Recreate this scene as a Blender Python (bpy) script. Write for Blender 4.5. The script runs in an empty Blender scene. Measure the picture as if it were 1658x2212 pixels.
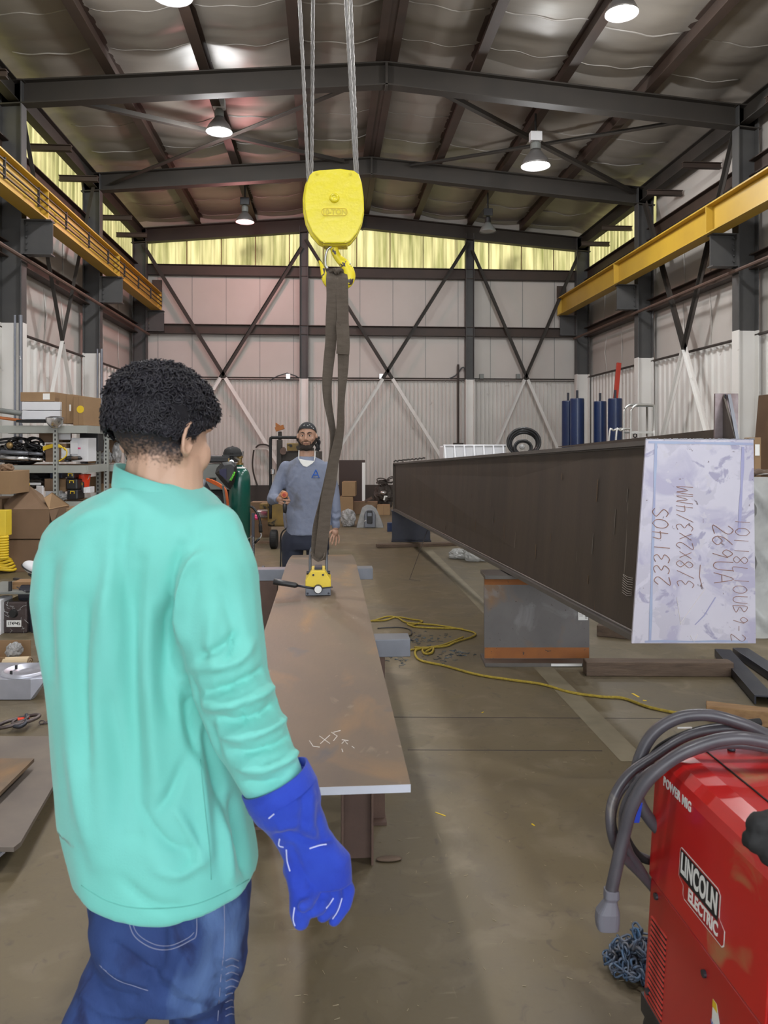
import bpy, bmesh, math, random
from mathutils import Vector, Matrix, noise
from mathutils.bvhtree import BVHTree
random.seed(7)
sc = bpy.context.scene
COL = sc.collection
F = 1680.0; CX = 829.0; HY = 956.0; HC = 1.56
PSI = math.atan(124 / F)
cs, sn = math.cos(PSI), math.sin(PSI)
pi = math.pi

def W(x, y, d):            # a point seen at (x, y), d metres in front of the lens
    u = (x - CX) / F * d
    return Vector((u * cs + d * sn, -u * sn + d * cs, (HY - y) / F * d + HC))
def dep(p):                # camera depth of a world point
    return p[0] * sn + p[1] * cs
def G(x, y, z=0.0):        # a point seen at (x, y) on the level plane z
    return W(x, y, (HC - z) * F / (y - HY))
def HYp(x, y, Y):          # a point seen at (x, y) on the plane Y
    w = W(x, y, 1.0)
    return W(x, y, Y / w.y)
def HXp(x, y, X):
    w = W(x, y, 1.0)
    return W(x, y, X / w.x)
def pix(p):
    d = dep(p); u = p[0] * cs - p[1] * sn
    return (CX + F * u / d, HY - F * (p[2] - HC) / d)
CR = Vector((cs, -sn, 0)); CF = Vector((sn, cs, 0)); UP = Vector((0, 0, 1))

# ------------------------------------------------------------------ materials
MATS = {}
def _nodes(name):
    m = bpy.data.materials.new(name); m.use_nodes = True
    nt = m.node_tree; b = nt.nodes['Principled BSDF']
    return m, nt, b
def mat(name, col, rough=0.6, metal=0.0, var=None, scale=6.0, amt=0.5, bump=0.0, bscale=40.0, stretch=(1, 1, 1), spots=None, spscale=3.0, spthr=0.6, spw=0.06, extra=None, alpha=1.0, trans=0.0, emis=None, estr=0.0, coat=0.0, sheen=0.0):
    if name in MATS: return MATS[name]
    m, nt, b = _nodes(name); N = nt.nodes; L = nt.links
    tc = N.new('ShaderNodeTexCoord'); mp = N.new('ShaderNodeMapping')
    mp.inputs['Scale'].default_value = stretch
    L.new(tc.outputs['Object'], mp.inputs['Vector'])
    c = (*col, 1)
    b.inputs['Base Color'].default_value = c
    out = None
    def mixc(fac, a, bcol, fval=None):
        mx = N.new('ShaderNodeMix'); mx.data_type = 'RGBA'
        if fac is not None: L.new(fac, mx.inputs[0])
        else: mx.inputs[0].default_value = fval
        if a is None: mx.inputs[6].default_value = c
        else: L.new(a, mx.inputs[6])
        mx.inputs[7].default_value = (*bcol, 1)
        return mx.outputs[2]
    def nz(sc_, detail=5, dist=0.0):
        n = N.new('ShaderNodeTexNoise'); n.inputs['Scale'].default_value = sc_
        n.inputs['Detail'].default_value = detail; n.inputs['Distortion'].default_value = dist
        L.new(mp.outputs[0], n.inputs['Vector']); return n.outputs['Fac']
    def ramp(v, lo, hi, top=1.0):
        r = N.new('ShaderNodeMapRange'); r.inputs[1].default_value = lo; r.inputs[2].default_value = hi; r.inputs[4].default_value = top
        L.new(v, r.inputs[0]); return r.outputs[0]
    if var is not None:
        out = mixc(ramp(nz(scale), 0.5 - 0.25, 0.5 + 0.25, amt), None, var)
    if spots is not None:
        for k, (scol, s_, thr, wd) in enumerate(spots):
            out = mixc(ramp(nz(s_, 6, 0.6), thr, thr + wd), out, scol)
    if out is not None: L.new(out, b.inputs['Base Color'])
    b.inputs['Roughness'].default_value = rough; b.inputs['Metallic'].default_value = metal
    if bump:
        bp = N.new('ShaderNodeBump'); bp.inputs['Strength'].default_value = bump; bp.inputs['Distance'].default_value = 0.01
        L.new(nz(bscale, 4), bp.inputs['Height']); L.new(bp.outputs[0], b.inputs['Normal'])
    if alpha < 1: b.inputs['Alpha'].default_value = alpha
    if trans: b.inputs['Transmission Weight'].default_value = trans
    if emis: b.inputs['Emission Color'].default_value = (*emis, 1); b.inputs['Emission Strength'].default_value = estr
    if coat: b.inputs['Coat Weight'].default_value = coat; b.inputs['Coat Roughness'].default_value = 0.15
    if sheen: b.inputs['Sheen Weight'].default_value = sheen
    MATS[name] = m
    return m
def srgb(r, g, b):
    f = lambda v: (v / 255 / 12.92) if v <= 10 else ((v / 255 + 0.055) / 1.055) ** 2.4
    return (f(r), f(g), f(b))

M = {}
M['steel'] = mat('dark_painted_steel', (0.024, 0.021, 0.018), 0.7, 0.0, (0.040, 0.032, 0.026), 2.0, 0.8)
M['steelb'] = mat('brown_primer_steel', (0.032, 0.021, 0.016), 0.6, 0.0, (0.055, 0.032, 0.023), 2.5, 0.8)
M['steelc'] = mat('blue_grey_steel', (0.045, 0.045, 0.047), 0.6, 0.0, (0.075, 0.073, 0.070), 2.0, 0.8)
M['wpaint'] = mat('white_wall_paint', (0.74, 0.73, 0.71), 0.6, 0.0, (0.62, 0.60, 0.57), 1.5, 0.7, spots=[((0.36, 0.33, 0.30), 5.0, 0.68, 0.1)])
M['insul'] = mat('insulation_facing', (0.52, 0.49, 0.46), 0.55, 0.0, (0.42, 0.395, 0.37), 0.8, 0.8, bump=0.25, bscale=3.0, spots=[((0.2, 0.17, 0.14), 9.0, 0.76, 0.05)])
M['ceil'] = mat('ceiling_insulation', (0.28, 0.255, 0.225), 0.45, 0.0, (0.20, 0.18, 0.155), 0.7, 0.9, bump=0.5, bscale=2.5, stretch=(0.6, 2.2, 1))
M['seam'] = mat('seam_tape', (0.34, 0.32, 0.30), 0.4)
M['base'] = mat('dark_base_band', (0.030, 0.026, 0.024), 0.7, 0.0, (0.06, 0.045, 0.035), 2.0, 0.8)
M['yel'] = mat('yellow_crane_paint', (0.52, 0.33, 0.03), 0.45, 0.0, (0.36, 0.22, 0.03), 1.2, 0.7)
M['yel2'] = mat('yellow_enamel', (0.84, 0.72, 0.03), 0.32, 0.0, (0.72, 0.60, 0.02), 5.0, 0.6, bump=0.35, bscale=22, spots=[((0.10, 0.07, 0.02), 30.0, 0.74, 0.02)], coat=0.4)
M['yelh'] = mat('chipped_yellow_enamel', (0.84, 0.70, 0.03), 0.38, 0.0, (0.72, 0.58, 0.02), 9.0, 0.6, bump=0.2, bscale=30, spots=[((0.07, 0.05, 0.05), 30.0, 0.615, 0.02)])
M['yelm'] = mat('worn_yellow_paint', (0.80, 0.60, 0.05), 0.4, 0.0, (0.7, 0.5, 0.04), 9.0, 0.6, spots=[((0.15, 0.09, 0.04), 60.0, 0.70, 0.03)])
M['oldyel'] = mat('greasy_old_yellow', (0.24, 0.15, 0.03), 0.6, 0.0, (0.10, 0.07, 0.03), 5.0, 1.0, spots=[((0.02, 0.016, 0.012), 9.0, 0.58, 0.06)])
M['plate'] = mat('rusty_mill_plate', (0.185, 0.128, 0.078), 0.5, 0.15, (0.12, 0.088, 0.064), 2.2, 1.0, stretch=(1.6, 0.8, 1), bump=0.05, spots=[((0.27, 0.155, 0.065), 2.6, 0.56, 0.2), ((0.09, 0.085, 0.09), 4.0, 0.64, 0.12), ((0.25, 0.20, 0.14), 14.0, 0.66, 0.1)])
M['platee'] = mat('bright_cut_edge', (0.55, 0.57, 0.66), 0.45, 0.3, (0.45, 0.46, 0.52), 8.0, 0.6)
M['rust'] = mat('rusty_beam', (0.125, 0.075, 0.055), 0.7, 0.1, (0.085, 0.052, 0.042), 9.0, 1.0, bump=0.1, bscale=90)
M['galv'] = mat('galvanised_steel', (0.20, 0.21, 0.24), 0.4, 0.5, (0.14, 0.15, 0.175), 9.0, 0.8, spots=[((0.7, 0.66, 0.62), 7.0, 0.67, 0.02)])
M['girder'] = mat('mill_scale_girder', (0.040, 0.032, 0.026), 0.48, 0.3, (0.078, 0.058, 0.042), 1.8, 1.0, stretch=(3.5, 3.5, 0.35), bump=0.05, spots=[((0.17, 0.09, 0.035), 4.5, 0.69, 0.08), ((0.15, 0.13, 0.11), 5.5, 0.72, 0.04)])
M['girdf'] = mat('girder_flange', (0.10, 0.092, 0.088), 0.45, 0.4, (0.15, 0.135, 0.12), 6.0, 0.9)
M['endp'] = mat('lavender_end_plate', (0.45, 0.43, 0.51), 0.45, 0.2, (0.52, 0.50, 0.57), 5.0, 0.9, spots=[((0.36, 0.34, 0.45), 5.5, 0.50, 0.10), ((0.42, 0.40, 0.475), 8.5, 0.56, 0.03), ((0.30, 0.285, 0.39), 13.0, 0.60, 0.05), ((0.46, 0.44, 0.50), 20.0, 0.62, 0.05), ((0.17, 0.14, 0.16), 34.0, 0.70, 0.03)])
M['weld'] = mat('weld_bead_blue', (0.30, 0.37, 0.50), 0.45, 0.2, (0.27, 0.27, 0.42), 9.0, 0.8)
M['chalk'] = mat('brown_marker', (0.20, 0.09, 0.06), 0.8, 0.0, (0.4, 0.26, 0.22), 30.0, 0.8)
M['wchalk'] = mat('white_chalk', (0.75, 0.70, 0.66), 0.9)
M['wood'] = mat('weathered_timber', (0.14, 0.095, 0.065), 0.8, 0.0, (0.075, 0.05, 0.035), 7.0, 1.0, stretch=(0.6, 5, 5), bump=0.4, bscale=18)
M['woodl'] = mat('pine_timber', (0.32, 0.19, 0.085), 0.8, 0.0, (0.20, 0.11, 0.05), 7.0, 1.0, stretch=(0.6, 5, 5), bump=0.2, bscale=18)
M['card'] = mat('cardboard', (0.30, 0.19, 0.10), 0.85, 0.0, (0.24, 0.15, 0.08), 4.0, 0.8)
M['cardd'] = mat('brown_cardboard', (0.20, 0.125, 0.075), 0.85, 0.0, (0.16, 0.10, 0.06), 4.0, 0.8)
M['white'] = mat('white_card', (0.72, 0.73, 0.76), 0.6, 0.0, (0.62, 0.62, 0.66), 4.0, 0.6)
M['black'] = mat('black_plastic', (0.012, 0.012, 0.014), 0.4, 0.0, (0.03, 0.03, 0.032), 9.0, 0.6)
M['blackm'] = mat('matt_black', (0.010, 0.010, 0.011), 0.75)
M['rubber'] = mat('grey_rubber_cable', (0.058, 0.055, 0.066), 0.36, 0.0, (0.10, 0.092, 0.105), 14.0, 0.8, spots=[((0.2, 0.17, 0.15), 12.0, 0.68, 0.08)])
M['plug'] = mat('grey_plug', (0.15, 0.15, 0.18), 0.6)
M['red'] = mat('red_enamel', (0.44, 0.008, 0.008), 0.28, 0.0, (0.36, 0.006, 0.008), 3.0, 0.7, coat=0.5)
M['redt'] = mat('scuffed_red_enamel', (0.55, 0.014, 0.012), 0.32, 0.0, (0.45, 0.01, 0.01), 3.0, 0.7, coat=0.4, spots=[((0.42, 0.16, 0.07), 7.0, 0.60, 0.12)])
M['blue'] = mat('blue_roller_paint', (0.006, 0.017, 0.062), 0.3, 0.0, (0.009, 0.024, 0.085), 3.0, 0.6)
M['redbar'] = mat('red_bar_paint', (0.36, 0.03, 0.015), 0.5, 0.0, (0.3, 0.025, 0.012), 3.0, 0.6)
M['alu'] = mat('aluminium', (0.62, 0.62, 0.60), 0.35, 0.7, (0.5, 0.5, 0.48), 5.0, 0.6)
M['green'] = mat('green_cylinder_paint', (0.006, 0.095, 0.07), 0.28, 0.0, (0.005, 0.075, 0.055), 5.0, 0.6, coat=0.5, spots=[((0.02, 0.02, 0.02), 22.0, 0.74, 0.02)])
M['grey'] = mat('grey_machine_paint', (0.19, 0.20, 0.19), 0.5, 0.0, (0.14, 0.15, 0.145), 4.0, 0.7)
M['shelf'] = mat('pale_green_shelf_paint', (0.36, 0.375, 0.35), 0.45, 0.0, (0.29, 0.30, 0.28), 4.0, 0.7)
M['silver'] = mat('polished_silver', (0.72, 0.72, 0.74), 0.18, 0.9)
M['orange'] = mat('orange_hose', (0.62, 0.12, 0.02), 0.5)
M['oring'] = mat('orange_grip', (0.50, 0.16, 0.05), 0.45)
M['bucket'] = mat('red_bucket', (0.75, 0.05, 0.012), 0.4)
M['ycord'] = mat('yellow_cord', (0.72, 0.50, 0.02), 0.45)
M['yrope'] = mat('braided_yellow_rope', (0.42, 0.31, 0.03), 0.8, 0.0, (0.22, 0.15, 0.02), 60.0, 1.0, bump=0.5, bscale=160)
M['webb'] = mat('brown_webbing', (0.085, 0.066, 0.05), 0.9, 0.0, (0.125, 0.10, 0.078), 18.0, 0.9, bump=0.5, bscale=220, stretch=(1, 1, 4))
M['wire'] = mat('steel_wire_rope', (0.20, 0.19, 0.18), 0.45, 0.6, (0.30, 0.29, 0.28), 60.0, 0.8)
M['plastic'] = mat('clear_poly_sheet', (0.66, 0.67, 0.66), 0.22, 0.0, (0.45, 0.47, 0.47), 5.0, 0.8, bump=0.9, bscale=7, alpha=0.62)
M['plasticd'] = mat('wrapped_poly', (0.42, 0.42, 0.42), 0.22, 0.0, (0.25, 0.26, 0.27), 9.0, 0.8, bump=0.9, bscale=16, alpha=0.75)
M['chain'] = mat('chain_steel', (0.16, 0.13, 0.12), 0.4, 0.6, (0.07, 0.055, 0.06), 20.0, 1.0)
M['bchain'] = mat('blue_chain_steel', (0.02, 0.09, 0.20), 0.4, 0.3, (0.16, 0.15, 0.15), 25.0, 1.0)
M['cast'] = mat('cast_aluminium', (0.50, 0.51, 0.58), 0.38, 0.6, (0.35, 0.36, 0.42), 8.0, 0.8, spots=[((0.05, 0.05, 0.06), 9.0, 0.66, 0.08)])
M['skin'] = mat('skin', (0.55, 0.35, 0.25), 0.5, 0.0, (0.50, 0.29, 0.20), 12.0, 0.6, bump=0.06, bscale=120)
M['skin2'] = mat('tanned_skin', (0.42, 0.245, 0.17), 0.5, 0.0, (0.36, 0.20, 0.13), 16.0, 0.6)
M['hair'] = mat('black_hair', (0.005, 0.0045, 0.008), 0.5, 0.0, (0.014, 0.012, 0.02), 40.0, 0.9)
M['beard'] = mat('black_beard', (0.012, 0.008, 0.006), 0.8, 0.0, (0.03, 0.02, 0.015), 60.0, 0.8)
M['jacket'] = mat('mint_green_cotton', (0.150, 0.55, 0.475), 0.8, 0.0, (0.175, 0.58, 0.53), 5.0, 0.8, bump=0.06, bscale=300, sheen=0.2)
M['jstitch'] = mat('mint_stitching', (0.12, 0.44, 0.38), 0.8)
M['glove'] = mat('blue_suede', (0.010, 0.032, 0.36), 0.9, 0.0, (0.020, 0.065, 0.50), 11.0, 1.0, bump=0.25, bscale=60, sheen=0.15)
M['piping'] = mat('pale_glove_piping', (0.55, 0.60, 0.85), 0.7)
M['denim'] = mat('blue_denim', (0.012, 0.030, 0.125), 0.85, 0.0, (0.024, 0.060, 0.20), 9.0, 1.0, stretch=(1, 1, 0.5), bump=0.15, bscale=200, spots=[((0.12, 0.21, 0.42), 6.0, 0.53, 0.28), ((0.006, 0.014, 0.07), 14.0, 0.55, 0.12)])
M['dstitch'] = mat('denim_stitching', (0.20, 0.22, 0.34), 0.8)
M['shirt'] = mat('stained_grey_shirt', (0.16, 0.185, 0.26), 0.9, 0.0, (0.19, 0.21, 0.28), 30.0, 0.8, bump=0.15, bscale=60, spots=[((0.10, 0.095, 0.10), 6.0, 0.60, 0.2)])
M['navy'] = mat('navy_work_trousers', (0.018, 0.022, 0.038), 0.9, 0.0, (0.026, 0.03, 0.05), 9.0, 0.8)
M['logo'] = mat('blue_logo_print', (0.01, 0.09, 0.42), 0.7)
M['bandana'] = mat('black_bandana', (0.006, 0.007, 0.010), 0.8, 0.0, (0.012, 0.013, 0.016), 20.0, 0.6, spots=[((0.35, 0.4, 0.42), 46.0, 0.665, 0.02)])
M['label'] = mat('white_label', (0.78, 0.78, 0.76), 0.6)
M['ink'] = mat('black_ink', (0.01, 0.01, 0.01), 0.6)
M['brownb'] = mat('brown_board', (0.035, 0.016, 0.011), 0.5)
M['ply'] = mat('rusty_sheet', (0.115, 0.068, 0.035), 0.6, 0.2, (0.08, 0.046, 0.024), 3.0, 0.9)
M['boot'] = mat('brown_boot_leather', (0.07, 0.04, 0.02), 0.6, 0.0, (0.05, 0.03, 0.015), 9.0, 0.8)
M['stub'] = mat('blue_grey_web_steel', (0.155, 0.145, 0.14), 0.42, 0.3, (0.11, 0.10, 0.10), 4.0, 0.9, spots=[((0.24, 0.13, 0.05), 3.2, 0.56, 0.2), ((0.24, 0.235, 0.24), 4.2, 0.58, 0.15), ((0.07, 0.055, 0.05), 40.0, 0.68, 0.03)])
M['orust'] = mat('orange_rust', (0.36, 0.13, 0.03), 0.7, 0.1, (0.25, 0.09, 0.03), 8.0, 0.9, spots=[((0.08, 0.05, 0.04), 30.0, 0.66, 0.03)])
M['dsteel'] = mat('dark_blue_steel', (0.030, 0.033, 0.048), 0.4, 0.5, (0.055, 0.055, 0.065), 6.0, 0.9)
M['pink'] = mat('pink_cloth', (0.7, 0.08, 0.22), 0.7)
M['eyew'] = mat('eye_white', (0.55, 0.5, 0.47), 0.3)

def floor_mat():
    m, nt, b = _nodes('worn_concrete'); N = nt.nodes; L = nt.links
    tc = N.new('ShaderNodeTexCoord')
    def nz(s, d=6, dist=0.3, st=(1, 1, 1)):
        mp = N.new('ShaderNodeMapping'); mp.inputs['Scale'].default_value = st
        L.new(tc.outputs['Object'], mp.inputs['Vector'])
        n = N.new('ShaderNodeTexNoise'); n.inputs['Scale'].default_value = s; n.inputs['Detail'].default_value = d; n.inputs['Distortion'].default_value = dist
        L.new(mp.outputs[0], n.inputs['Vector']); return n.outputs['Fac']
    def rng(v, lo, hi, top=1.0):
        r = N.new('ShaderNodeMapRange'); r.inputs[1].default_value = lo; r.inputs[2].default_value = hi; r.inputs[4].default_value = top
        L.new(v, r.inputs[0]); return r.outputs[0]
    def mix(f, a, c):
        x = N.new('ShaderNodeMix'); x.data_type = 'RGBA'; L.new(f, x.inputs[0])
        if isinstance(a, tuple): x.inputs[6].default_value = (*a, 1)
        else: L.new(a, x.inputs[6])
        x.inputs[7].default_value = (*c, 1); return x.outputs[2]
    o = mix(rng(nz(0.45), 0.35, 0.65), (0.142, 0.112, 0.064), (0.108, 0.083, 0.042))
    o = mix(rng(nz(1.6, 8, 0.8), 0.45, 0.75), o, (0.098, 0.080, 0.054))
    o = mix(rng(nz(5.0, 8, 0.8), 0.52, 0.8, 0.7), o, (0.21, 0.172, 0.118))
    o = mix(rng(nz(16.0, 8, 1.2), 0.60, 0.72, 0.6), o, (0.066, 0.052, 0.036))
    o = mix(rng(nz(30.0, 4, 0.2, (0.15, 1.0, 1)), 0.70, 0.76, 0.5), o, (0.30, 0.25, 0.18))
    o = mix(rng(nz(26.0, 4, 0.2, (1.0, 0.13, 1)), 0.71, 0.77, 0.5), o, (0.28, 0.22, 0.15))
    o = mix(rng(nz(3.0, 3, 0.2), 0.68, 0.74, 0.4), o, (0.17, 0.135, 0.055))
    L.new(o, b.inputs['Base Color'])
    b.inputs['Roughness'].default_value = 0.52
    L.new(rng(nz(2.2, 5), 0.3, 0.8), b.inputs['Roughness']) if False else None
    bp = N.new('ShaderNodeBump'); bp.inputs['Strength'].default_value = 0.12; bp.inputs['Distance'].default_value = 0.01
    L.new(nz(22.0, 6), bp.inputs['Height']); L.new(bp.outputs[0], b.inputs['Normal'])
    return m
M['floor'] = floor_mat()

def panel_mat():
    m = bpy.data.materials.new('yellow_fibreglass'); m.use_nodes = True
    nt = m.node_tree; N = nt.nodes; L = nt.links
    N.clear(); out = N.new('ShaderNodeOutputMaterial')
    tc = N.new('ShaderNodeTexCoord'); mp = N.new('ShaderNodeMapping'); mp.inputs['Scale'].default_value = (3, 3, 0.25)
    L.new(tc.outputs['Object'], mp.inputs['Vector'])
    n = N.new('ShaderNodeTexNoise'); n.inputs['Scale'].default_value = 2.2; n.inputs['Detail'].default_value = 6
    L.new(mp.outputs[0], n.inputs['Vector'])
    r = N.new('ShaderNodeMapRange'); r.inputs[1].default_value = 0.35; r.inputs[2].default_value = 0.7; L.new(n.outputs['Fac'], r.inputs[0])
    x = N.new('ShaderNodeMix'); x.data_type = 'RGBA'; L.new(r.outputs[0], x.inputs[0])
    x.inputs[6].default_value = (0.38, 0.33, 0.155, 1); x.inputs[7].default_value = (0.12, 0.118, 0.036, 1)
    t = N.new('ShaderNodeBsdfTranslucent'); d = N.new('ShaderNodeBsdfDiffuse'); L.new(x.outputs[2], t.inputs[0]); L.new(x.outputs[2], d.inputs[0])
    ms = N.new('ShaderNodeMixShader'); ms.inputs[0].default_value = 0.35
    L.new(t.outputs[0], ms.inputs[1]); L.new(d.outputs[0], ms.inputs[2]); L.new(ms.outputs[0], out.inputs[0])
    return m
M['panel'] = panel_mat()

# ------------------------------------------------------------------ mesh helpers
class MB:
    def __init__(s): s.v = []; s.f = []; s.mi = []
    def add(s, vs, fs, mi=0):
        o = len(s.v); s.v += [tuple(p) for p in vs]; s.f += [tuple(i + o for i in f) for f in fs]; s.mi += [mi] * len(fs); return s
    def hexa(s, p, mi=0):   # p: 8 pts bottom 0-3 ccw, top 4-7
        return s.add(p, [(3, 2, 1, 0), (4, 5, 6, 7), (0, 1, 5, 4), (1, 2, 6, 5), (2, 3, 7, 6), (3, 0, 4, 7)], mi)
    def box(s, x0, x1, y0, y1, z0, z1, mi=0):
        return s.hexa([(x0, y0, z0), (x1, y0, z0), (x1, y1, z0), (x0, y1, z0), (x0, y0, z1), (x1, y0, z1), (x1, y1, z1), (x0, y1, z1)], mi)
    def obox(s, c, ax, ay, az, mi=0):   # centre and three half-vectors
        c = Vector(c); ax = Vector(ax); ay = Vector(ay); az = Vector(az)
        P = [c - ax - ay - az, c + ax - ay - az, c + ax + ay - az, c - ax + ay - az, c - ax - ay + az, c + ax - ay + az, c + ax + ay + az, c - ax + ay + az]
        return s.hexa(P, mi)
    def bar(s, a, b, w, h, up=(0, 0, 1), mi=0):
        a = Vector(a); b = Vector(b); d = (b - a).normalized(); u = Vector(up)
        sd = d.cross(u)
        if sd.length < 1e-4: sd = d.cross(Vector((0, 1, 0)))
        sd.normalize(); u = sd.cross(d).normalized()
        return s.obox((a + b) / 2, sd * w / 2, (b - a) / 2, u * h / 2, mi)
    def ibeam(s, a, b, w, h, tf, tw, up=(0, 0, 1), mi=0):
        a = Vector(a); b = Vector(b); d = (b - a).normalized(); u = Vector(up)
        sd = d.cross(u).normalized(); u = sd.cross(d).normalized()
        s.bar(a + u * (h - tf) / 2, b + u * (h - tf) / 2, w, tf, u, mi)
        s.bar(a - u * (h - tf) / 2, b - u * (h - tf) / 2, w, tf, u, mi)
        return s.bar(a, b, tw, h - 2 * tf, u, mi)
    def tube(s, pts, r, n=8, closed=False, caps=True, mi=0, flat=1.0):
        pts = [Vector(p) for p in pts]; m = len(pts)
        rs = r if isinstance(r, (list, tuple)) else [r] * m
        o = len(s.v); prev = None
        for i, p in enumerate(pts):
            if closed: t = pts[(i + 1) % m] - pts[i - 1]
            else: t = pts[min(i + 1, m - 1)] - pts[max(i - 1, 0)]
            if t.length < 1e-9: t = Vector((0, 0, 1))
            t.normalize()
            if prev is None:
                a = Vector((0, 0, 1)) if abs(t.z) < 0.9 else Vector((1, 0, 0))
                nrm = (a - t * a.dot(t)).normalized()
            else:
                nrm = prev - t * prev.dot(t)
                nrm = nrm.normalized() if nrm.length > 1e-6 else prev
            prev = nrm; bn = t.cross(nrm)
            for k in range(n):
                an = 2 * pi * k / n
                s.v.append(tuple(p + (nrm * math.cos(an) + bn * math.sin(an) * flat) * rs[i]))
        for i in range(m if closed else m - 1):
            j = (i + 1) % m
            for k in range(n):
                l = (k + 1) % n
                s.f.append((o + i * n + k, o + i * n + l, o + j * n + l, o + j * n + k)); s.mi.append(mi)
        if caps and not closed:
            s.f.append(tuple(o + k for k in range(n))[::-1]); s.mi.append(mi)
            s.f.append(tuple(o + (m - 1) * n + k for k in range(n))); s.mi.append(mi)
        return s
    def cyl(s, a, b, r0, r1=None, n=24, mi=0): return s.tube([a, b], [r0, r0 if r1 is None else r1], n, mi=mi)
    def lathe(s, o, prof, axis=(0, 0, 1), n=28, mi=0):
        ax = Vector(axis).normalized(); o = Vector(o)
        a = Vector((1, 0, 0)) if abs(ax.x) < 0.9 else Vector((0, 1, 0))
        u = (a - ax * a.dot(ax)).normalized(); v = ax.cross(u); b = len(s.v)
        for (r, h) in prof:
            for k in range(n):
                an = 2 * pi * k / n
                s.v.append(tuple(o + ax * h + (u * math.cos(an) + v * math.sin(an)) * max(r, 1e-5)))
        for i in range(len(prof) - 1):
            for k in range(n):
                l = (k + 1) % n
                s.f.append((b + i * n + k, b + i * n + l, b + (i + 1) * n + l, b + (i + 1) * n + k)); s.mi.append(mi)
        return s
    def sph(s, c, r, n=16, m=10, R=None, mi=0):
        c = Vector(c); r = Vector((r, r, r)) if not hasattr(r, '__len__') else Vector(r); o = len(s.v)
        for i in range(m + 1):
            th = pi * i / m
            for k in range(n):
                ph = 2 * pi * k / n
                p = Vector((r.x * math.sin(th) * math.cos(ph), r.y * math.sin(th) * math.sin(ph), r.z * math.cos(th)))
                if R is not None: p = R @ p
                s.v.append(tuple(c + p))
        for i in range(m):
            for k in range(n):
                l = (k + 1) % n
                s.f.append((o + i * n + k, o + (i + 1) * n + k, o + (i + 1) * n + l, o + i * n + l)); s.mi.append(mi)
        return s
    def prism(s, poly, vec, mi=0):   # planar polygon (3-D points) pushed along vec
        n = len(poly); vec = Vector(vec); P = [Vector(p) for p in poly]
        vs = P + [p + vec for p in P]
        fs = [tuple(range(n))[::-1], tuple(range(n, 2 * n))] + [(i, (i + 1) % n, n + (i + 1) % n, n + i) for i in range(n)]
        return s.add(vs, fs, mi)
    def rings(s, rs, cap=True, mi=0):
        n = len(rs[0]); o = len(s.v)
        for r in rs: s.v += [tuple(p) for p in r]
        for i in range(len(rs) - 1):
            for k in range(n):
                l = (k + 1) % n
                s.f.append((o + i * n + k, o + i * n + l, o + (i + 1) * n + l, o + (i + 1) * n + k)); s.mi.append(mi)
        if cap:
            s.f.append(tuple(o + k for k in range(n))[::-1]); s.mi.append(mi)
            s.f.append(tuple(o + (len(rs) - 1) * n + k for k in range(n))); s.mi.append(mi)
        return s
    def grid(s, fn, nu, nv, mi=0):
        vs = [fn(i / nu, j / nv) for j in range(nv + 1) for i in range(nu + 1)]
        fs = [(j * (nu + 1) + i, j * (nu + 1) + i + 1, (j + 1) * (nu + 1) + i + 1, (j + 1) * (nu + 1) + i) for j in range(nv) for i in range(nu)]
        return s.add(vs, fs, mi)
    def mesh(s, name):
        me = bpy.data.meshes.new(name); me.from_pydata(s.v, [], s.f); me.update(); return me
    def build(s, name, m, parent=None, smooth=False, bevel=0.0, label=None, fix=True, bsegs=2):
        me = s.mesh(name)
        bm = bmesh.new(); bm.from_mesh(me)
        if fix:
            bmesh.ops.remove_doubles(bm, verts=bm.verts, dist=1e-6)
            bmesh.ops.recalc_face_normals(bm, faces=bm.faces)
        bm.to_mesh(me); bm.free()
        return link(name, me, m, parent, smooth, bevel, label, bsegs)
def link(name, me, m, parent=None, smooth=False, bevel=0.0, label=None, bsegs=2):
    if isinstance(m, (list, tuple)):
        for k in m: me.materials.append(k)
    else: me.materials.append(m)
    o = bpy.data.objects.new(name, me); COL.objects.link(o)
    if smooth: me.polygons.foreach_set('use_smooth', [True] * len(me.polygons))
    if bevel:
        md = o.modifiers.new('bevel', 'BEVEL'); md.width = bevel; md.segments = bsegs; md.limit_method = 'ANGLE'; md.angle_limit = math.radians(40)
    attach(o, parent)
    if label: o['label'] = label
    return o
def attach(o, parent):
    if parent is not None:
        o.parent = parent
        if parent.type == 'EMPTY' and not parent.name in LOCALS:
            o.matrix_parent_inverse = Matrix.Translation(-Vector(parent.location))
LOCALS = set()
def tag(o, label, cat, group=None, kind=None):
    o['label'] = label
    if cat: o['category'] = cat
    if group: o['group'] = group
    if kind: o['kind'] = kind
    return o
def thing(name, label, cat, loc=(0, 0, 0), group=None, local=False, rz=0.0):
    e = bpy.data.objects.new(name, None); COL.objects.link(e); e.empty_display_size = 0.1
    e.location = loc; e.rotation_euler = (0, 0, rz)
    if local: LOCALS.add(e.name)
    return tag(e, label, cat, group)
def struct(o, label):
    o['label'] = label; o['kind'] = 'structure'; return o
def dup(root, loc, rz=0.0, label=None, group=None, scale=None):
    r = root.copy(); COL.objects.link(r); r.location = loc; r.rotation_euler = (0, 0, rz)
    if scale: r.scale = scale
    if label: r['label'] = label
    if group: r['group'] = group
    for ch in list(root.children):
        c = ch.copy(); COL.objects.link(c); c.parent = r
        for g in ch.children:
            d = g.copy(); COL.objects.link(d); d.parent = c
    return r
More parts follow.
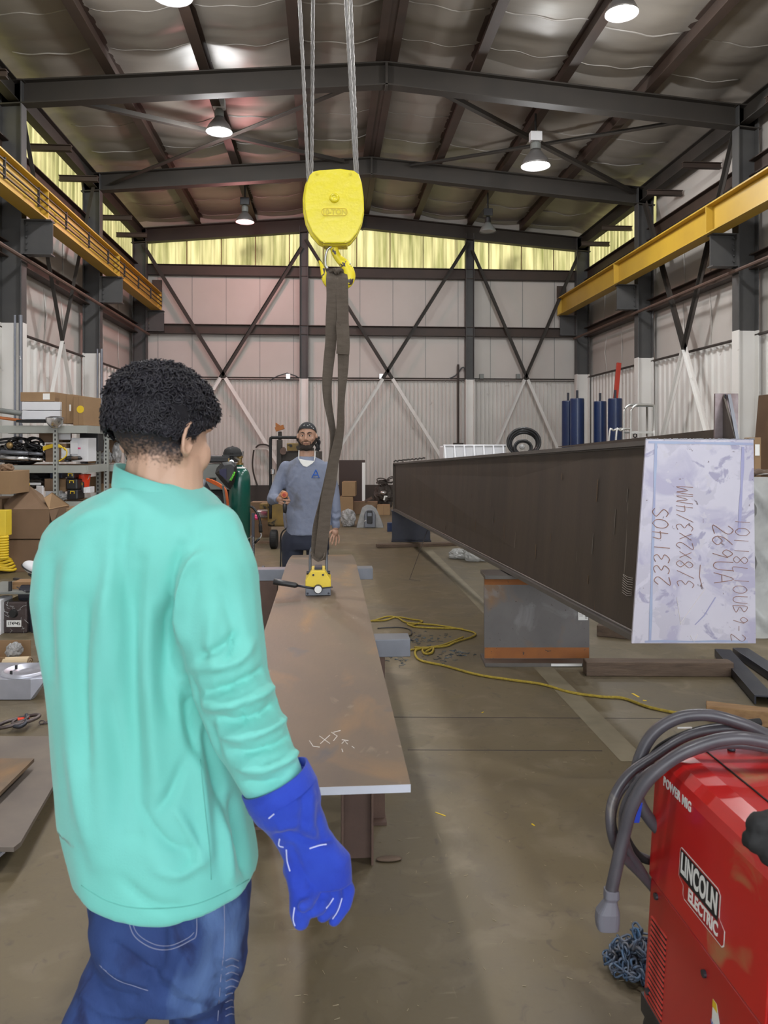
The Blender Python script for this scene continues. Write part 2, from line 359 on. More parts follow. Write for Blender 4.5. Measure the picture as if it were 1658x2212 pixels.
def text_mesh(txt, size, bold=0.0, ext=0.001, align='CENTER', spacing=1.0, sx=1.0):
    cu = bpy.data.curves.new('t', 'FONT'); cu.body = txt; cu.size = size; cu.extrude = ext; cu.offset = bold
    cu.align_x = align; cu.align_y = 'CENTER'; cu.space_character = spacing
    o = bpy.data.objects.new('t', cu); COL.objects.link(o)
    bpy.context.view_layer.update()
    me = bpy.data.meshes.new_from_object(o.evaluated_get(bpy.context.evaluated_depsgraph_get()))
    bpy.data.objects.remove(o); bpy.data.curves.remove(cu)
    for v in me.vertices: v.co.x *= sx
    me.materials.clear()
    return me
def put_text(name, txt, size, origin, ux, uy, m, parent, bold=0.0, ext=0.001, spacing=1.0, sx=1.0, label=None):
    me = text_mesh(txt, size, bold, ext, 'CENTER', spacing, sx)
    ux = Vector(ux).normalized(); uy = Vector(uy); uy = (uy - ux * uy.dot(ux)).normalized(); uz = ux.cross(uy)
    T = Matrix(((ux.x, uy.x, uz.x, origin[0]), (ux.y, uy.y, uz.y, origin[1]), (ux.z, uy.z, uz.z, origin[2]), (0, 0, 0, 1)))
    me.transform(T)
    return link(name, me, m, parent, label=label)
def remesh(mb, voxel, smooth=4, fac=0.5):
    me = mb.mesh('tmp'); o = bpy.data.objects.new('tmp', me); COL.objects.link(o)
    md = o.modifiers.new('r', 'REMESH'); md.mode = 'VOXEL'; md.voxel_size = voxel; md.adaptivity = 0
    if smooth:
        s2 = o.modifiers.new('s', 'SMOOTH'); s2.iterations = smooth; s2.factor = fac
    bpy.context.view_layer.update()
    out = bpy.data.meshes.new_from_object(o.evaluated_get(bpy.context.evaluated_depsgraph_get()))
    bpy.data.objects.remove(o)
    out.materials.clear()
    return out
def cap(mb, a, ra, b, rb, n=14):   # tapered capsule
    mb.sph(a, ra, n, 8); mb.sph(b, rb, n, 8); mb.tube([a, b], [ra, rb], n)
def chainc(mb, pts, rs):
    for i in range(len(pts) - 1): cap(mb, pts[i], rs[i], pts[i + 1], rs[i + 1])
def catmull(P, k=8, closed=False):
    P = [Vector(p) for p in P]; n = len(P); out = []
    for i in range(n if closed else n - 1):
        if closed: a, b, c, d = P[i - 1], P[i], P[(i + 1) % n], P[(i + 2) % n]
        else: a, b, c, d = P[max(i - 1, 0)], P[i], P[i + 1], P[min(i + 2, n - 1)]
        for j in range(k):
            t = j / k
            out.append(0.5 * ((2 * b) + (c - a) * t + (2 * a - 5 * b + 4 * c - d) * t * t + (3 * b - a - 3 * c + d) * t ** 3))
    if not closed: out.append(P[-1])
    return out
def bvh_of(me):
    bm = bmesh.new(); bm.from_mesh(me); t = BVHTree.FromBMesh(bm); bm.free(); return t
CAM = Vector((0, 0, HC))
def onto(bvh, x, y, lift=0.001):
    d = (W(x, y, 1) - CAM).normalized()
    h = bvh.ray_cast(CAM, d)
    return (h[0] + h[1] * lift) if h[0] is not None else None
def stroke(bvh, pts, r, mb, k=6, lift=0.0, n=6):
    P = catmull([Vector((x, y, 0)) for x, y in pts], k); cur = []
    for p in P:
        q = onto(bvh, p.x, p.y, lift)
        if q is None or (cur and (q - cur[-1]).length > 0.08):
            if len(cur) > 1: mb.tube(cur, r, n)
            cur = [] if q is None else [q]
        else: cur.append(q)
    if len(cur) > 1: mb.tube(cur, r, n)
# ------------------------------------------------------------------ the hall
XL, XR, YB, YF = -4.95, 6.96, 20.25, -5.5
XRIDGE = 0.92
def roofz(x): return 7.68 - 0.085 * abs(x - XRIDGE)     # underside of the blanket above the rafters
fl = MB().box(XL - 0.2, XR + 0.2, YF - 6, YB + 0.2, -0.2, 0.0).build('floor', M['floor'])
struct(fl, 'worn olive brown concrete workshop floor')
# painted line across the floor (a real strip of paint)
a0, a1, b0, b1 = G(917, 1190), G(933, 1188), G(1400, 1645), G(1340, 1645)
MB().add([(p.x, p.y, 0.0015) for p in (a0, a1, b0, b1)], [(0, 1, 2, 3)]).build('painted_line', mat('faded_floor_paint', (0.25, 0.215, 0.15), 0.6, 0, (0.16, 0.135, 0.09), 5, 1.0), fl)
# expansion joints
for (p, q) in ((G(840, 1549), G(1560, 1553)), (G(170, 1352), G(60, 1450)), (G(880, 1620), G(1300, 1622))):
    MB().bar((p.x, p.y, 0.0006), (q.x, q.y, 0.0006), 0.008, 0.0012).build('floor_joint', M['base'], fl)

def corr(name, m, P0, P1, z0, z1, pitch, depth, nrm, parent=None, top=None):
    P0 = Vector(P0); P1 = Vector(P1); L = (P1 - P0).length; d = (P1 - P0).normalized(); n = Vector(nrm)
    pts = []; t = 0.0
    prof = ((0, 0), (0.62, 0), (0.72, 1), (0.90, 1))
    while t < L:
        for a, b in prof:
            s_ = min(t + a * pitch, L); pts.append((s_, b * depth))
        t += pitch
    pts.append((L, 0))
    mb = MB(); vs = []; fs = []
    for (s_, h) in pts:
        p = P0 + d * s_ + n * h
        zt = z1 if top is None else top(p)
        vs += [(p.x, p.y, z0), (p.x, p.y, zt)]
    fs = [(2 * i, 2 * i + 2, 2 * i + 3, 2 * i + 1) for i in range(len(pts) - 1)]
    mb.add(vs, fs)
    return mb.build(name, m, parent)
ZB, ZM, ZT = 3.20, 4.45, 5.95
M['wallp'] = mat('painted_ribbed_cladding', (0.60, 0.58, 0.55), 0.6, 0.0, (0.5, 0.48, 0.45), 1.2, 0.8, spots=[((0.40, 0.37, 0.34), 6.0, 0.68, 0.1)])
# back wall
wb = MB().box(XL, XR, YB, YB + 0.12, ZB, ZT).build('wall_back', M['insul']); struct(wb, 'back wall of pale insulation panels above ribbed cladding')
corr('ribbed_cladding', M['wallp'], (XL, YB - 0.0, 0), (XR, YB, 0), 0.0, ZB, 0.105, 0.03, (0, -1, 0), wb)
for k in range(13):
    x = XL + 0.65 + k * 0.86
    MB().box(x, x + 0.012, YB - 0.006, YB, ZB, ZT).build('panel_seam', M['grey'], wb)
w = corr('window_1', M['panel'], (XL, YB, 0), (XR, YB, 0), ZT, 7.8, 0.30, 0.035, (0, -1, 0), None, lambda p: roofz(p.x) - 0.42); struct(w, 'backlit yellow translucent panel strip high on the back wall')
mb = MB()
for k in range(14):
    x = XL + .5 + k * .87; mb.box(x, x + .025, YB - .012, YB - .002, ZT, roofz(x) - .44); 
mb.build('panel_seam', mat('panel_rib_brown', (0.20, 0.13, 0.05), .7), w)
vine = MB()
for (vx, vy) in ((530, 555), (545, 545), (556, 560), (562, 540), (1105, 572), (1118, 566), (1096, 580)):
    for k in range(9):
        p = HYp(vx + random.uniform(-9, 9), vy + random.uniform(-14, 14), YB + 0.10)
        vine.add([p + Vector((-0.05, 0, 0)), p + Vector((0, 0, -0.05)), p + Vector((0.05, 0, 0)), p + Vector((0, 0.01, 0.06))], [(0, 1, 2, 3)])
tag(vine.build('climbing_vine', mat('vine_leaf', (0.03, 0.07, 0.015), 0.7)), 'leafy vine showing through the yellow panel above the back wall', 'plant', kind='stuff')
mb = MB()
for (xa, xb) in ((XL, XRIDGE), (XRIDGE, XR)):
    mb.hexa([(xa, YB, roofz(xa) - .44), (xb, YB, roofz(xb) - .44), (xb, YB + .1, roofz(xb) - .44), (xa, YB + .1, roofz(xa) - .44), (xa, YB, roofz(xa) + .02), (xb, YB, roofz(xb) + .02), (xb, YB + .1, roofz(xb) + .02), (xa, YB + .1, roofz(xa) + .02)])
mb.build('blanket_strip', M['insul'], wb)
b_ = MB().box(XL, XR, YB - 0.05, YB - 0.031, 0.0, 0.46).build('baseboard_back', M['base']); struct(b_, 'dark rusty band along the foot of the back wall')
# side walls
FR = (4.0, 8.0, 12.0, 16.0, 20.0)
def sidewall(nm, X, nx, lab, wins, k0):
    s_ = 1 if nx > 0 else -1
    o = MB().box(min(X, X - s_ * .12), max(X, X - s_ * .12), YF, YB, ZB + 0.08, 7.0).build(nm, M['insul'])
    return o
wl = MB(); 
wl.box(XL - .12, XL, YF, YB, ZB + .06, ZT); wl.box(XL - .12, XL, YF, 4.0, ZT, 7.3)
wl = wl.build('wall_left', M['insul']); struct(wl, 'left side wall, insulation above white ribbed cladding')
corr('ribbed_cladding', M['wpaint'], (XL, YF, 0), (XL, YB, 0), 0.0, ZB + .06, 0.30, 0.035, (1, 0, 0), wl)
w = corr('window_2', M['panel'], (XL, 4.0, 0), (XL, YB, 0), ZT, 7.2, 0.22, 0.035, (1, 0, 0), None, lambda p: 7.3); struct(w, 'backlit yellow translucent panels high on the left wall')
wr = MB(); wr.box(XR, XR + .12, YF, YB, ZB + .06, ZT); wr.box(XR, XR + .12, YF, 16.0, ZT, 7.3)
wr = wr.build('wall_right', M['insul']); struct(wr, 'right side wall, insulation above white ribbed cladding')
corr('ribbed_cladding', M['wpaint'], (XR, YF, 0), (XR, YB, 0), 0.0, ZB + .06, 0.22, 0.03, (-1, 0, 0), wr)
w = corr('window_3', M['panel'], (XR, 16.0, 0), (XR, YB, 0), ZT, 7.2, 0.22, 0.035, (-1, 0, 0), None, lambda p: 7.3); struct(w, 'backlit yellow translucent panel high at the far end of the right wall')
# vertical creases in the wall blankets
for X, s_, par in ((XL, 1, wl), (XR, -1, wr)):
    mb = MB()
    y = 8.6
    while y < 20:
        for (za, zb) in ((ZB + .12, ZM - .15), (ZM + .15, ZT - .15)):
            mb.tube([(X + s_ * .002, y + random.uniform(-.1, .1), za), (X + s_ * 0.02, y, (za + zb) / 2), (X + s_ * .002, y + random.uniform(-.1, .1), zb)], [0.006, 0.02, 0.006], 6)
        y += random.uniform(0.8, 1.4)
    mb.build('blanket_crease', M['insul'], par, smooth=True)
# front wall with the open doorway behind the photographer
wf = MB(); wf.box(XL, -3.9, YF - .12, YF, 0, 7.2); wf.box(5.9, XR, YF - .12, YF, 0, 7.2); wf.box(-3.9, 5.9, YF - .12, YF, 5.2, 7.7)
struct(wf.build('wall_front', M['insul']), 'front wall around the open hangar doorway')
# ceiling blanket sagging between purlins
PURX = [XRIDGE + 1.38 * k for k in (-4, -3, -2, -1, 0, 1, 2, 3, 4)]
def blanket(u, v):
    x = XL + (XR - XL) * u; y = YF + (YB - YF) * v
    t = ((x - XRIDGE) / 1.38) % 1.0
    sag = 0.11 * math.sin(pi * t) ** 0.8
    sag *= 0.75 + 0.5 * noise.noise(Vector((x * 0.9, y * 0.7, 3)))
    cell = (y / 1.25) % 1.0
    sag += 0.035 * (abs(cell - 0.5) * 2) ** 6 * -1 + 0.012 * noise.noise(Vector((x * 3, y * 9, 1)))
    return (x, y, roofz(x) - sag)
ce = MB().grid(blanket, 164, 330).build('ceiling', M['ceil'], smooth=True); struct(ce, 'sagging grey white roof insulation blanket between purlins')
seam = MB()
y = 1.9
while y < 20:
    for k in range(-4, 4):
        x0 = XRIDGE + 1.38 * k + .08; x1 = x0 + 1.24
        if x0 < XL + .02: x0 = XL + .05
        if x1 > XR - .02: x1 = XR - .05
        if x1 - x0 < .2: continue
        off = random.uniform(-.12, .12)
        pts = []
        for j in range(13):
            x = x0 + (x1 - x0) * j / 12
            yy = y + off * 0.3 + 0.03 * math.sin(j)
            b = blanket((x - XL) / (XR - XL), (yy - YF) / (YB - YF)); pts.append((x, yy, b[2] - 0.002))
        seam.tube(pts, random.choice((0.006, 0.010, 0.014)), 6, flat=1.0)
    y += 1.25 + random.uniform(-.25, .1)
seam.build('blanket_seam', M['seam'], ce, smooth=True)
MB().box(XL - .2, XRIDGE, YF - .2, YB + .2, 7.74, 7.8).build('roof_sheet', M['grey'], ce)
MB().box(XRIDGE, XR + .2, YF - .2, YB + .2, 7.74, 7.8).build('roof_sheet', M['grey'], ce)

# purlins
def ordw(i, names): return names[i]
names = ['at the left eave', 'third to the left of the ridge', 'second to the left of the ridge, carrying the left lamps', 'first to the left of the ridge', 'doubled under the ridge', 'first to the right of the ridge', 'second to the right of the ridge, carrying the right lamps', 'third to the right of the ridge', 'at the right eave']
for x, nm in list(zip(PURX, names))[1:8]:
    mb = MB(); z = roofz(x) - 0.13
    if abs(x - XRIDGE) < .1:
        for dx in (-0.11, 0.11): mb.ibeam((x + dx, YF, z), (x + dx, YB - .1, z), 0.12, 0.26, 0.012, 0.008)
        mb.bar((x, YF, z - .11), (x, YB - .1, z - .11), .30, .012)
    else: mb.ibeam((x, YF, z), (x, YB - .1, z), 0.15, 0.26, 0.012, 0.008)
    tag(mb.build('roof_purlin', M['steelb']), 'dark brown steel roof purlin ' + nm, 'purlin', 'roof purlins')
# portal frames
fn = {4.0: 'overhead behind the top of the view', 8.0: 'just above the top of the view', 12.0: 'nearest in view', 16.0: 'second in view', 20.0: 'against the back wall'}
for Y in FR:
    mb = MB(); zo = 0.27 + .17
    for (xa, xb) in ((XL + .05, XRIDGE), (XRIDGE, XR - .05)):
        mb.ibeam((xa, Y, roofz(xa) - zo), (xb, Y, roofz(xb) - zo), 0.20, 0.36, 0.022, 0.012)
    mb.box(XRIDGE - .02, XRIDGE + .02, Y - .1, Y + .1, roofz(XRIDGE) - zo - .2, roofz(XRIDGE) - zo + .18)
    tag(mb.build('roof_rafter', M['steel'], bevel=0.003), 'dark steel portal frame rafter spanning the hall, ' + fn[Y], 'rafter', 'portal frame rafters')
    if Y < 6: continue
    for X, s_, side in ((XL, 1, 'left'), (XR, -1, 'right')):
        cx = X + s_ * 0.27
        e = thing('steel_column', 'dark steel column with white painted foot on the %s wall, %s' % (side, {8.0: 'nearest the camera and cut by the frame', 12.0: 'nearest in view', 16.0: 'second in view', 20.0: 'in the far corner'}[Y]), 'column', (cx, Y, 0), 'side wall columns')
        zt = roofz(X) - 0.25
        z0 = ZB + .15
        mb = MB(); mb.ibeam((cx, Y, z0), (cx, Y, zt), 0.20, 0.34, 0.02, 0.012, up=(1, 0, 0)); mb.build('column_shaft', M['steelc'], e, bevel=.003)
        mb = MB(); mb.ibeam((cx, Y, 0), (cx, Y, z0), 0.204, 0.344, 0.022, 0.014, up=(1, 0, 0)); mb.build('painted_foot', M['wpaint'], e, bevel=.003)
        mb = MB(); mb.box(cx - .2, cx + .2, Y - .12, Y + .12, zt, zt + .02); mb.build('cap_plate', M['steel'], e)
        # bracket that carries the crane runway
        xi = cx + s_ * .17; xo = xi + s_ * 0.42
        mb = MB(); x0, x1 = sorted((xi, xo))
        mb.box(x0, x1, Y - .01, Y + .01, 4.38, 4.88); mb.box(x0, x1, Y - .09, Y + .09, 4.865, 4.885); mb.box(x0, x1, Y - .09, Y + .09, 4.36, 4.38)
        mb.box(*sorted((xi, xi + s_ * .03)), Y - .1, Y + .1, 4.36, 4.88)
        br = mb.build('runway_bracket', M['steelc'], e)
        mb = MB()
        for kk in range(5):
            for yy in (-.1,): mb.cyl((xi + s_ * .05, Y + yy - .012 + .09 - .01, 4.45 + kk * .09), (xi + s_ * .05, Y + yy - .03 + .09 - .01, 4.45 + kk * .09), .014, n=8)
        mb.build('bolt', M['steelc'], br)
# end wall posts
for xp, nm in ((656, 'left'), (1015, 'right')):
    p = HYp(xp, 700, YB - .3)
    e = thing('end_wall_post', 'dark steel post on the back wall with white painted foot, the %s one' % nm, 'column', (p.x, YB - .2, 0), 'back wall posts')
    MB().ibeam((p.x, YB - .2, ZB), (p.x, YB - .2, roofz(p.x) - .45), .2, .22, .016, .01, up=(1, 0, 0)).build('post_shaft', M['steelc'], e)
    MB().ibeam((p.x, YB - .2, 0), (p.x, YB - .2, ZB), .204, .224, .018, .012, up=(1, 0, 0)).build('painted_foot', M['wpaint'], e)
# girts
for z, nm, h in ((ZT, 'under the yellow panels', .26), (ZM, 'half way up', .24)):
    mb = MB().ibeam((XL + .3, YB - .14, z), (XR - .3, YB - .14, z), .2, h, .015, .01)
    tag(mb.build('wall_girt', M['steelb']), 'dark brown steel girt along the back wall ' + nm, 'girt', 'wall girts')
    for X, s_, side in ((XL, 1, 'left'), (XR, -1, 'right')):
        mb = MB().ibeam((X + s_ * .12, YF + .1, z), (X + s_ * .12, YB - .2, z), .2, h, .015, .01)
        tag(mb.build('wall_girt', M['steelb']), 'dark brown steel girt along the %s wall %s' % (side, nm), 'girt', 'wall girts')
for X, s_, side in ((XL, 1, 'left'), (XR, -1, 'right')):
    mb = MB().ibeam((X + s_ * .3, YF + .1, 6.80), (X + s_ * .3, YB - .1, 6.80), .16, .30, .015, .01)
    tag(mb.build('eave_beam', M['steel']), 'dark steel eave beam under the roof edge of the %s wall' % side, 'beam')
    mb = MB()
    for Y in (9.2, 10.6, 13.2, 14.7, 17.2, 18.6):
        mb.ibeam((X + s_ * .05, Y, 6.42), (X + s_ * .75, Y, 6.42), .1, .1, .01, .01)
    mb.build('eave_bracket', M['steelb'], bpy.data.objects['eave_beam' if side == 'left' else 'eave_beam.001'])
# conduit line at the top of the cladding
mb = MB(); mb.tube([(XL + .1, YB - .09, ZB + .03), (XR - .1, YB - .09, ZB + .03)], .018, 8); mb.tube([(XL + .1, YB - .09, ZB - .03), (XR - .1, YB - .09, ZB - .02)], .012, 8)
cd = mb.build('wall_conduit', M['base']); tag(cd, 'thin dark conduit pipes along the back wall where the ribbed cladding ends', 'pipe')
for xp in (622, 823, 1119, 1040):
    p = HYp(xp, 812, YB - .14); mb = MB().box(p.x - .05, p.x + .05, YB - .16, YB - .06, p.z - .07, p.z + .05)
    mb.build('junction_box', M['silver'] if xp < 900 else M['grey'], cd)
mb = MB(); mb.tube([HYp(582, 822, YB - .12), HYp(600, 812, YB - .12), HYp(620, 806, YB - .12), HYp(638, 812, YB - .12), HYp(655, 822, YB - .12)], .015, 6)
mb.tube(catmull([HYp(970, 818, YB - .12), HYp(985, 810, YB - .12), HYp(998, 794, YB - .12), HYp(1004, 800, YB - .12), HYp(1004, 825, YB - .12)], 5), .018, 6); mb.build('drooping_wire', M['black'], cd)
for X, s_, side in ((XL, 1, 'left'), (XR, -1, 'right')):
    mb = MB()
    mb.tube([(X + s_ * .1, YF + .2, ZB + .10), (X + s_ * .1, YB - .2, ZB + .08)], .025, 8)
    tag(mb.build('wall_conduit', M['base']), 'thin dark conduit pipe along the %s wall where the white cladding ends' % side, 'pipe')
    mb = MB().tube([(X + s_ * .50, YF + .3, 4.28), (X + s_ * .50, YB - .3, 4.28)], .03, 8)
    tag(mb.build('sprinkler_pipe', M['rust']), 'rusty brown pipe running across the columns of the %s wall' % side, 'pipe')
# vertical pipes
p = HYp(990, 860, YB - .2)
mb = MB(); mb.tube([(p.x, YB - .14, .9), (p.x, YB - .14, 3.6)], .03, 8); mb.box(p.x - .12, p.x + .12, YB - .25, YB - .05, 1.3, 1.55)
tag(mb.build('drop_pipe', M['base']), 'vertical dark conduit with switch box right of the back wall centre', 'pipe')
p = HXp(229, 700, XL + .5)
mb = MB(); mb.tube([(XL + .12, p.y, .0), (XL + .12, p.y, 4.2)], .03, 8)
o = mb.build('drop_pipe', M['base']); tag(o, 'thin vertical pipe on the left wall beyond the second column', 'pipe')
for k, (Y, dx) in enumerate(((11.7, .04), (15.75, .04))):
    mb = MB(); mb.tube([(XL + .55, Y - .12, 0), (XL + .55, Y - .12, 3.4)], .028, 8); mb.tube([(XL + .47, Y - .12, 0), (XL + .47, Y - .12, 3.4)], .018, 8)
    tag(mb.build('conduit_drop', M['galv']), 'grey conduit pair running down the %s column of the left wall' % ('nearest' if k == 0 else 'second'), 'pipe')
# cross braces: dark above the cladding line, white painted below
def brace(A, B, zc, lab, up, w=.075):
    A = Vector(A); B = Vector(B)
    if A.z < B.z: A, B = B, A
    e = thing('cross_brace', lab, 'brace', (B.x, B.y, B.z), 'wall cross braces')
    t = (A.z - zc) / (A.z - B.z); C_ = A.lerp(B, t)
    for (p, q, nm, m) in ((A, C_, 'upper_length', M['steel']), (C_, B, 'painted_length', M['wpaint'])):
        mb = MB(); mb.bar(p, q, w, .008, up); 
        d = (q - p).normalized(); sd = d.cross(Vector(up)).normalized(); 
        u2 = sd.cross(d); mb.bar(p + sd * w / 2 + u2 * .03, q + sd * w / 2 + u2 * .03, .008, .06, up)
        mb.build(nm, m, e)
posts = [XL + .3, HYp(656, 700, YB - .3).x, HYp(1015, 700, YB - .3).x, XR - .3]
bn = ['left', 'middle', 'right']
for i in range(3):
    xa, xb = posts[i] + .05, posts[i + 1] - .05
    zt = 6.55 if i != 1 else 6.75
    for (p, q, k) in ((xa, xb, 'falling to the right'), (xb, xa, 'falling to the left')):
        brace((p, YB - .31, zt), (q, YB - .31, .05), ZB, 'diagonal brace on the back wall in the %s bay, %s' % (bn[i], k), (0, -1, 0), .085)
for X, s_, side in ((XL, 1, 'left'), (XR, -1, 'right')):
    for (ya, yb, k) in ((12.15, 15.7, 'descending away from the camera'), (15.7, 12.15, 'descending towards the camera')):
        brace((X + s_ * .35, ya, 6.55), (X + s_ * .35, yb, .1), ZB + .1, 'diagonal brace on the %s wall %s' % (side, k), (s_, 0, 0), .1)
# roof braces
rb = [(HYp(160, 222, 12.1), (740, 352), 'left, falling to the ridge'), (HYp(755, 190, 12.1), (240, 398), 'left, falling to the eave'), (HYp(930, 190, 12.1), (1365, 418), 'right, falling to the eave'), (HYp(1530, 255, 12.1), (885, 360), 'right, falling to the ridge')]
for (p, q, k) in rb:
    q = HYp(q[0], q[1], 15.9); p = p.copy(); p.z -= .0
    mb = MB(); mb.bar(p, q, .085, .01); d = (q - p).normalized(); sd = d.cross(UP).normalized(); mb.bar(p + sd * .04 + UP * .03, q + sd * .04 + UP * .03, .01, .07)
    tag(mb.build('roof_brace', M['steel']), 'long diagonal brace under the roof on the %s' % k, 'brace', 'roof cross braces')
for y0, y1 in ((8.1, 11.9),):
    for (xa, xb, k) in ((XL + .6, .8, 'left'), (1.2, XR - .6, 'right')):
        pass

# crane runway beams
def runway(side, xc, s_):
    e = thing('crane_runway', 'long yellow crane runway beam along the %s wall' % side, 'crane beam', (xc, 8, 4.88), 'crane runway beams')
    y0, y1 = YF + .3, 20.05
    z = 4.885 + .23
    MB().ibeam((xc, y0, z), (xc, y1, z), .24, .46, .022, .012).build('runway_beam', M['yel'], e)
    MB().box(xc - .03, xc + .03, y0, y1, z + .23, z + .29).build('rail', M['steelb'], e)
    for Y in (4, 8.0, 12.0, 16.0, 20.0):
        MB().box(*sorted((xc + s_ * .008, xc + s_ * .118)), Y - .012, Y + .012, z - .21, z + .21).build('stiffener', M['yel'], e)
    mb = MB()
    y = y0
    while y < y1:
        mb.box(xc - .09, xc - .05, y, y + .06, z + .23, z + .25); mb.box(xc + .05, xc + .09, y, y + .06, z + .23, z + .25); y += .6
    mb.build('rail_clip', M['steelb'], e)
    if side == 'left':
        mb = MB()
        for k, zz in enumerate((-.10, .0, .10)):
            mb.box(xc + .10, xc + .125, y0, y1, z + zz - .008, z + zz + .008)
        mb.build('conductor_bar', M['steelb'], e)
        y = y0
        while y < y1:
            MB().box(xc + .095, xc + .13, y, y + .012, z - .14, z + .14).build('bar_hanger', M['black'], e); y += 1.2
    MB().box(xc - .12, xc + .12, 20.0, 20.05, z, z + .55).build('end_stop', M['steelb'], e)
runway('left', -4.27, 1)
runway('right', 6.15, -1)
# ------------------------------------------------------------------ lamps
def lamp(px, py, X, Y, z, r, on, lab, warm=None):
    e = thing('high_bay_lamp', lab, 'ceiling lamp', (X, Y, z), 'high bay ceiling lamps')
    H = r * 1.15
    MB().lathe((X, Y, z), [(r, 0), (r * .97, H * .12), (r * .80, H * .45), (r * .5, H * .78), (r * .3, H), (r * .28, H), (r * .48, H * .76), (r * .77, H * .43), (r * .94, H * .1), (r, 0)], n=32).build('lamp_shade', M['lampin'] if on else M['grey'], e, smooth=True)
    col = warm or (1.0, 1.0, 1.0)
    mm = mat('lit_bulb' + ('_pink' if warm else ''), (1, 1, 1), 0.4, emis=col, estr=60.0 if not warm else 22.0) if on else M['plugw']
    MB().lathe((X, Y, z + .02), [(0.001, 0), (r * .9, 0.0), (r * .9, .01), (.001, .012)], n=28).build('lens', mm, e)
    mb = MB(); mb.lathe((X, Y, z + H), [(0.01, .0), (r * .36, 0), (r * .36, .10), (r * .25, .13), (.01, .13)], n=20); mb.build('neck', M['black'] if not on else M['grey'], e)
    mb = MB().box(X - .10, X + .10, Y - .07, Y + .07, z + H + .14, z + H + .30); mb.build('ballast', M['black'] if px in (1053, 525) else M['white'], e, bevel=.01)
    zz = roofz(X) - .26
    if zz > z + H + .3: MB().tube([(X, Y, z + H + .3), (X, Y, zz)], .02, 8).build('hanger', M['black'], e)
    if on:
        l = bpy.data.lights.new('lamp_light', 'POINT'); l.energy = on; l.shadow_soft_size = r * .8; l.color = col
        lo = bpy.data.objects.new('lamp_light', l); COL.objects.link(lo); lo.location = (X, Y, z - .06); lo.parent = e; lo.matrix_parent_inverse = Matrix.Translation(-Vector(e.location))
M['lampin'] = mat('spun_aluminium', (0.32, 0.31, 0.31), 0.35, 0.7)
M['plugw'] = mat('unlit_glass', (0.45, 0.45, 0.42), 0.15)
LE = 230
XLm, XRm = -1.80, 3.62
lamp(395, 0, XLm, 9.25, 6.78, .24, LE, 'lit round high bay lamp cut by the top edge, left of the hoist ropes')
lamp(480, 275, XLm, 13.25, 6.78, .22, LE, 'lit high bay lamp in the left row where two roof braces cross')
lamp(525, 475, XLm + .02, 17.2, 6.38, .20, 170, 'lit pinkish high bay lamp with black ballast, farthest in the left row', (1.0, 0.42, 0.40))
lamp(1338, 15, XRm - .05, 9.2, 6.76, .20, LE, 'lit round high bay lamp at the top right of the picture')
lamp(1152, 350, XRm - .05, 13.1, 6.29, .25, LE, 'lit cone shaped high bay lamp with white ballast in the right row')
lamp(1053, 485, XRm, 17.3, 6.30, .19, 0, 'unlit dark high bay lamp, farthest in the right row')

for (X_, s_) in ((XLm, 'left'), (XRm, 'right')):  # unseen lamps added overhead to brighten floor and heads, carrying both rows on
    lamp(0, 0, X_, 5.3, 6.85, .22, LE, 'added unseen high bay lamp extending the %s row to brighten the floor, above the top edge of the view' % s_)
    lamp(0, 0, X_, 1.2, 6.85, .22, LE, 'added unseen high bay lamp extending the %s row to brighten the floor, close to the photographer' % s_)
# ------------------------------------------------------------------ hoist block, ropes, sling
DH = 4.06
hb = thing('hoist_block', 'bright yellow ten ton crane hook block hanging on four wire ropes', 'hook block', W(722, 520, DH))
out = [(690, 367), (735, 364), (764, 368), (775, 376), (781, 395), (785, 425), (786, 455), (781, 480), (771, 503), (757, 520), (748, 525), (700, 525), (690, 520), (674, 502), (663, 478), (658, 452), (657, 425), (661, 398), (668, 378), (676, 370)]
def plate_poly(sh, pts, d): return [W(722 + (x - 722) * sh, 445 + (y - 445) * sh, d) for x, y in pts]
fp = out
MB().prism(plate_poly(1, fp, DH - .075), CF * .022).build('side_plate', M['yel2'], hb, bevel=.006)
MB().prism(plate_poly(1.03, [(x - 2, y + 6) for x, y in fp], DH + .06), CF * .022).build('side_plate', M['yel2'], hb, bevel=.006)
MB().cyl(W(722, 432, DH - .03), W(722, 432, DH + .03), .115, n=40).build('sheave', M['dsteel'], hb, bevel=.008)
c_ = W(722, 428, DH - .075)
mb = MB(); mb.lathe(c_, [(.001, .012), (.012, .012), (.014, .016), (.018, .016), (.024, .008), (.026, 0)], -CF, 28); mb.build('centre_pin', M['yel2'], hb, smooth=True)
mb = MB()
for (x, y) in ((684, 375), (757, 375), (700, 522), (746, 522)):
    mb.cyl(W(x, y, DH - .075), W(x, y, DH - .082), .007, n=6)
mb.build('bolt', M['yel2'], hb)
# name plate: a raised rounded plate
pl = []
for k in range(24):
    a = 2 * pi * k / 24; x = 722 + math.copysign(19, math.cos(a)) + 9 * math.cos(a); y = 457.5 + 8.5 * math.sin(a); pl.append(W(x, y, DH - .0775))
np_ = MB().prism(pl, CF * .006).build('name_plate', M['yel2'], hb, bevel=.0015)
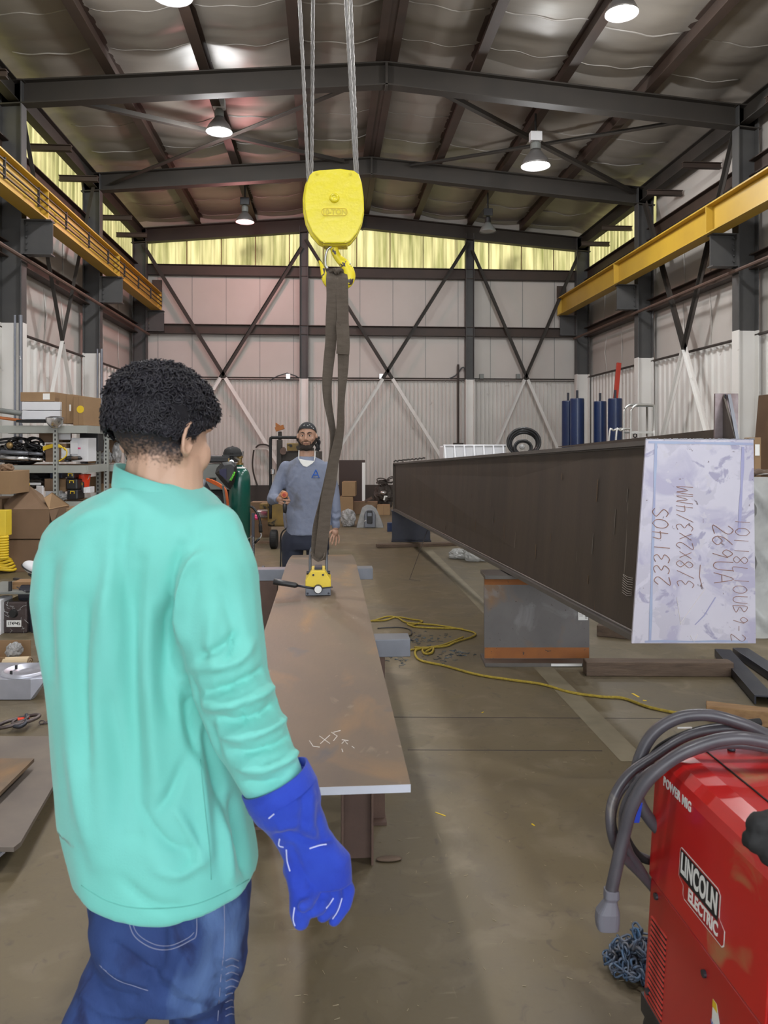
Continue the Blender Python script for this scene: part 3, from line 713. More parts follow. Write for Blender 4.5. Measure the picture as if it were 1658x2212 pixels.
# raised edge, lettering
rim = [W(722 + math.copysign(19, math.cos(2 * pi * k / 24)) + 8.6 * math.cos(2 * pi * k / 24), 457.5 + 8 * math.sin(2 * pi * k / 24), DH - .079) for k in range(24)]
MB().tube(rim, .0013, 6, closed=True).build('raised_rim', M['yelm'], np_)
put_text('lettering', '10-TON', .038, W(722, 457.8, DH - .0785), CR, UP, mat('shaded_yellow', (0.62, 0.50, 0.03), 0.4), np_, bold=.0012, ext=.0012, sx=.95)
MB().obox(W(724, 529, DH), CR * .062, CF * .045, UP * .014).build('crosshead', M['yelh'], hb, bevel=.004)
MB().obox(W(724, 522, DH), CR * .055, CF * .05, UP * .01).build('bottom_spacer', M['yel2'], hb, bevel=.003)
# hook: swept tapering curve
hk = [(722, 528, .021), (722, 540, .021), (726, 550, .021), (734, 561, .023), (746, 573, .028), (753, 588, .031), (753, 601, .033), (745, 612, .032), (731, 618, .030), (716, 616, .026), (705, 607, .021), (700, 595, .017), (697, 582, .013), (693, 571, .009), (689, 563, .004)]
P = catmull([W(x, y, DH) for x, y, r in hk], 6); rr = catmull([Vector((r, 0, 0)) for _, _, r in hk], 6)
MB().tube(P, [v.x for v in rr], 18, flat=.75).build('hook', M['yelh'], hb, smooth=True)
P = catmull([W(x, y, DH - .012) for x, y in ((716, 533), (707, 540), (703, 555), (703, 572), (707, 580))], 6)
MB().tube(P, .006, 8, flat=1.6).build('safety_latch', M['galvl'] if 'galvl' in M else M['alu'], hb, smooth=True)
# wire ropes
bz = 6.35
for k, (xb, yb, xt, db, lab) in enumerate(((666, 385, 647, -.03, 'leftmost'), (672, 385, 676, .03, 'second from the left'), (769, 385, 747, -.03, 'third from the left'), (772, 385, 757, .03, 'rightmost'))):
    a = W(xb, yb + 20, DH + db); t = W(xt, 0, DH + db * 2); b = a + (t - a) * ((bz - a.z) / (t.z - a.z))
    mb = MB(); n = 260; dr = (b - a).normalized(); u = dr.cross(CF).normalized(); v = dr.cross(u)
    for s_ in range(4):
        pts = []
        for i in range(n + 1):
            ph = i * 0.36 + s_ * pi / 2
            pts.append(a.lerp(b, i / n) + (u * math.cos(ph) + v * math.sin(ph)) * .0052)
        mb.tube(pts, .0052, 5)
    tag(mb.build('wire_rope', M['wire'], smooth=True), 'twisted steel wire rope lifting the yellow hook block, %s of the four' % lab, 'rope', 'hoist wire ropes')
e = thing('crane_bridge', 'crane bridge girder with hoist trolley above the frame', 'crane', (0, DH, 5.5))
MB().box(-4.27, 6.15, DH + .25, DH + .6, 5.45, 6.0).build('bridge_girder', M['yel'], e)
MB().box(-.5, .3, DH - .35, DH + .2, 6.3, 6.7).build('hoist_trolley', M['yel'], e)
MB().box(-.4, .2, DH - .1, DH + .5, 5.98, 6.32).build('trolley_frame', M['steel'], e)
# webbing sling
def ribbon(mb, pts, w, t, k=8):
    P = catmull([W(x, y, DH + dd) for x, y, dd, th in pts], k); T = catmull([Vector((th, 0, 0)) for *_, th in pts], k)
    rs = []
    for i, p in enumerate(P):
        tg = (P[min(i + 1, len(P) - 1)] - P[max(i - 1, 0)]).normalized(); th = T[i].x
        a = CR * math.cos(th) + CF * math.sin(th); a = (a - tg * a.dot(tg)).normalized(); b = tg.cross(a)
        rs.append([p + a * w + b * t * .6, p + a * w * .0 + b * t, p - a * w + b * t * .6, p - a * w - b * t * .6, p - b * t, p + a * w - b * t * .6])
    mb.rings(rs)
sl = thing('webbing_sling', 'worn brown webbing lifting sling looped between hook and lifting magnet', 'sling', W(720, 600, DH))
mb = MB()
ribbon(mb, [(718, 588, 0, .15), (716, 605, -.035, .1), (717, 640, -.03, .1), (715, 690, -.02, .1), (714, 740, 0, .15), (709, 790, 0, .5), (706, 830, 0, .7), (708, 870, .01, .9), (714, 905, .01, 1.05), (719, 940, .02, 1.1), (717, 985, .01, 1.1), (707, 1040, 0, 1.0), (697, 1090, .01, .75), (687, 1140, .01, .35), (684, 1180, 0, .2), (686, 1205, 0, .1)], .029, .005)
mb.build('sling_leg', M['webb'], sl, smooth=False)
mb = MB()
ribbon(mb, [(736, 588, 0, -.15), (738, 605, -.035, -.1), (739, 640, -.03, 0), (740, 690, -.02, .3), (741, 740, 0, .3), (741, 790, 0, .6), (738, 840, -.01, 1.0), (736, 880, -.02, 1.1), (735, 920, -.02, 1.0), (729, 960, -.02, .8), (720, 1000, -.03, .7), (712, 1050, -.03, .3), (704, 1090, -.03, .1), (699, 1140, -.03, .1), (694, 1180, -.03, .1), (691, 1208, -.02, .1)], .031, .005)
mb.build('sling_leg', M['webb'], sl, smooth=False)
mb = MB(); ribbon(mb, [(739, 700, -.03, .2), (740, 720, -.035, .3), (741, 745, -.035, .3), (740, 765, -.03, .3)], .034, .008); 
for k in range(30):
    p = W(random.uniform(727, 737), random.uniform(700, 725), DH - .04); mb.tube([p, p + Vector((random.uniform(-.015, .005), 0, random.uniform(-.02, .02)))], .0012, 4)
mb.build('frayed_patch', M['webb'], sl)
mb = MB(); ribbon(mb, [(714, 588, .0, .3), (723, 583, -.03, 0), (727, 587, -.03, 0), (732, 583, -.03, 0), (740, 588, 0, -.3)], .012, .012); mb.build('hook_fold', M['webb'], sl)
mb = MB(); ribbon(mb, [(676, 1195, -.0, 1.4), (682, 1206, -.02, 1.4), (690, 1210, -.02, 1.4), (698, 1206, -.02, 1.4), (703, 1195, 0, 1.4)], .026, .006); mb.build('lower_loop', M['webb'], sl)

# ------------------------------------------------------------------ steel plate on its stands
PZ = 0.765; TH = 0.018
x0, x1 = -0.262, 0.195
y0p = 1.80
mb = MB(); rs = []
N_ = 40
for i in range(N_ + 1):
    y = y0p + (6.05 - y0p) * i / N_
    dz = 0.0 if y < 5.0 else -0.075 * ((y - 5.0) / 1.05) ** 1.6
    rs.append([(x0, y, PZ + dz - TH), (x1, y, PZ + dz - TH), (x1, y, PZ + dz), (x0, y, PZ + dz)])
mb.rings(rs)
pt = thing('steel_plate', 'long rust brown steel plate lying across low stands in the centre', 'steel plate', (0, 1.8, PZ))
for f in range(len(mb.mi)): pass
plm = mb.build('plate_body', M['plate'], pt)
MB().box(x0, x1, y0p - .002, y0p + .0, PZ - TH, PZ).build('cut_edge', M['platee'], pt)
mb = MB()
def mark(ps, r=.0012):
    P = [G(x, y, PZ + .0006) for x, y in ps]; mb.tube(P, r, 4)
for ps in (((738, 1598), (752, 1600)), ((738, 1606), (744, 1600), (750, 1607)), ((738, 1618), (740, 1624)), ((690, 1590), (712, 1606)), ((712, 1588), (692, 1606)), ((716, 1582), (728, 1590), (720, 1600)), ((760, 1612), (765, 1616)), ((720, 1582), (735, 1578)), ((668, 1600), (676, 1612), (690, 1614))): mark(ps)
mb.build('chalk_mark', M['wchalk'], plm)

def stand(nm, Y, xa, xb, lab, posts_):
    e = thing('trestle_stand', lab, 'trestle', ((xa + xb) / 2, Y, 0), 'trestle stands under the plate')
    zt = PZ - TH; h = .072
    mb = MB(); mb.bar((xa, Y + .05, zt - .004), (xb, Y + .05, zt - .004), .10, .008); mb.bar((xa, Y, zt - h / 2), (xb, Y, zt - h / 2), .008, h); mb.bar((xa, Y + .1, zt - h / 2), (xb, Y + .1, zt - h / 2), .008, h)
    mb.build('cross_beam', M['galv'], e, bevel=.002)
    for (xp, w) in posts_:
        MB().ibeam((xp, Y + .05, 0), (xp, Y + .05, zt - .008), w, .10, .010, .008, up=(0, 1, 0)).build('post', M['rust'], e)
        MB().box(xp - w * .6, xp + w * .6, Y - .04, Y + .16, 0, .012).build('foot_plate', M['rust'], e)
p1 = HYp(537, 1230, 5.02); p2 = HYp(805, 1230, 5.02)
stand('far', 5.02, -.72, p2.x, 'far trestle with galvanised cross beam under the plate behind the magnet', ((HYp(569, 1300, 5.02).x, .17), (.165, .06)))
p3 = HYp(886, 1390, 3.2)
stand('near', 3.2, -.40, p3.x, 'near trestle with galvanised cross beam sticking out right of the plate', ((.215, .05), (-.30, .10)))
# front post: rusty H-beam leg
a = G(738, 1872); b = G(806, 1872); xm = (a.x + b.x) / 2
e = thing('beam_post', 'rusty brown H beam post standing under the near end of the plate', 'steel post', (xm, a.y, 0))
MB().ibeam((xm, a.y + .06, 0), (xm, a.y + .06, PZ - TH), .12, .118, .008, .012, up=(1, 0, 0)).build('beam_shaft', M['rust'], e)
pp = G(828, 1763)
tag(MB().box(pp.x - .04, pp.x, pp.y, pp.y + .03, 0, PZ - TH - .08).build('flat_bar', M['dsteel']), 'dark blue steel flat bar standing behind the rusty post', 'steel bar')
pp = G(840, 1858); mb = MB()
tag(mb.sph((pp.x, pp.y, .006), (.05, .02, .006)).build('rag_scrap', M['wood'], smooth=True), 'small flat brown scrap on the floor right of the front post', 'scrap')

# ------------------------------------------------------------------ lifting magnet
lm = W(687, 1283, 4.06); lz = PZ + .001; c = Vector((lm.x, lm.y + .06, lz))
m_ = thing('lifting_magnet', 'small yellow lifting magnet with black lever standing on the steel plate', 'lifting magnet', c)
MB().box(c.x - .066, c.x + .066, c.y - .09, c.y + .09, lz, lz + .04).build('pole_base', M['galv'], m_, bevel=.004)
bd = [(-.066, .04), (.066, .04), (.066, .078), (.034, .128), (-.034, .128), (-.066, .078)]
MB().prism([(c.x + x, c.y - .088, lz + z) for x, z in bd], (0, .176, 0)).build('yellow_body', M['yelm'], m_, bevel=.005)
MB().box(c.x - .02, c.x + .02, c.y - .05, c.y + .05, lz + .126, lz + .14).build('top_bar', M['dsteel'], m_, bevel=.003)
mb = MB()
for (x, z) in ((-.025, .108), (.025, .108), (-.054, .012), (.054, .012)): mb.cyl((c.x + x, c.y - .094, lz + z), (c.x + x, c.y - .086, lz + z), .0055, n=10)
mb.build('screw', M['dsteel'], m_)
dl = MB().cyl((c.x, c.y - .12, lz + .038), (c.x, c.y - .088, lz + .038), .022, n=28).build('dial_hub', M['dsteel'], m_, bevel=.003)
MB().cyl((c.x, c.y - .1215, lz + .038), (c.x, c.y - .119, lz + .038), .0185, n=28).build('dial_face', M['label'], dl)
lev = MB(); pa = Vector((c.x - .015, c.y - .105, lz + .04)); pb = W(590, 1256, dep(pa) - .02); pm = pa.lerp(pb, .42)
lev.tube([pa, pm], .006, 10); hnd = lev.build('lever_arm', M['dsteel'], m_, smooth=True)
MB().tube([pm, pm.lerp(pb, .1), pm.lerp(pb, .98), pb], [.009, .014, .016, .012], 16).build('rubber_grip', M['black'], hnd, smooth=True)
MB().tube([Vector((c.x + .01, c.y - .1, lz + .04)), Vector((c.x + .075, c.y - .1, lz + .046))], .0035, 6).build('release_pin', M['dsteel'], m_)
sh = [(c.x - .043, c.y, lz + .1), (c.x - .043, c.y, lz + .19), (c.x - .034, c.y, lz + .235), (c.x, c.y, lz + .255), (c.x + .034, c.y, lz + .235), (c.x + .043, c.y, lz + .19), (c.x + .043, c.y, lz + .1)]
MB().tube(catmull(sh, 6), .0075, 12).build('shackle', M['galv'], m_, smooth=True)
for s_ in (-1, 1): MB().cyl((c.x + s_ * .035, c.y, lz + .105), (c.x + s_ * .062, c.y, lz + .105), .010, n=12).build('shackle_pin', M['dsteel'], m_)

# ------------------------------------------------------------------ the big girder
def gp(x, y, d): return W(x, y, d)
dN, dF = 3.40, 12.1
NTL, NTR, NBR, NBL = gp(1396, 951, dN), gp(1626, 951, dN), gp(1630, 1386, dN), gp(1366, 1386, dN)
fw = .5
FTL, FBL = gp(848, 1000, dF), gp(848, 1103, dF)
FTR, FBR = FTL + CR * fw, FBL + CR * fw
g = thing('plate_girder', 'huge dark steel plate girder raised on stubs, running away on the right', 'girder', (NBL.x, NBL.y, 0))
def hex8(a, b, c_, d, th):   # quad top surface a,b,c,d with thickness down
    dn = Vector((0, 0, -th)); return [a + dn, b + dn, c_ + dn, d + dn, a, b, c_, d]
MB().hexa(hex8(NTL, NTR, FTR, FTL, .022)).build('top_flange', M['girdf'], g)
up_ = Vector((0, 0, .025))
MB().hexa(hex8(NBL + up_, NBR + up_, FBR + up_, FBL + up_, .025)).build('bottom_flange', M['girdf'], g)
def web(off):
    a, b, c_, d = NBL + CR * off, FBL + CR * off, FTL + CR * off, NTL + CR * off
    th = CR * .012
    return MB().hexa([a, a + th, b + th, b, d, d + th, c_ + th, c_])
web(.03).build('web', M['girder'], g); web(.44).build('web', M['girder'], g)
MB().hexa([FBL, FBR, FBR + CF * .02, FBL + CF * .02, FTL, FTR, FTR + CF * .02, FTL + CF * .02]).build('far_end_plate', M['girder'], g)
# weld beads
mb = MB()
for z_, A, B in ((-.026, NTL, FTL), (.03, NBL, FBL)):
    mb.tube([A + CR * .027 + UP * z_, B + CR * .027 + UP * z_], .006, 6)
mb.build('fillet_weld', M['girdf'], g)
# drips and chalk on the web
bv = None
mb = MB(); mc = MB()
def onweb(t, h, off=.0285):
    b = (NBL + CR * off).lerp(FBL + CR * off, t); tt = (NTL + CR * off).lerp(FTL + CR * off, t); return b.lerp(tt, h)
for k in range(42):
    t = random.uniform(.01, .8); h = random.uniform(.1, .85); l = random.uniform(.03, .14)
    mb2 = mb if k % 2 else mc
    mb2.bar(onweb(t, h), onweb(t, h - l), .006 * random.uniform(.5, 1.6), .001, -CR)
mb.build('rust_drip', mat('rust_drip_brown', (0.13, 0.075, 0.035), .8), g); mc.build('pale_drip', mat('pale_drip_streak', (0.12, 0.105, 0.085), .8), g)
mb = MB(); bt = .015
for j in range(9):
    h = .30 - j * .012
    mb.tube([onweb(.012, h + random.uniform(-.004, .004), .027), onweb(.018, h - .006, .027), onweb(.024, h + random.uniform(0, .008), .027)], .0012, 4)
mb.build('chalk_mark', mat('dull_chalk', (0.3, 0.27, 0.24), .9), g)
# end plate (lavender heat-tinted face) with weld lines and marker
EP = thing('end_plate', 'tall lavender grey steel plate with brown marker writing on the girder end', 'steel plate', (NBL.x, NBL.y, NBL.z))
q = [gp(1364, 1390, dN - .012), gp(1632, 1390, dN - .012), gp(1627, 949, dN - .012), gp(1395, 949, dN - .012)]
ep = MB().prism(q, CF * .014).build('plate_face', M['endp'], EP, bevel=.001)
dE = dN - .0132
mb = MB()
for pl_ in ([(1413, 958), (1412, 1000), (1410, 1090), (1405, 1200), (1403, 1300), (1402, 1380)], ):
    pass
def flat(mb, pts, w, d=dE, th=.0006):
    P = [gp(x, y, d) for x, y in pts]; L = []
    for i, p in enumerate(P):
        t = (P[min(i + 1, len(P) - 1)] - P[max(i - 1, 0)]).normalized(); s_ = t.cross(CF).normalized()
        ww = w * (1 + .25 * math.sin(i * 2.3)); L.append([p + s_ * ww / 2, p - s_ * ww / 2, p - s_ * ww / 2 - CF * th, p + s_ * ww / 2 - CF * th])
    mb.rings(L)
flat(mb, [(1416, 958), (1415, 1000), (1413, 1060), (1411, 1120), (1409, 1190), (1407, 1260), (1405, 1330), (1403, 1384)], .011)
flat(mb, [(1392, 1386), (1430, 1385), (1490, 1386), (1550, 1385), (1614, 1386)], .009)
flat(mb, [(1400, 955), (1450, 956), (1510, 957), (1570, 958), (1626, 959)], .010)
mb.build('heat_line', M['weld'], ep)
mb = MB(); flat(mb, [(1604, 965), (1603, 1010), (1601, 1050), (1598, 1100), (1596, 1150)], .012); flat(mb, [(1545, 1290), (1520, 1330), (1500, 1350)], .004)
mb.build('heat_line', mat('violet_heat_tint', (0.29, 0.29, 0.46), .5, .2), ep)
mb = MB()
for k in range(60):
    mb.sph(gp(1396 + k * 3.9, 949, dN - .006), (.007, .008, .004 * random.uniform(.5, 1.2)), 6, 4)
mb.build('weld_bead', M['galv'], ep)
GL = {'0': [[(.5, 1), (.1, .75), (.1, .25), (.5, 0), (.9, .25), (.9, .75), (.5, 1)]], '1': [[(.5, 1), (.5, 0)]], '2': [[(.1, .75), (.5, 1), (.9, .7), (.1, 0), (.95, .05)]], '3': [[(.1, .9), (.6, 1), (.85, .75), (.4, .5), (.9, .3), (.5, 0), (.05, .1)]],
      '4': [[(.2, 1), (.1, .5), (.9, .5)], [(.75, 1), (.7, 0)]], '6': [[(.8, 1), (.2, .6), (.1, .2), (.5, 0), (.9, .25), (.5, .5), (.15, .3)]], '8': [[(.5, .5), (.1, .75), (.5, 1), (.9, .75), (.1, .25), (.5, 0), (.9, .25), (.5, .5)]],
      '9': [[(.9, .7), (.5, 1), (.15, .7), (.5, .5), (.9, .75), (.6, 0)]], '/': [[(.1, 0), (.9, 1)]], 'S': [[(.9, .85), (.5, 1), (.1, .75), (.85, .3), (.5, 0), (.1, .15)]], 'x': [[(.1, .8), (.9, .1)], [(.9, .8), (.1, .1)]], 'M': [[(.0, 0), (.15, 1), (.5, .3), (.85, 1), (1, 0)]], 'A': [[(.0, 0), (.5, 1), (1, 0)], [(.2, .4), (.8, .4)]], 'L': [[(.3, 1), (.2, 0), (.8, .05)]], '-': [[(.2, .5), (.8, .5)]], 'U': [[(.1, 1), (.15, .2), (.5, 0), (.85, .2), (.9, 1)]], 'B': [[(.1, 0), (.1, 1), (.8, .8), (.2, .5), (.9, .25), (.1, 0)]], 'W': [[(0, 1), (.25, 0), (.5, .7), (.75, 0), (1, 1)]], ' ': []}
def hand(mb, s, base, adv, upv, r=.0016):   # base px of the first letter corner, adv px per letter, upv px letter height vector
    x, y = base
    for ch in s:
        j = random.uniform(-2, 2)
        for st in GL[ch]:
            P = catmull([gp(x + adv[0] * u * .82 + upv[0] * v + j, y + adv[1] * u * .82 + upv[1] * v + j, dE - .0004) for u, v in st], 4)
            mb.tube(P, r, 5)
        x += adv[0]; y += adv[1]
for args in (('233140S', (1448, 1268), (-1.0, -25), (-34, -3), .0019), ('3/8x2x3/4MM', (1497, 1270), (0, -20), (-36, -4), .0015), ('269UA', (1538, 1130), (1, 27), (43, 3), .0017), ('10118L10UB9-2', (1588, 1118), (-.6, 21.0), (31, 2), .0013)):
    mb = MB(); hand(mb, *args); mb.build('marker_writing', M['chalk'], ep)
mb = MB()
mb.tube([gp(1516, 1268, dE - .0004), gp(1510, 1245, dE - .0004), gp(1512, 1220, dE - .0004)], .0016, 5)
mb.build('marker_stroke', M['chalk'], ep)
mb = MB(); mb.tube([gp(1490, 1372, dE), gp(1498, 1388, dE), gp(1506, 1370, dE)], .001, 4); mb.tube([gp(1461, 1290, dE), gp(1470, 1350, dE)], .0008, 4); mb.tube([gp(1524, 1270, dE), gp(1470, 1345, dE)], .0008, 4)
mb.build('scribed_line', M['wchalk'], ep)
# lug standing on the girder
tz = NTL.z
lug = thing('lifting_lug', 'upright steel lug with triangular gusset welded on top of the girder', 'steel bracket', gp(1569, 948, 3.55))
q = [gp(1543, 952, 3.56), gp(1594, 952, 3.56), gp(1594, 850, 3.56), gp(1544, 850, 3.56)]
MB().prism(q, CF * .014).build('lug_plate', mat('heat_stained_steel', (0.33, 0.29, 0.30), .4, .5, (0.10, 0.055, 0.05), 9, 1.0), lug, bevel=.001)
a, b = gp(1565, 952, 3.56), gp(1565, 852, 3.56); cpt = gp(1592, 950, 3.40)
MB().prism([a, b + UP * -.004, Vector((cpt.x, cpt.y, cpt.z))], CR * -.01).build('gusset', M['girder'], lug)
MB().bar(gp(1574, 853, 3.55), cpt, .014, .010).build('gusset_edge', M['galv'], lug)
mb = MB()
for k in range(26): mb.sph(gp(1566, 853 + k * 3.7, 3.55), .0045, 6, 4)
mb.build('weld_bead', M['dsteel'], lug)
# long stiffener behind it
a = gp(1543, 951, 3.6); b = gp(1205, 966, 6.2)
fn_ = MB().hexa([a, a + CR * .02, b + CR * .02, b, a + UP * .05, a + CR * .02 + UP * .05, b + CR * .02 + UP * .006, b + UP * .006]).build('stiffener', M['girder'])
tag(fn_, 'long low dark steel stiffener lying on the girder top behind the lug', 'steel bar')
# ------------------------------------------------------------------ foreground person
D1 = 1.50
def ring(c, ux, uy, a, b, n=40, p=2.3):
    out = []
    for k in range(n):
        t = 2 * pi * k / n; ct, st = math.cos(t), math.sin(t)
        out.append(c + ux * a * math.copysign(abs(ct) ** (2 / p), ct) + uy * b * math.copysign(abs(st) ** (2 / p), st))
    return out
def smoothstep(t): t = max(0, min(1, t)); return t * t * (3 - 2 * t)
man = thing('person', 'man seen from behind in mint green jacket, blue jeans and blue welding glove', 'person', (W(360, 1500, D1).x, W(360, 1500, D1).y, 0))
# --- head and neck (one skin surface)
fd = (CF * math.cos(.60) + CR * math.sin(.60)).normalized()      # where he looks
fdt = (fd - UP * .30).normalized()
rd = fdt.cross(UP).normalized()                                   # his right
ud = rd.cross(fdt).normalized()
HCt = W(352, 930, D1)
def hp(r, f, u): return HCt + rd * r + fdt * f + ud * u
Rh = Matrix((rd, fdt, ud)).transposed()
mb = MB()
mb.sph(hp(0, -.012, .022), (.076, .096, .092), 28, 20, Rh)
mb.sph(hp(0, .028, -.03), (.066, .072, .085), 24, 16, Rh)
mb.sph(hp(0, .052, -.088), (.043, .040, .034), 20, 12, Rh)       # chin, jaw
for s_ in (-1, 1):
    cap(mb, hp(s_ * .056, -.005, -.045), .022, hp(s_ * .032, .062, -.105), .023)
    mb.sph(hp(s_ * .040, .062, -.034), (.028, .026, .034), 14, 10, Rh)
mb.sph(hp(0, .078, .030), (.05, .014, .014), 14, 8, Rh)          # brow
cap(mb, hp(0, .082, .012), .010, hp(0, .100, -.026), .009)       # nose
mb.sph(hp(0, .094, -.058), (.024, .012, .010), 12, 8, Rh)
nk = [W(358, 985, D1 + .005), W(352, 1040, D1 + .0), W(338, 1085, D1 - .01)]
mb.rings([ring(nk[0], CR, CF, .070, .068, 24, 2), ring(nk[1], CR, CF, .076, .070, 24, 2), ring(nk[2], CR, CF, .09, .08, 24, 2)])
cap(mb, W(335, 1050, D1 - .03), .045, W(345, 960, D1 - .03), .042)
# ears
for s_ in (-1, 1):
    e0 = hp(s_ * (.0775 if s_ > 0 else .071), -.004, -.018)
    pts = []
    for k in range(14):
        t = -0.6 + 2 * pi * .80 * k / 13
        pts.append(e0 + fdt * (-.013 * math.sin(t) * 1.15 - .006) + ud * (.030 * math.cos(t)) + rd * s_ * (.012 + .004 * math.sin(t)))
    mb.tube(pts, [.0045] * 14, 8)
    mb.sph(e0 + rd * s_ * .004 + fdt * -.004, (.005, .015, .027), 12, 10, Rh @ Matrix.Rotation(s_ * .3, 3, 'Z'))
    mb.sph(e0 + rd * s_ * .006 + ud * -.027 + fdt * .003, (.005, .007, .010), 10, 8, Rh)
me = remesh(mb, .0035, 3)
body = link('body', me, [M['skin'], M['stub_hair'] if 'stub_hair' in M else M['skin']], man, smooth=True)
# short faded hair at neck and temples: a thin shell
def short_hair():
    m, nt, b = _nodes('short_faded_hair'); N = nt.nodes; L = nt.links
    b.inputs['Base Color'].default_value = (.016, .013, .016, 1); b.inputs['Roughness'].default_value = .7
    n = N.new('ShaderNodeTexNoise'); n.inputs['Scale'].default_value = 190; n.inputs['Detail'].default_value = 3
    tc = N.new('ShaderNodeTexCoord'); L.new(tc.outputs['Object'], n.inputs['Vector'])
    at = N.new('ShaderNodeAttribute'); at.attribute_name = 'cover'
    ad = N.new('ShaderNodeMath'); ad.operation = 'ADD'; L.new(n.outputs['Fac'], ad.inputs[0]); L.new(at.outputs['Fac'], ad.inputs[1])
    r = N.new('ShaderNodeMapRange'); r.inputs[1].default_value = .92; r.inputs[2].default_value = 1.45; L.new(ad.outputs[0], r.inputs[0])
    L.new(r.outputs[0], b.inputs['Alpha']); return m
sh_ = bpy.data.meshes.new('short_hair'); bm = bmesh.new(); bm.from_mesh(me)
keep = {}
for v in bm.verts:
    q = v.co - HCt; r_, f_, u_ = q.dot(rd), q.dot(fdt), q.dot(ud)
    low = -.048                        # nape line
    c = smoothstep((u_ - (low - .075)) / .11) * smoothstep((.045 - f_) / .03)
    if f_ > .0: c *= smoothstep((u_ + .035) / .03)
    if abs(r_) > .079: c = 0
    keep[v.index] = c
lay = bm.verts.layers.float.new('cover')
for v in bm.verts: v[lay] = keep[v.index]
bmesh.ops.delete(bm, geom=[v for v in bm.verts if keep[v.index] < .02], context='VERTS')
bm.normal_update()
for v in bm.verts: v.co += v.normal * .0025
bm.to_mesh(sh_); bm.free()
link('short_hair', sh_, short_hair(), man, smooth=True)
# curly top: displaced cap plus hundreds of curls
def hairpt(th, ph, rad=0.0):      # th polar from ud, ph around
    r_ = math.sin(th) * math.cos(ph); f_ = math.sin(th) * math.sin(ph); u_ = math.cos(th)
    return hp((.084 + rad) * r_, -.012 + (.104 + rad) * f_, .016 + (.094 + rad) * u_), (rd * r_ + fdt * f_ + ud * u_).normalized()
def inhair(th, ph):
    f_ = math.sin(th) * math.sin(ph); u_ = math.cos(th)
    lim = 2.12 if f_ < -.2 else 2.12 - (f_ + .2) * .72
    return th < lim
mb = MB()
def capf(u, v):
    ph = 2 * pi * u; f_ = math.sin(ph); lim = 2.02 if f_ < -.1 else 2.02 - (f_ + .1) * .70
    th = max(.001, lim * v); p, n = hairpt(th, ph, .006)
    nn = noise.noise(p * 55) * .007 + noise.noise(p * 26) * .008
    return p + n * (nn + .007 * (1 - smoothstep((v - .6) / .4) * 1.6))
mb.grid(capf, 110, 60)
hr = mb.build('curly_hair', mat('hair_mass', (0.006, 0.005, 0.008), .95), man, smooth=True)
mb = MB(); rnd = random.Random(3); cnt = 0
while cnt < 3800:
    th = math.acos(1 - rnd.random() * 1.50); ph = rnd.random() * 2 * pi
    if not inhair(th + .10, ph): continue
    p, n = hairpt(th, ph, .010 if th < 1.3 else .006)
    t1 = n.cross(Vector((rnd.uniform(-1, 1), rnd.uniform(-1, 1), rnd.uniform(-1, 1)))).normalized(); t2 = n.cross(t1)
    R_ = rnd.uniform(.0035, .008); H_ = rnd.uniform(.004, .016) * (1 if th < 1.4 else .5); tw = rnd.uniform(3.5, 7.5); pts = []
    for k in range(9):
        a = tw * k / 8; pts.append(p + n * (H_ * k / 8 * 1.0) + t1 * R_ * math.cos(a) + t2 * R_ * math.sin(a) + t1 * .003 * k / 8)
    mb.tube(pts, [.0012, .0016, .0017, .0017, .0017, .0016, .0014, .0012, .0006], 4); cnt += 1
mb.build('curl', M['hair'], hr, smooth=True)['kind'] = 'stuff'
# eyebrow, sideburn come with the short hair

# --- jacket
rows = [(1038, 285, 412, .075), (1056, 240, 440, .09), (1078, 190, 468, .105), (1108, 140, 492, .12), (1148, 102, 515, .13), (1205, 82, 530, .137), (1290, 78, 533, .142), (1380, 90, 522, .142), (1470, 108, 510, .14),
        (1560, 120, 508, .14), (1660, 128, 520, .142), (1760, 140, 538, .148), (1835, 157, 550, .152), (1868, 166, 553, .153), (1880, 170, 553, .153)]
mb = MB(); rs = []
for (y, xl, xr, hd) in rows:
    lean = -.0
    c = W((xl + xr) / 2, y, D1); a = (xr - xl) / 2 / F * D1
    rs.append(ring(c + CF * lean, CR, CF, a, hd, 44, 2.25))
mb.rings(rs)
for (x, y, dd, r) in ((210, 1250, -.085, .07), (385, 1240, -.09, .065)): mb.sph(W(x, y, D1 + dd), (r, .055, .11), 20, 14)
# right sleeve
sl_pts = [W(452, 1165, 1.46), W(470, 1250, 1.42), W(478, 1350, 1.40), W(497, 1470, 1.385), W(530, 1570, 1.375), W(570, 1650, 1.36), W(592, 1692, 1.355)]
chainc(mb, sl_pts, [.070, .076, .078, .075, .070, .058, .054])
# left sleeve, hanging in front of him, seen only at the shoulder
ls = [W(165, 1180, 1.52), W(150, 1330, 1.62), W(185, 1480, 1.70), W(235, 1600, 1.72)]
chainc(mb, ls, [.070, .066, .062, .052])
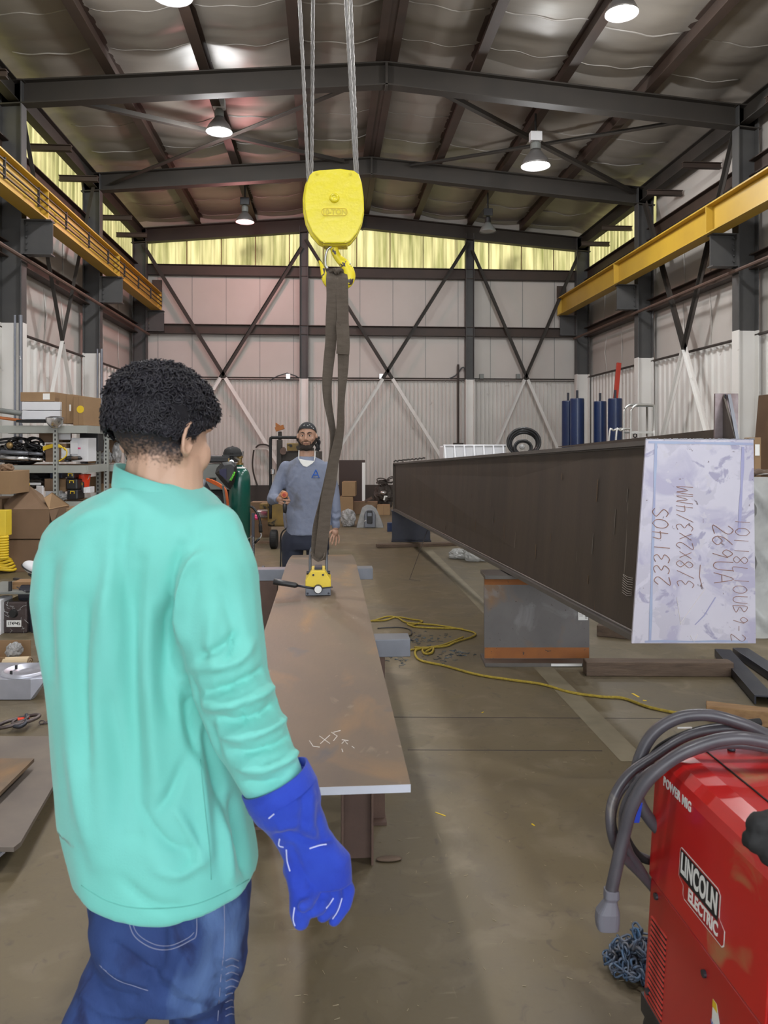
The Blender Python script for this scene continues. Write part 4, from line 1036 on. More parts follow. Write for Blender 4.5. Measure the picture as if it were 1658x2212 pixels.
# pull the wrist end flat
jme = remesh(mb, .0065, 6)
def shape(me, fn):
    n = len(me.vertices); nr = [v.normal.copy() for v in me.vertices]
    for i in range(n):
        d = fn(me.vertices[i].co, nr[i])
        if d: me.vertices[i].co += nr[i] * d
    me.update()
folds = [([(140, 1150), (190, 1120), (240, 1100)], .004, 16), ([(275, 1100), (262, 1200), (272, 1330)], -.006, 15), ([(160, 1620), (180, 1740), (200, 1860)], .004, 18), ([(380, 1750), (410, 1800), (440, 1860)], .004, 9), ([(470, 1240), (500, 1330), (520, 1400)], -.004, 16), ([(460, 1320), (455, 1400), (470, 1440)], .005, 14), # polyline px, amplitude (m), width px
    ([(300, 1220), (285, 1400), (290, 1600), (300, 1800)], -.008, 22), ([(235, 1260), (215, 1400), (215, 1600), (225, 1850)], .006, 24),
    ([(350, 1330), (350, 1450), (372, 1560)], -.007, 18), ([(150, 1230), (145, 1400), (165, 1600), (185, 1800)], .005, 24), ([(258, 1180), (240, 1300), (250, 1480)], .006, 22),
    ([(330, 1160), (318, 1300), (320, 1500), (335, 1700)], .006, 22), ([(190, 1300), (182, 1450), (190, 1650)], -.006, 18),
    ([(392, 1180), (372, 1260), (360, 1340), (366, 1420), (385, 1490)], -.012, 15), ([(440, 1195), (395, 1240), (378, 1310)], .008, 15), ([(405, 1250), (388, 1330), (395, 1400)], .007, 14),
    ([(430, 1420), (475, 1400), (505, 1372)], -.006, 9), ([(415, 1445), (470, 1440), (515, 1425), (545, 1390)], .006, 10), ([(505, 1370), (500, 1400), (488, 1430)], -.006, 8),
    ([(430, 1500), (480, 1492), (540, 1465), (580, 1440)], -.008, 10), ([(440, 1528), (500, 1522), (560, 1500), (595, 1478)], .008, 11), ([(455, 1555), (510, 1560), (570, 1540), (608, 1510)], -.009, 10),
    ([(475, 1590), (530, 1590), (585, 1570), (620, 1545)], .008, 10), ([(495, 1625), (545, 1625), (600, 1608), (635, 1580)], -.008, 9), ([(515, 1655), (565, 1660), (610, 1645), (638, 1620)], .008, 9),
    ([(525, 1690), (570, 1695), (612, 1680)], -.006, 8), ([(470, 1480), (520, 1520), (535, 1600)], -.004, 9),
    ([(400, 1640), (365, 1720), (330, 1760)], -.004, 12), ([(300, 1740), (360, 1820), (420, 1840)], -.004, 10), ([(330, 1850), (390, 1870), (450, 1830)], .004, 12), ([(445, 1560), (470, 1680), (500, 1800)], -.007, 13), ([(420, 1600), (440, 1720), (452, 1860)], .005, 14),
    ([(505, 1720), (520, 1800), (530, 1880)], -.008, 10), ([(480, 1720), (490, 1830), (500, 1900)], .006, 11), ([(400, 1470), (412, 1560), (430, 1640)], -.010, 14),
    ([(110, 1200), (100, 1330), (118, 1480)], -.004, 16), ([(260, 1880), (330, 1930), (400, 1940)], -.003, 12), ([(230, 1500), (260, 1650), (262, 1800)], -.004, 16)]
fl_ = []
def segd(P, x, y):
    best = 1e9; bi = 0; n = len(P) - 1
    for i in range(n):
        ax_, ay_ = P[i].x, P[i].y; bx, by = P[i + 1].x - ax_, P[i + 1].y - ay_
        t = max(0, min(1, ((x - ax_) * bx + (y - ay_) * by) / (bx * bx + by * by + 1e-9)))
        q = (ax_ + bx * t - x) ** 2 + (ay_ + by * t - y) ** 2
        if q < best: best = q; bi = (i + t) / n
    return best, bi
for pl, am, wd_ in folds:
    P = catmull([Vector((x, y, 0)) for x, y in pl], 6); fl_.append((P, am, wd_, min(p.x for p in P) - 3 * wd_, max(p.x for p in P) + 3 * wd_, min(p.y for p in P) - 3 * wd_, max(p.y for p in P) + 3 * wd_))
def jf(co, n):
    d = noise.noise(Vector((co.x * 9, co.y * 9, co.z * 2.2))) * .007 + noise.noise(Vector((co.x * 24, co.y * 24, co.z * 7))) * .0035
    v = (CAM - co).normalized().dot(n)
    if v > 0:
        x, y = pix(co)
        for P, am, w_, xa, xb, ya, yb in fl_:
            if x < xa or x > xb or y < ya or y > yb: continue
            best, bi = segd(P, x, y)
            if best > 9 * w_ * w_: continue
            e_ = math.sin(pi * min(.97, max(.03, bi))) ** .5
            d += 2.5 * am * e_ * math.exp(-best / (w_ * w_)) * min(1, v * 2)
    return d
shape(jme, jf)
# cut the hem in a soft arc and the cuff square
bm = bmesh.new(); bm.from_mesh(jme)
for v in bm.verts:
    if v.co.z < .84:
        x, y = pix(v.co)
        v.co.z += -.018 + .018 * ((x - 365) / 190) ** 2 + .006 * noise.noise(Vector((v.co.x * 12, v.co.y * 12, 0)))
        f = smoothstep((.80 - v.co.z) / .10)
bm.to_mesh(jme); bm.free()
jk = link('jacket', jme, M['jacket'], man, smooth=True)
jb = bvh_of(jme)
# collar
mb = MB(); rs = []
c0 = W(342, 1050, D1); tl = (CR * 1 - UP * .33).normalized(); rin = []
def colr(k, a, b, h, off=0):
    t = 2 * pi * k / 48
    return W(340, 1052, D1 - .005) + tl * a * math.cos(t) + CF * b * math.sin(t) + UP * (h - .10 * b / .08 * 0) + CF * off
sec = [(.088, .086, -.022), (.086, .084, .0), (.083, .081, .020), (.079, .077, .020), (.078, .076, -.02)]
rs = [[colr(k, a, b, h) for k in range(48)] for a, b, h in sec]
mb.rings(rs, cap=False)
mb.build('collar', M['jacket'], jk, smooth=True)
mb = MB()
stroke(jb, [(176, 1912), (230, 1945), (300, 1962), (400, 1958), (470, 1935), (545, 1895)], .0011, mb)
stroke(jb, [(432, 1640), (442, 1740), (452, 1830), (456, 1900)], .0010, mb)
mb.build('stitching', M['jstitch'], jk, smooth=True)
hm = []
for k in range(60):
    t = 2 * pi * k / 60; hm.append(Vector((0, 0, 0)))
q = onto(jb, 531, 1742, .003)
if q is not None: MB().sph(q, .005, 10, 8).build('snap_button', M['silver'], jk, smooth=True)

# --- jeans
mb = MB()
rs = []
for (y, xl, xr, hd) in ((1880, 190, 540, .125), (1930, 200, 540, .135), (2000, 215, 535, .138), (2060, 225, 530, .135), (2110, 235, 525, .12)):
    rs.append(ring(W((xl + xr) / 2, y, D1 + .01), CR, CF, (xr - xl) / 2 / F * D1, hd, 36, 2.2))
mb.rings(rs)
def leg(pts, rs_):
    for i in range(len(pts) - 1): cap(mb, pts[i], rs_[i], pts[i + 1], rs_[i + 1], 20)
hipR = W(432, 2060, D1 + .01); knR = Vector((W(432, 2400, D1 + .06).x, W(432, 2400, D1 + .06).y, .47)); anR = Vector((knR.x + .02, knR.y + .02, .10))
hipL = W(300, 2060, D1 + .0); knL = Vector((W(215, 2300, D1 - .06).x, W(215, 2300, D1 - .06).y, .48)); anL = Vector((knL.x - .10, knL.y - .22, .14))
leg([hipR, hipR.lerp(knR, .5), knR, knR.lerp(anR, .4), anR], [.092, .080, .066, .064, .052])
leg([hipL, hipL.lerp(knL, .5), knL, knL.lerp(anL, .4), anL], [.090, .078, .066, .062, .050])
mb.sph(W(395, 2010, D1 - .06), (.075, .075, .09), 18, 12); mb.sph(W(275, 2010, D1 - .055), (.07, .07, .09), 18, 12)
dme = remesh(mb, .007, 5)
jfold = [(catmull([Vector(p + (0,)) for p in pl], 4), am, w_) for pl, am, w_ in (([(285, 2085), (310, 2100), (340, 2095)], -.005, 9), ([(245, 2040), (290, 2075), (330, 2110)], -.007, 10), ([(225, 2080), (270, 2110), (315, 2125)], .006, 9), ([(400, 2060), (370, 2110), (350, 2160)], -.004, 12), ([(330, 2090), (370, 2120), (420, 2150)], .005, 9), ([(340, 2140), (380, 2165), (430, 2180)], -.006, 9), ([(470, 2080), (500, 2084), (520, 2078)], -.005, 6), ([(470, 2110), (498, 2114), (518, 2108)], -.005, 6), ([(468, 2140), (494, 2144), (514, 2138)], -.005, 6), ([(466, 2170), (490, 2174), (510, 2168)], -.005, 6), ([(200, 2110), (230, 2140), (290, 2160)], -.006, 9), ([(180, 2150), (220, 2180), (280, 2190)], .005, 9), ([(345, 1990), (350, 2060), (335, 2120)], -.006, 14))]
def jsf(co, n):
    d = 0; x, y = pix(co)
    if n.dot(CAM - co) > 0:
        for (pl, am, w_) in jfold:
            b_ = segd(pl, x, y)[0]
            if b_ < 9 * w_ * w_: d += 1.5 * am * math.exp(-b_ / (w_ * w_))
    return d
shape(dme, jsf)
shape(dme, lambda co, n: noise.noise(Vector((co.x * 10, co.y * 10, co.z * 16))) * .004 + noise.noise(Vector((co.x * 20 + co.z * 14, co.y * 20, co.z * 30))) * .0025)
jn = link('jeans', dme, M['denim'], man, smooth=True); db = bvh_of(dme)
mb = MB()
stroke(db, [(278, 1992), (292, 2024), (330, 2048), (370, 2050), (410, 2032), (424, 2018), (424, 1965)], .0010, mb)
stroke(db, [(284, 1988), (298, 2018), (334, 2040), (370, 2042), (406, 2026), (419, 2014)], .0008, mb)
stroke(db, [(484, 1940), (484, 2040), (476, 2120), (470, 2205)], .0009, mb)
stroke(db, [(215, 2085), (250, 2115), (290, 2130), (320, 2140)], .0009, mb)
stroke(db, [(355, 1985), (390, 1980), (424, 1972)], .0009, mb)
for k in range(9):
    y = 2075 + k * 15; stroke(db, [(487, y), (500, y - 5), (515, y + 1)], .0011, mb)
mb.build('seam_stitching', M['dstitch'], jn, smooth=True)
for an, dr, nm in ((anR, (fd), 1), (anL, (fd), 2)):
    mb = MB(); d_ = Vector((dr.x, dr.y, 0)).normalized(); z0 = .0 if nm == 1 else .02
    cap(mb, Vector((an.x, an.y, z0 + .055)) - d_ * .05, .045, Vector((an.x, an.y, z0 + .045)) + d_ * .15, .040)
    cap(mb, Vector((an.x, an.y, z0 + .06)), .046, Vector((an.x, an.y, .16)), .05)
    bmv = mb
    for i, v in enumerate(bmv.v):
        if v[2] < .006: bmv.v[i] = (v[0], v[1], .006)
    link('boot', remesh(bmv, .008, 3), M['boot'], man, smooth=True)

# --- the welding glove with gauntlet
mb = MB()
GD = 1.35
def gpt(x, y, dd=0.0): return W(x, y, GD + dd)
ax = [(598, 1692), (622, 1738), (648, 1790), (668, 1840), (690, 1890)]
g0 = gpt(602, 1700); g1 = gpt(640, 1790); g2 = gpt(668, 1835)
def gring(c, tdir, a, b, n=32): 
    t = tdir.normalized(); u = (CR - t * CR.dot(t)).normalized(); w_ = t.cross(u); return ring(c, u, w_, a, b, n, 2.1)
ax3 = [gpt(600, 1694), gpt(622, 1740), gpt(642, 1780), gpt(662, 1820), gpt(690, 1868), gpt(700, 1905)]
td = ax3[1] - ax3[0]
mb.rings([gring(ax3[0], td, .052, .050), gring(ax3[0].lerp(ax3[1], .5), td, .062, .058), gring(ax3[1], td, .060, .056), gring(ax3[2], td, .050, .046), gring(ax3[3], ax3[4] - ax3[3], .046, .038), gring(ax3[4], ax3[5] - ax3[4], .054, .034), gring(ax3[5], UP * -1, .050, .030)])
# cuff flare (upper rim)
# four fingers and a thumb
cap(mb, gpt(650, 1835, -.01), .024, gpt(640, 1880, -.01), .023)
fing = [[(738, 1880, .01), (752, 1922, .01), (744, 1958, .0), (722, 1988, -.005)], [(716, 1895, .0), (727, 1936, -.005), (716, 1964, -.012), (697, 1978, -.02)], [(694, 1900, -.005), (700, 1940, -.015), (690, 1962, -.03), (676, 1970, -.04)], [(674, 1895, -.012), (674, 1932, -.03), (665, 1952, -.05), (655, 1958, -.06)]]
for f_, r in zip(fing, (.0125, .0130, .0130, .0120)): chainc(mb, [gpt(*p) for p in f_], [r, r * .98, r * .92, r * .84])
chainc(mb, [gpt(640, 1872, -.015), gpt(645, 1920, -.03), gpt(646, 1960, -.04), gpt(650, 1988, -.04)], [.021, .019, .0175, .016])
gme = remesh(mb, .0028, 3)
def gf(co, n):
    d = noise.noise(co * 22) * .0035 + noise.noise(co * 60) * .001
    x, y = pix(co)
    for (pl, am, w_) in gfold:
        b_ = segd(pl, x, y)[0]; d += am * math.exp(-b_ / (w_ * w_))
    return d
gfold = [(catmull([Vector(p + (0,)) for p in pl], 4), am, w_) for pl, am, w_ in (([(598, 1806), (625, 1800), (650, 1812), (690, 1822), (715, 1812)], -.006, 8), ([(605, 1790), (640, 1784), (680, 1800)], .004, 10), ([(655, 1700), (655, 1760), (648, 1800)], -.005, 10), ([(690, 1740), (690, 1790), (700, 1815)], -.004, 9), ([(675, 1720), (672, 1780)], .004, 10), ([(630, 1830), (650, 1880), (640, 1900)], -.004, 8))]
shape(gme, gf)
gl = link('welding_glove', gme, M['glove'], man, smooth=True); gb = bvh_of(gme)
# gauntlet rim: open flared tube end
mb = MB(); nrm = td.normalized(); u = (CR - nrm * CR.dot(nrm)).normalized(); w_ = nrm.cross(u)
r1_ = ring(ax3[0] - nrm * .012, u, w_, .0625, .060, 40, 2.1); r2_ = ring(ax3[0] + nrm * .018, u, w_, .064, .060, 40, 2.1); r3_ = ring(ax3[0] - nrm * .012, u, w_, .059, .056, 40, 2.1); r4_ = ring(ax3[0] + nrm * .018, u, w_, .058, .054, 40, 2.1)
mb.rings([r4_, r3_, r1_, r2_], cap=False); mb.build('gauntlet_rim', M['glove'], gl, smooth=True)
mb = MB()
for s_ in ([(604, 1812), (602, 1826), (612, 1830)], [(618, 1835), (620, 1860), (626, 1882)], [(636, 1960), (633, 1985), (637, 2000)], [(720, 1940), (712, 1952), (704, 1962)], [(738, 1940), (730, 1965), (718, 1985)], [(580, 1768), (592, 1758)], [(668, 1833), (690, 1826), (705, 1824)]): stroke(gb, s_, .0013, mb, lift=.0)
mb.build('pale_piping', M['piping'], gl, smooth=True)

# ------------------------------------------------------------------ the second person, facing the camera
D2 = 6.45
wk = thing('person', 'man facing the camera in grey long sleeved shirt and black bandana, holding a crane control', 'person', (W(660, 1200, D2).x, W(660, 1200, D2).y, 0))
def q2(x, y, dd=0.0): return W(x, y, D2 + dd)
S2 = D2 / F
# head + face + neck + hands as one skin body (they join inside the shirt)
Hc = q2(663, 945)
fdir = (-CF - UP * -.10 + CR * -.0).normalized(); r2 = CR; u2 = UP
def h2(r, f, u): return Hc + CR * r - CF * f + UP * u
mb = MB()
mb.sph(h2(0, -.015, .035), (.074, .094, .088), 32, 20)
mb.sph(h2(0, .030, -.015), (.064, .062, .075), 28, 18)
mb.sph(h2(0, .056, -.078), (.036, .030, .028), 18, 12)
for s_ in (-1, 1):
    cap(mb, h2(s_ * .056, .0, -.03), .018, h2(s_ * .022, .062, -.085), .018, 12)
    mb.sph(h2(s_ * .038, .066, -.012), (.022, .018, .018), 14, 10)
    mb.sph(h2(s_ * .078, -.005, .0), (.010, .018, .030), 12, 10)
    mb.sph(h2(s_ * .028, .083, .034), (.020, .008, .006), 12, 8)
    cap(mb, h2(s_ * .012, .098, -.020), .008, h2(s_ * .006, .1, -.02), .008, 10)
cap(mb, h2(0, .088, .022), .008, h2(0, .110, -.014), .0115, 12)
mb.sph(h2(0, .090, -.046), (.022, .012, .0055), 14, 8); mb.sph(h2(0, .088, -.056), (.019, .011, .006), 14, 8)
mb.rings([ring(q2(662, 968, .02), CR, CF, .060, .062, 24, 2), ring(q2(662, 995, .01), CR, CF, .066, .066, 24, 2), ring(q2(662, 1010, .0), CR, CF, .09, .075, 24, 2)])
# arms (skin under sleeve) and hands, same surface
armL = [q2(622, 1010, .02), q2(600, 1050, 0), q2(592, 1082, -.04), q2(604, 1078, -.22)]
armR = [q2(702, 1010, .02), q2(716, 1065, .03), q2(724, 1110, .0), q2(725, 1140, -.03)]
chainc(mb, [q2(662, 1005, .02), armL[0]], [.05, .04]); chainc(mb, armL, [.035, .032, .030, .024])
chainc(mb, [q2(662, 1005, .02), armR[0]], [.05, .04]); chainc(mb, armR, [.035, .032, .028, .024])
def hand2(fingers, rs_):
    for f_, r in zip(fingers, rs_): chainc(mb, [q2(*p) for p in f_], [r, r * .95, r * .85][:len(f_)] if len(f_) <= 3 else [r, r * .95, r * .88, r * .8])
# hand holding the pendant (image left)
mb.sph(q2(607, 1077, -.26), (.034, .045, .030), 18, 12)
hand2([[(604, 1070, -.29), (611, 1067, -.31), (619, 1071, -.315), (623, 1076, -.30)], [(604, 1078, -.29), (612, 1079, -.325), (620, 1081, -.32), (625, 1081, -.30)], [(604, 1083, -.285), (612, 1086, -.32), (620, 1087, -.315), (624, 1085, -.295)], [(603, 1087, -.28), (611, 1090, -.31), (617, 1091, -.30), (621, 1089, -.285)], [(605, 1068, -.25), (610, 1062, -.28), (616, 1063, -.29)]], (.0105, .0105, .010, .009, .011))
# relaxed hand (image right)
mb.sph(q2(723, 1150, -.03), (.030, .026, .034), 18, 12)
hand2([[(717, 1156, -.05), (714, 1163, -.07), (713, 1170, -.085)], [(721, 1159, -.045), (719, 1168, -.055), (717, 1176, -.07)], [(726, 1160, -.03), (726, 1169, -.04), (724, 1178, -.05)], [(731, 1157, -.02), (732, 1165, -.02), (731, 1173, -.03)], [(715, 1147, -.05), (709, 1153, -.075), (709, 1160, -.09)]], (.0088, .009, .0088, .008, .010))
bme = remesh(mb, .0042, 2)
wb_ = link('body', bme, M['skin2'], wk, smooth=True); bb = bvh_of(bme)
# beard shell
bd_ = bpy.data.meshes.new('beard'); bm = bmesh.new(); bm.from_mesh(bme); bad = []
for v in bm.verts:
    q = v.co - Hc; r_, f_, u_ = abs(q.dot(CR)), -q.dot(CF), q.z
    inside = False
    if f_ > -.02 and u_ > -.125 and r_ < .085:
        jaw = u_ < -.062 + max(0, (r_ - .030)) * 1.35 and u_ < -.0
        mou = (r_ < .032 and -.040 < u_ < -.030 and f_ > .06) or (.026 < r_ < .036 and -.07 < u_ < -.030 and f_ > .05)
        inside = (jaw or mou) and f_ > -.005
    if u_ < -.112: inside = False
    if not inside: bad.append(v)
bmesh.ops.delete(bm, geom=bad, context='VERTS'); bm.normal_update()
for v in bm.verts: v.co += v.normal * .005
bm.to_mesh(bd_); bm.free(); link('beard', bd_, M['beard'], wk, smooth=True)
for s_ in (-1, 1):
    p = h2(s_ * .029, .078, .014)
    ey = MB().sph(p, (.0115, .010, .0062), 16, 10).build('eye', M['eyew'], wk, smooth=True)
    MB().sph(p - CF * .0075, (.0055, .004, .0055), 12, 8).build('iris', M['ink'], ey, smooth=True)
    MB().tube([h2(s_ * .015, .090, .021), h2(s_ * .030, .092, .026), h2(s_ * .044, .080, .022)], [.0025, .0035, .002], 8).build('upper_lid', M['skin2'], ey, smooth=True)
    MB().tube([h2(s_ * .012, .093, .034), h2(s_ * .028, .094, .041), h2(s_ * .048, .080, .036)], [.0035, .0042, .002], 8).build('eyebrow', M['beard'], wk, smooth=True)
MB().tube([h2(-.020, .094, -.050), h2(-.008, .1015, -.048), h2(0, .102, -.0495), h2(.008, .1015, -.048), h2(.020, .094, -.050)], [.002, .004, .004, .004, .002], 8).build('lips', mat('lips', (0.26, 0.11, 0.085), .5), wk, smooth=True)
# bandana
mb = MB()
def bf(u, v):
    ph = 2 * pi * u; f_ = math.sin(ph); lim = 1.55 - .38 * smoothstep(f_) + .15 * smoothstep(-f_)
    th = max(.001, lim * v); rr_ = 1.0 + .012 * math.sin(7 * ph + 3 * th) * v
    return h2(.079 * math.sin(th) * math.cos(ph) * rr_, -.015 + .100 * math.sin(th) * f_ * rr_, .037 + .093 * math.cos(th))
mb.grid(bf, 48, 24)
bn_ = mb.build('bandana', M['bandana'], wk, smooth=True)
mb = MB()
mb.tube(catmull([h2(.02, -.11, .02), h2(.075, -.10, -.01), h2(.092, -.09, -.06), h2(.085, -.09, -.10)], 5), [.012 + .006 * math.sin(i) for i in range(16)], 8)
mb.build('bandana_tail', M['bandana'], bn_, smooth=True)
mb = MB()
for (x, y) in ((652, 927), (664, 920), (676, 926), (668, 918), (657, 919), (646, 930), (680, 931), (662, 926), (672, 922)):
    p = onto(bvh_of(bn_.data), x, y, .001)
    if p is not None:
        for k in range(3):
            a = k * 2.1 + x; mb.tube([p, p + (CR * math.cos(a) + UP * math.sin(a)) * .008 - CF * .002], .0012, 4)
mb.build('printed_motif', M['label'], bn_)
# shirt
mb = MB(); rs = []
for (y, xl, xr, hd) in ((986, 644, 681, .075), (993, 632, 694, .09), (1002, 616, 708, .10), (1015, 610, 715, .11), (1040, 613, 714, .12), (1070, 616, 712, .12), (1100, 618, 711, .118), (1130, 620, 712, .12), (1150, 618, 713, .125), (1154, 617, 713, .125)):
    rs.append(ring(q2((xl + xr) / 2, y), CR, CF, (xr - xl) / 2 * S2, hd, 36, 2.3))
mb.rings(rs)
chainc(mb, [q2(618, 1012, .01), q2(599, 1052, 0), q2(590, 1078, -.05), q2(598, 1079, -.17)], [.062, .056, .052, .040])
chainc(mb, [q2(706, 1012, .01), q2(719, 1060, .02), q2(725, 1105, .0), q2(725, 1136, -.02)], [.060, .054, .046, .036])
sme = remesh(mb, .0075, 4)
sfold = [(catmull([Vector(p + (0,)) for p in pl], 4), am, w_) for pl, am, w_ in (([(614, 1030), (616, 1050), (612, 1070)], -.010, 4), ([(640, 1010), (628, 1035), (618, 1050)], -.006, 3.5), ([(625, 1050), (640, 1030)], .005, 3), ([(585, 1085), (595, 1090), (600, 1080)], -.006, 3), ([(583, 1075), (592, 1079), (600, 1072)], .006, 3), ([(712, 1040), (713, 1070), (712, 1100)], -.010, 4), ([(718, 1108), (726, 1110), (733, 1106)], -.006, 2.5), ([(718, 1116), (726, 1119), (734, 1115)], .006, 2.5), ([(718, 1124), (726, 1127), (734, 1123)], -.006, 2.5), ([(655, 1020), (640, 1060), (632, 1100)], -.004, 4), ([(675, 1030), (690, 1055)], -.005, 3.5))]
def sf(co, n):
    d = noise.noise(Vector((co.x * 11, co.y * 11, co.z * 5))) * .006 + noise.noise(co * 30) * .002
    x, y = pix(co)
    for (pl, am, w_) in sfold:
        b_ = segd(pl, x, y)[0]
        if b_ < 9 * w_ * w_: d += am * math.exp(-b_ / (w_ * w_))
    return d
shape(sme, sf)
st_ = link('shirt', sme, M['shirt'], wk, smooth=True); sb_ = bvh_of(sme)
mb = MB(); P = []
MB().tube([q2(662, 990, 0) + CR * .078 * math.cos(2 * pi * k / 28) - CF * .078 * math.sin(2 * pi * k / 28) - UP * .018 * max(0, math.sin(2 * pi * k / 28)) for k in range(28)], .008, 8, closed=True).build('neckband', M['shirt'], st_, smooth=True)
mb = MB()
for pl in ([(682, 1015), (673, 1032), (689, 1032), (682, 1015)], [(677, 1026), (686, 1026)]): 
    P = [onto(sb_, x, y, .001) for x, y in pl]; P = [p for p in P if p is not None]
    if len(P) > 1: mb.tube(P, .005, 6)
mb.build('chest_logo', M['logo'], st_)
mb = MB(); P = [onto(sb_, x, y, .001) for x, y in ((591, 1027), (593, 1031), (589, 1031))]
P = [p for p in P if p is not None]
if len(P) > 1: mb.tube(P, .006, 6); mb.build('sleeve_logo', M['logo'], st_)
# dust mask under the chin
pts = [q2(x, y, -.095 + .0) for x, y in ((645, 991), (662, 994), (679, 996), (675, 1001), (663, 1009), (655, 1007), (649, 1000))]
mk = MB().prism(pts, -CF * .012).build('dust_mask', M['label'], wk, bevel=.003)
mb = MB(); mb.tube([q2(645, 992, -.10), q2(645, 984, -.085), q2(645.5, 973, -.05)], .004, 6); mb.tube([q2(678, 997, -.10), q2(680, 987, -.085), q2(680, 975, -.05)], .004, 6); mb.build('mask_strap', M['label'], mk, smooth=True)
# trousers
mb = MB(); rs = []
zf = lambda z: HY + (HC - z) / S2
for (z, xl, xr, hd) in ((.86, 622, 706, .105), (.80, 612, 710, .115), (.74, 606, 710, .12), (.68, 604, 712, .115)):
    rs.append(ring(W((xl + xr) / 2, zf(z), D2), CR, CF, (xr - xl) / 2 * S2, hd, 32, 2.2))
mb.rings(rs)
for s_, x, xf in ((-1, 632, 628), (1, 684, 694)):
    A = W(x, zf(.74), D2); B = W((x + xf) / 2, zf(.44), D2 - .02); C_ = W(xf, zf(.10), D2)
    chainc(mb, [A, A.lerp(B, .5), B, B.lerp(C_, .5), C_], [.098, .090, .076, .072, .068])
tme = remesh(mb, .009, 4); shape(tme, lambda co, n: noise.noise(Vector((co.x * 12, co.y * 12, co.z * 14))) * .006)
link('trousers', tme, M['navy'], wk, smooth=True)
for xf in (628, 694):
    mb = MB(); A = W(xf, zf(.05), D2); A.z = .055
    cap(mb, A + CF * .06, .042, A - CF * .16, .038); cap(mb, A, .045, A + UP * .09, .05)
    for i, v in enumerate(mb.v):
        if v[2] < .004: mb.v[i] = (v[0], v[1], .004)
    link('boot', remesh(mb, .009, 3), M['boot'], wk, smooth=True)
# crane control pendant held in his hand
pc = thing('crane_control', 'black handheld crane control with orange collar hanging from the man\'s hand', 'control pendant', q2(614, 1080, -.31))
P0 = q2(614, 1069, -.33)
MB().cyl(P0 - CF * .012, P0 + CF * .035, .026, n=24).build('orange_collar', M['oring'], pc, bevel=.004)
MB().cyl(P0 - CF * .02, P0 - CF * .010, .014, n=20).build('push_button', M['redbar'], pc, bevel=.002)
MB().tube([q2(614, 1071, -.315), q2(615, 1100, -.305), q2(615, 1108, -.30)], [.018, .017, .013], 14).build('grip_tube', M['black'], pc, smooth=True)
MB().tube(catmull([q2(615, 1106, -.30), q2(614, 1112, -.30), q2(615, 1126, -.28), q2(617, 1140, -.26)], 5), .012, 10).build('strap', M['plug'], pc, smooth=True)
MB().tube(catmull([q2(615, 1110, -.29), q2(614, 1130, -.27), q2(617, 1142, -.26), q2(611, 1147, -.25), q2(606, 1160, -.22), q2(606, 1200, -.2), q2(603, 1300, -.2)], 6), .006, 8).build('cable', M['black'], pc, smooth=True)
# ------------------------------------------------------------------ welding machine
def PXs(z): return .823 - .036 * (.76 - z) / .58
wm = thing('welding_machine', 'glossy red wire welder on wheels with black and white badge, lower right', 'welding machine', (1.05, 1.6, 0))
yb_, yf_ = 1.885, 1.372; xr_ = 1.30
def hexbody(z0, z1, off=0.0, m='red', name='lower_case'):
    a, b = PXs(z0) - off, PXs(z1) - off
    return MB().hexa([(a, yf_, z0), (xr_, yf_, z0), (xr_, yb_, z0), (a, yb_, z0), (b, yf_, z1), (xr_ - .02, yf_, z1), (xr_ - .02, yb_, z1), (b, yb_, z1)]).build(name, M[m], wm, bevel=.004)
lc = hexbody(.18, .478)
uc = MB(); a, b = PXs(.482) - .004, PXs(.755) - .004
prof = [(a, .482), (b, .745), (b + .008, .768), (b + .03, .788), (b + .07, .797), (xr_ - .09, .797), (xr_ - .04, .785), (xr_ - .015, .755), (xr_ + .002, .482)]
uc.prism([(x, yf_ - .0, z) for x, z in prof], (0, yb_ - yf_ + .004, 0))
uc = uc.build('upper_case', M['redt'], wm, bevel=.003)
mb = MB(); mb.bar((b + .115, yf_ + .0, .7985), (b + .115, yb_, .7985), .003, .003); mb.build('lid_seam', M['ink'], uc)
mb = MB()
for i, y in enumerate((1.86,)):
    for x in (1.0, 1.08): mb.sph((x, y, .80), (.010, .010, .008), 10, 6)
mb.build('lid_screw', M['dsteel'], uc)
MB().box(1.09, 1.24, 1.62, 1.86, .797, .815).build('black_latch', M['black'], wm, bevel=.008)
for (y, z) in ((1.845, .452), (1.60, .43 + .0), (1.86, .21)): MB().cyl((PXs(z) - .006, y, z), (PXs(z) + .004, y, z), .008, n=12).build('case_screw', M['dsteel'], lc)
mb = MB()
for k in range(16):
    z = .392 - k * .0128; x = PXs(z)
    mb.prism([(x + .002, 1.865, z + .0035), (x - .0035, 1.865, z - .001), (x + .002, 1.865, z - .0035)], (0, -.085, 0))
mb.build('louvre', mat('matt_red_louvre', (0.42, 0.035, 0.022), .75), lc)
mb = MB()
for k in range(16):
    z = .392 - k * .0128 - .0055; x = PXs(z); mb.box(x - .0012, x + .002, 1.782, 1.863, z - .0032, z + .0032)
mb.build('louvre_slot', M['ink'], lc)
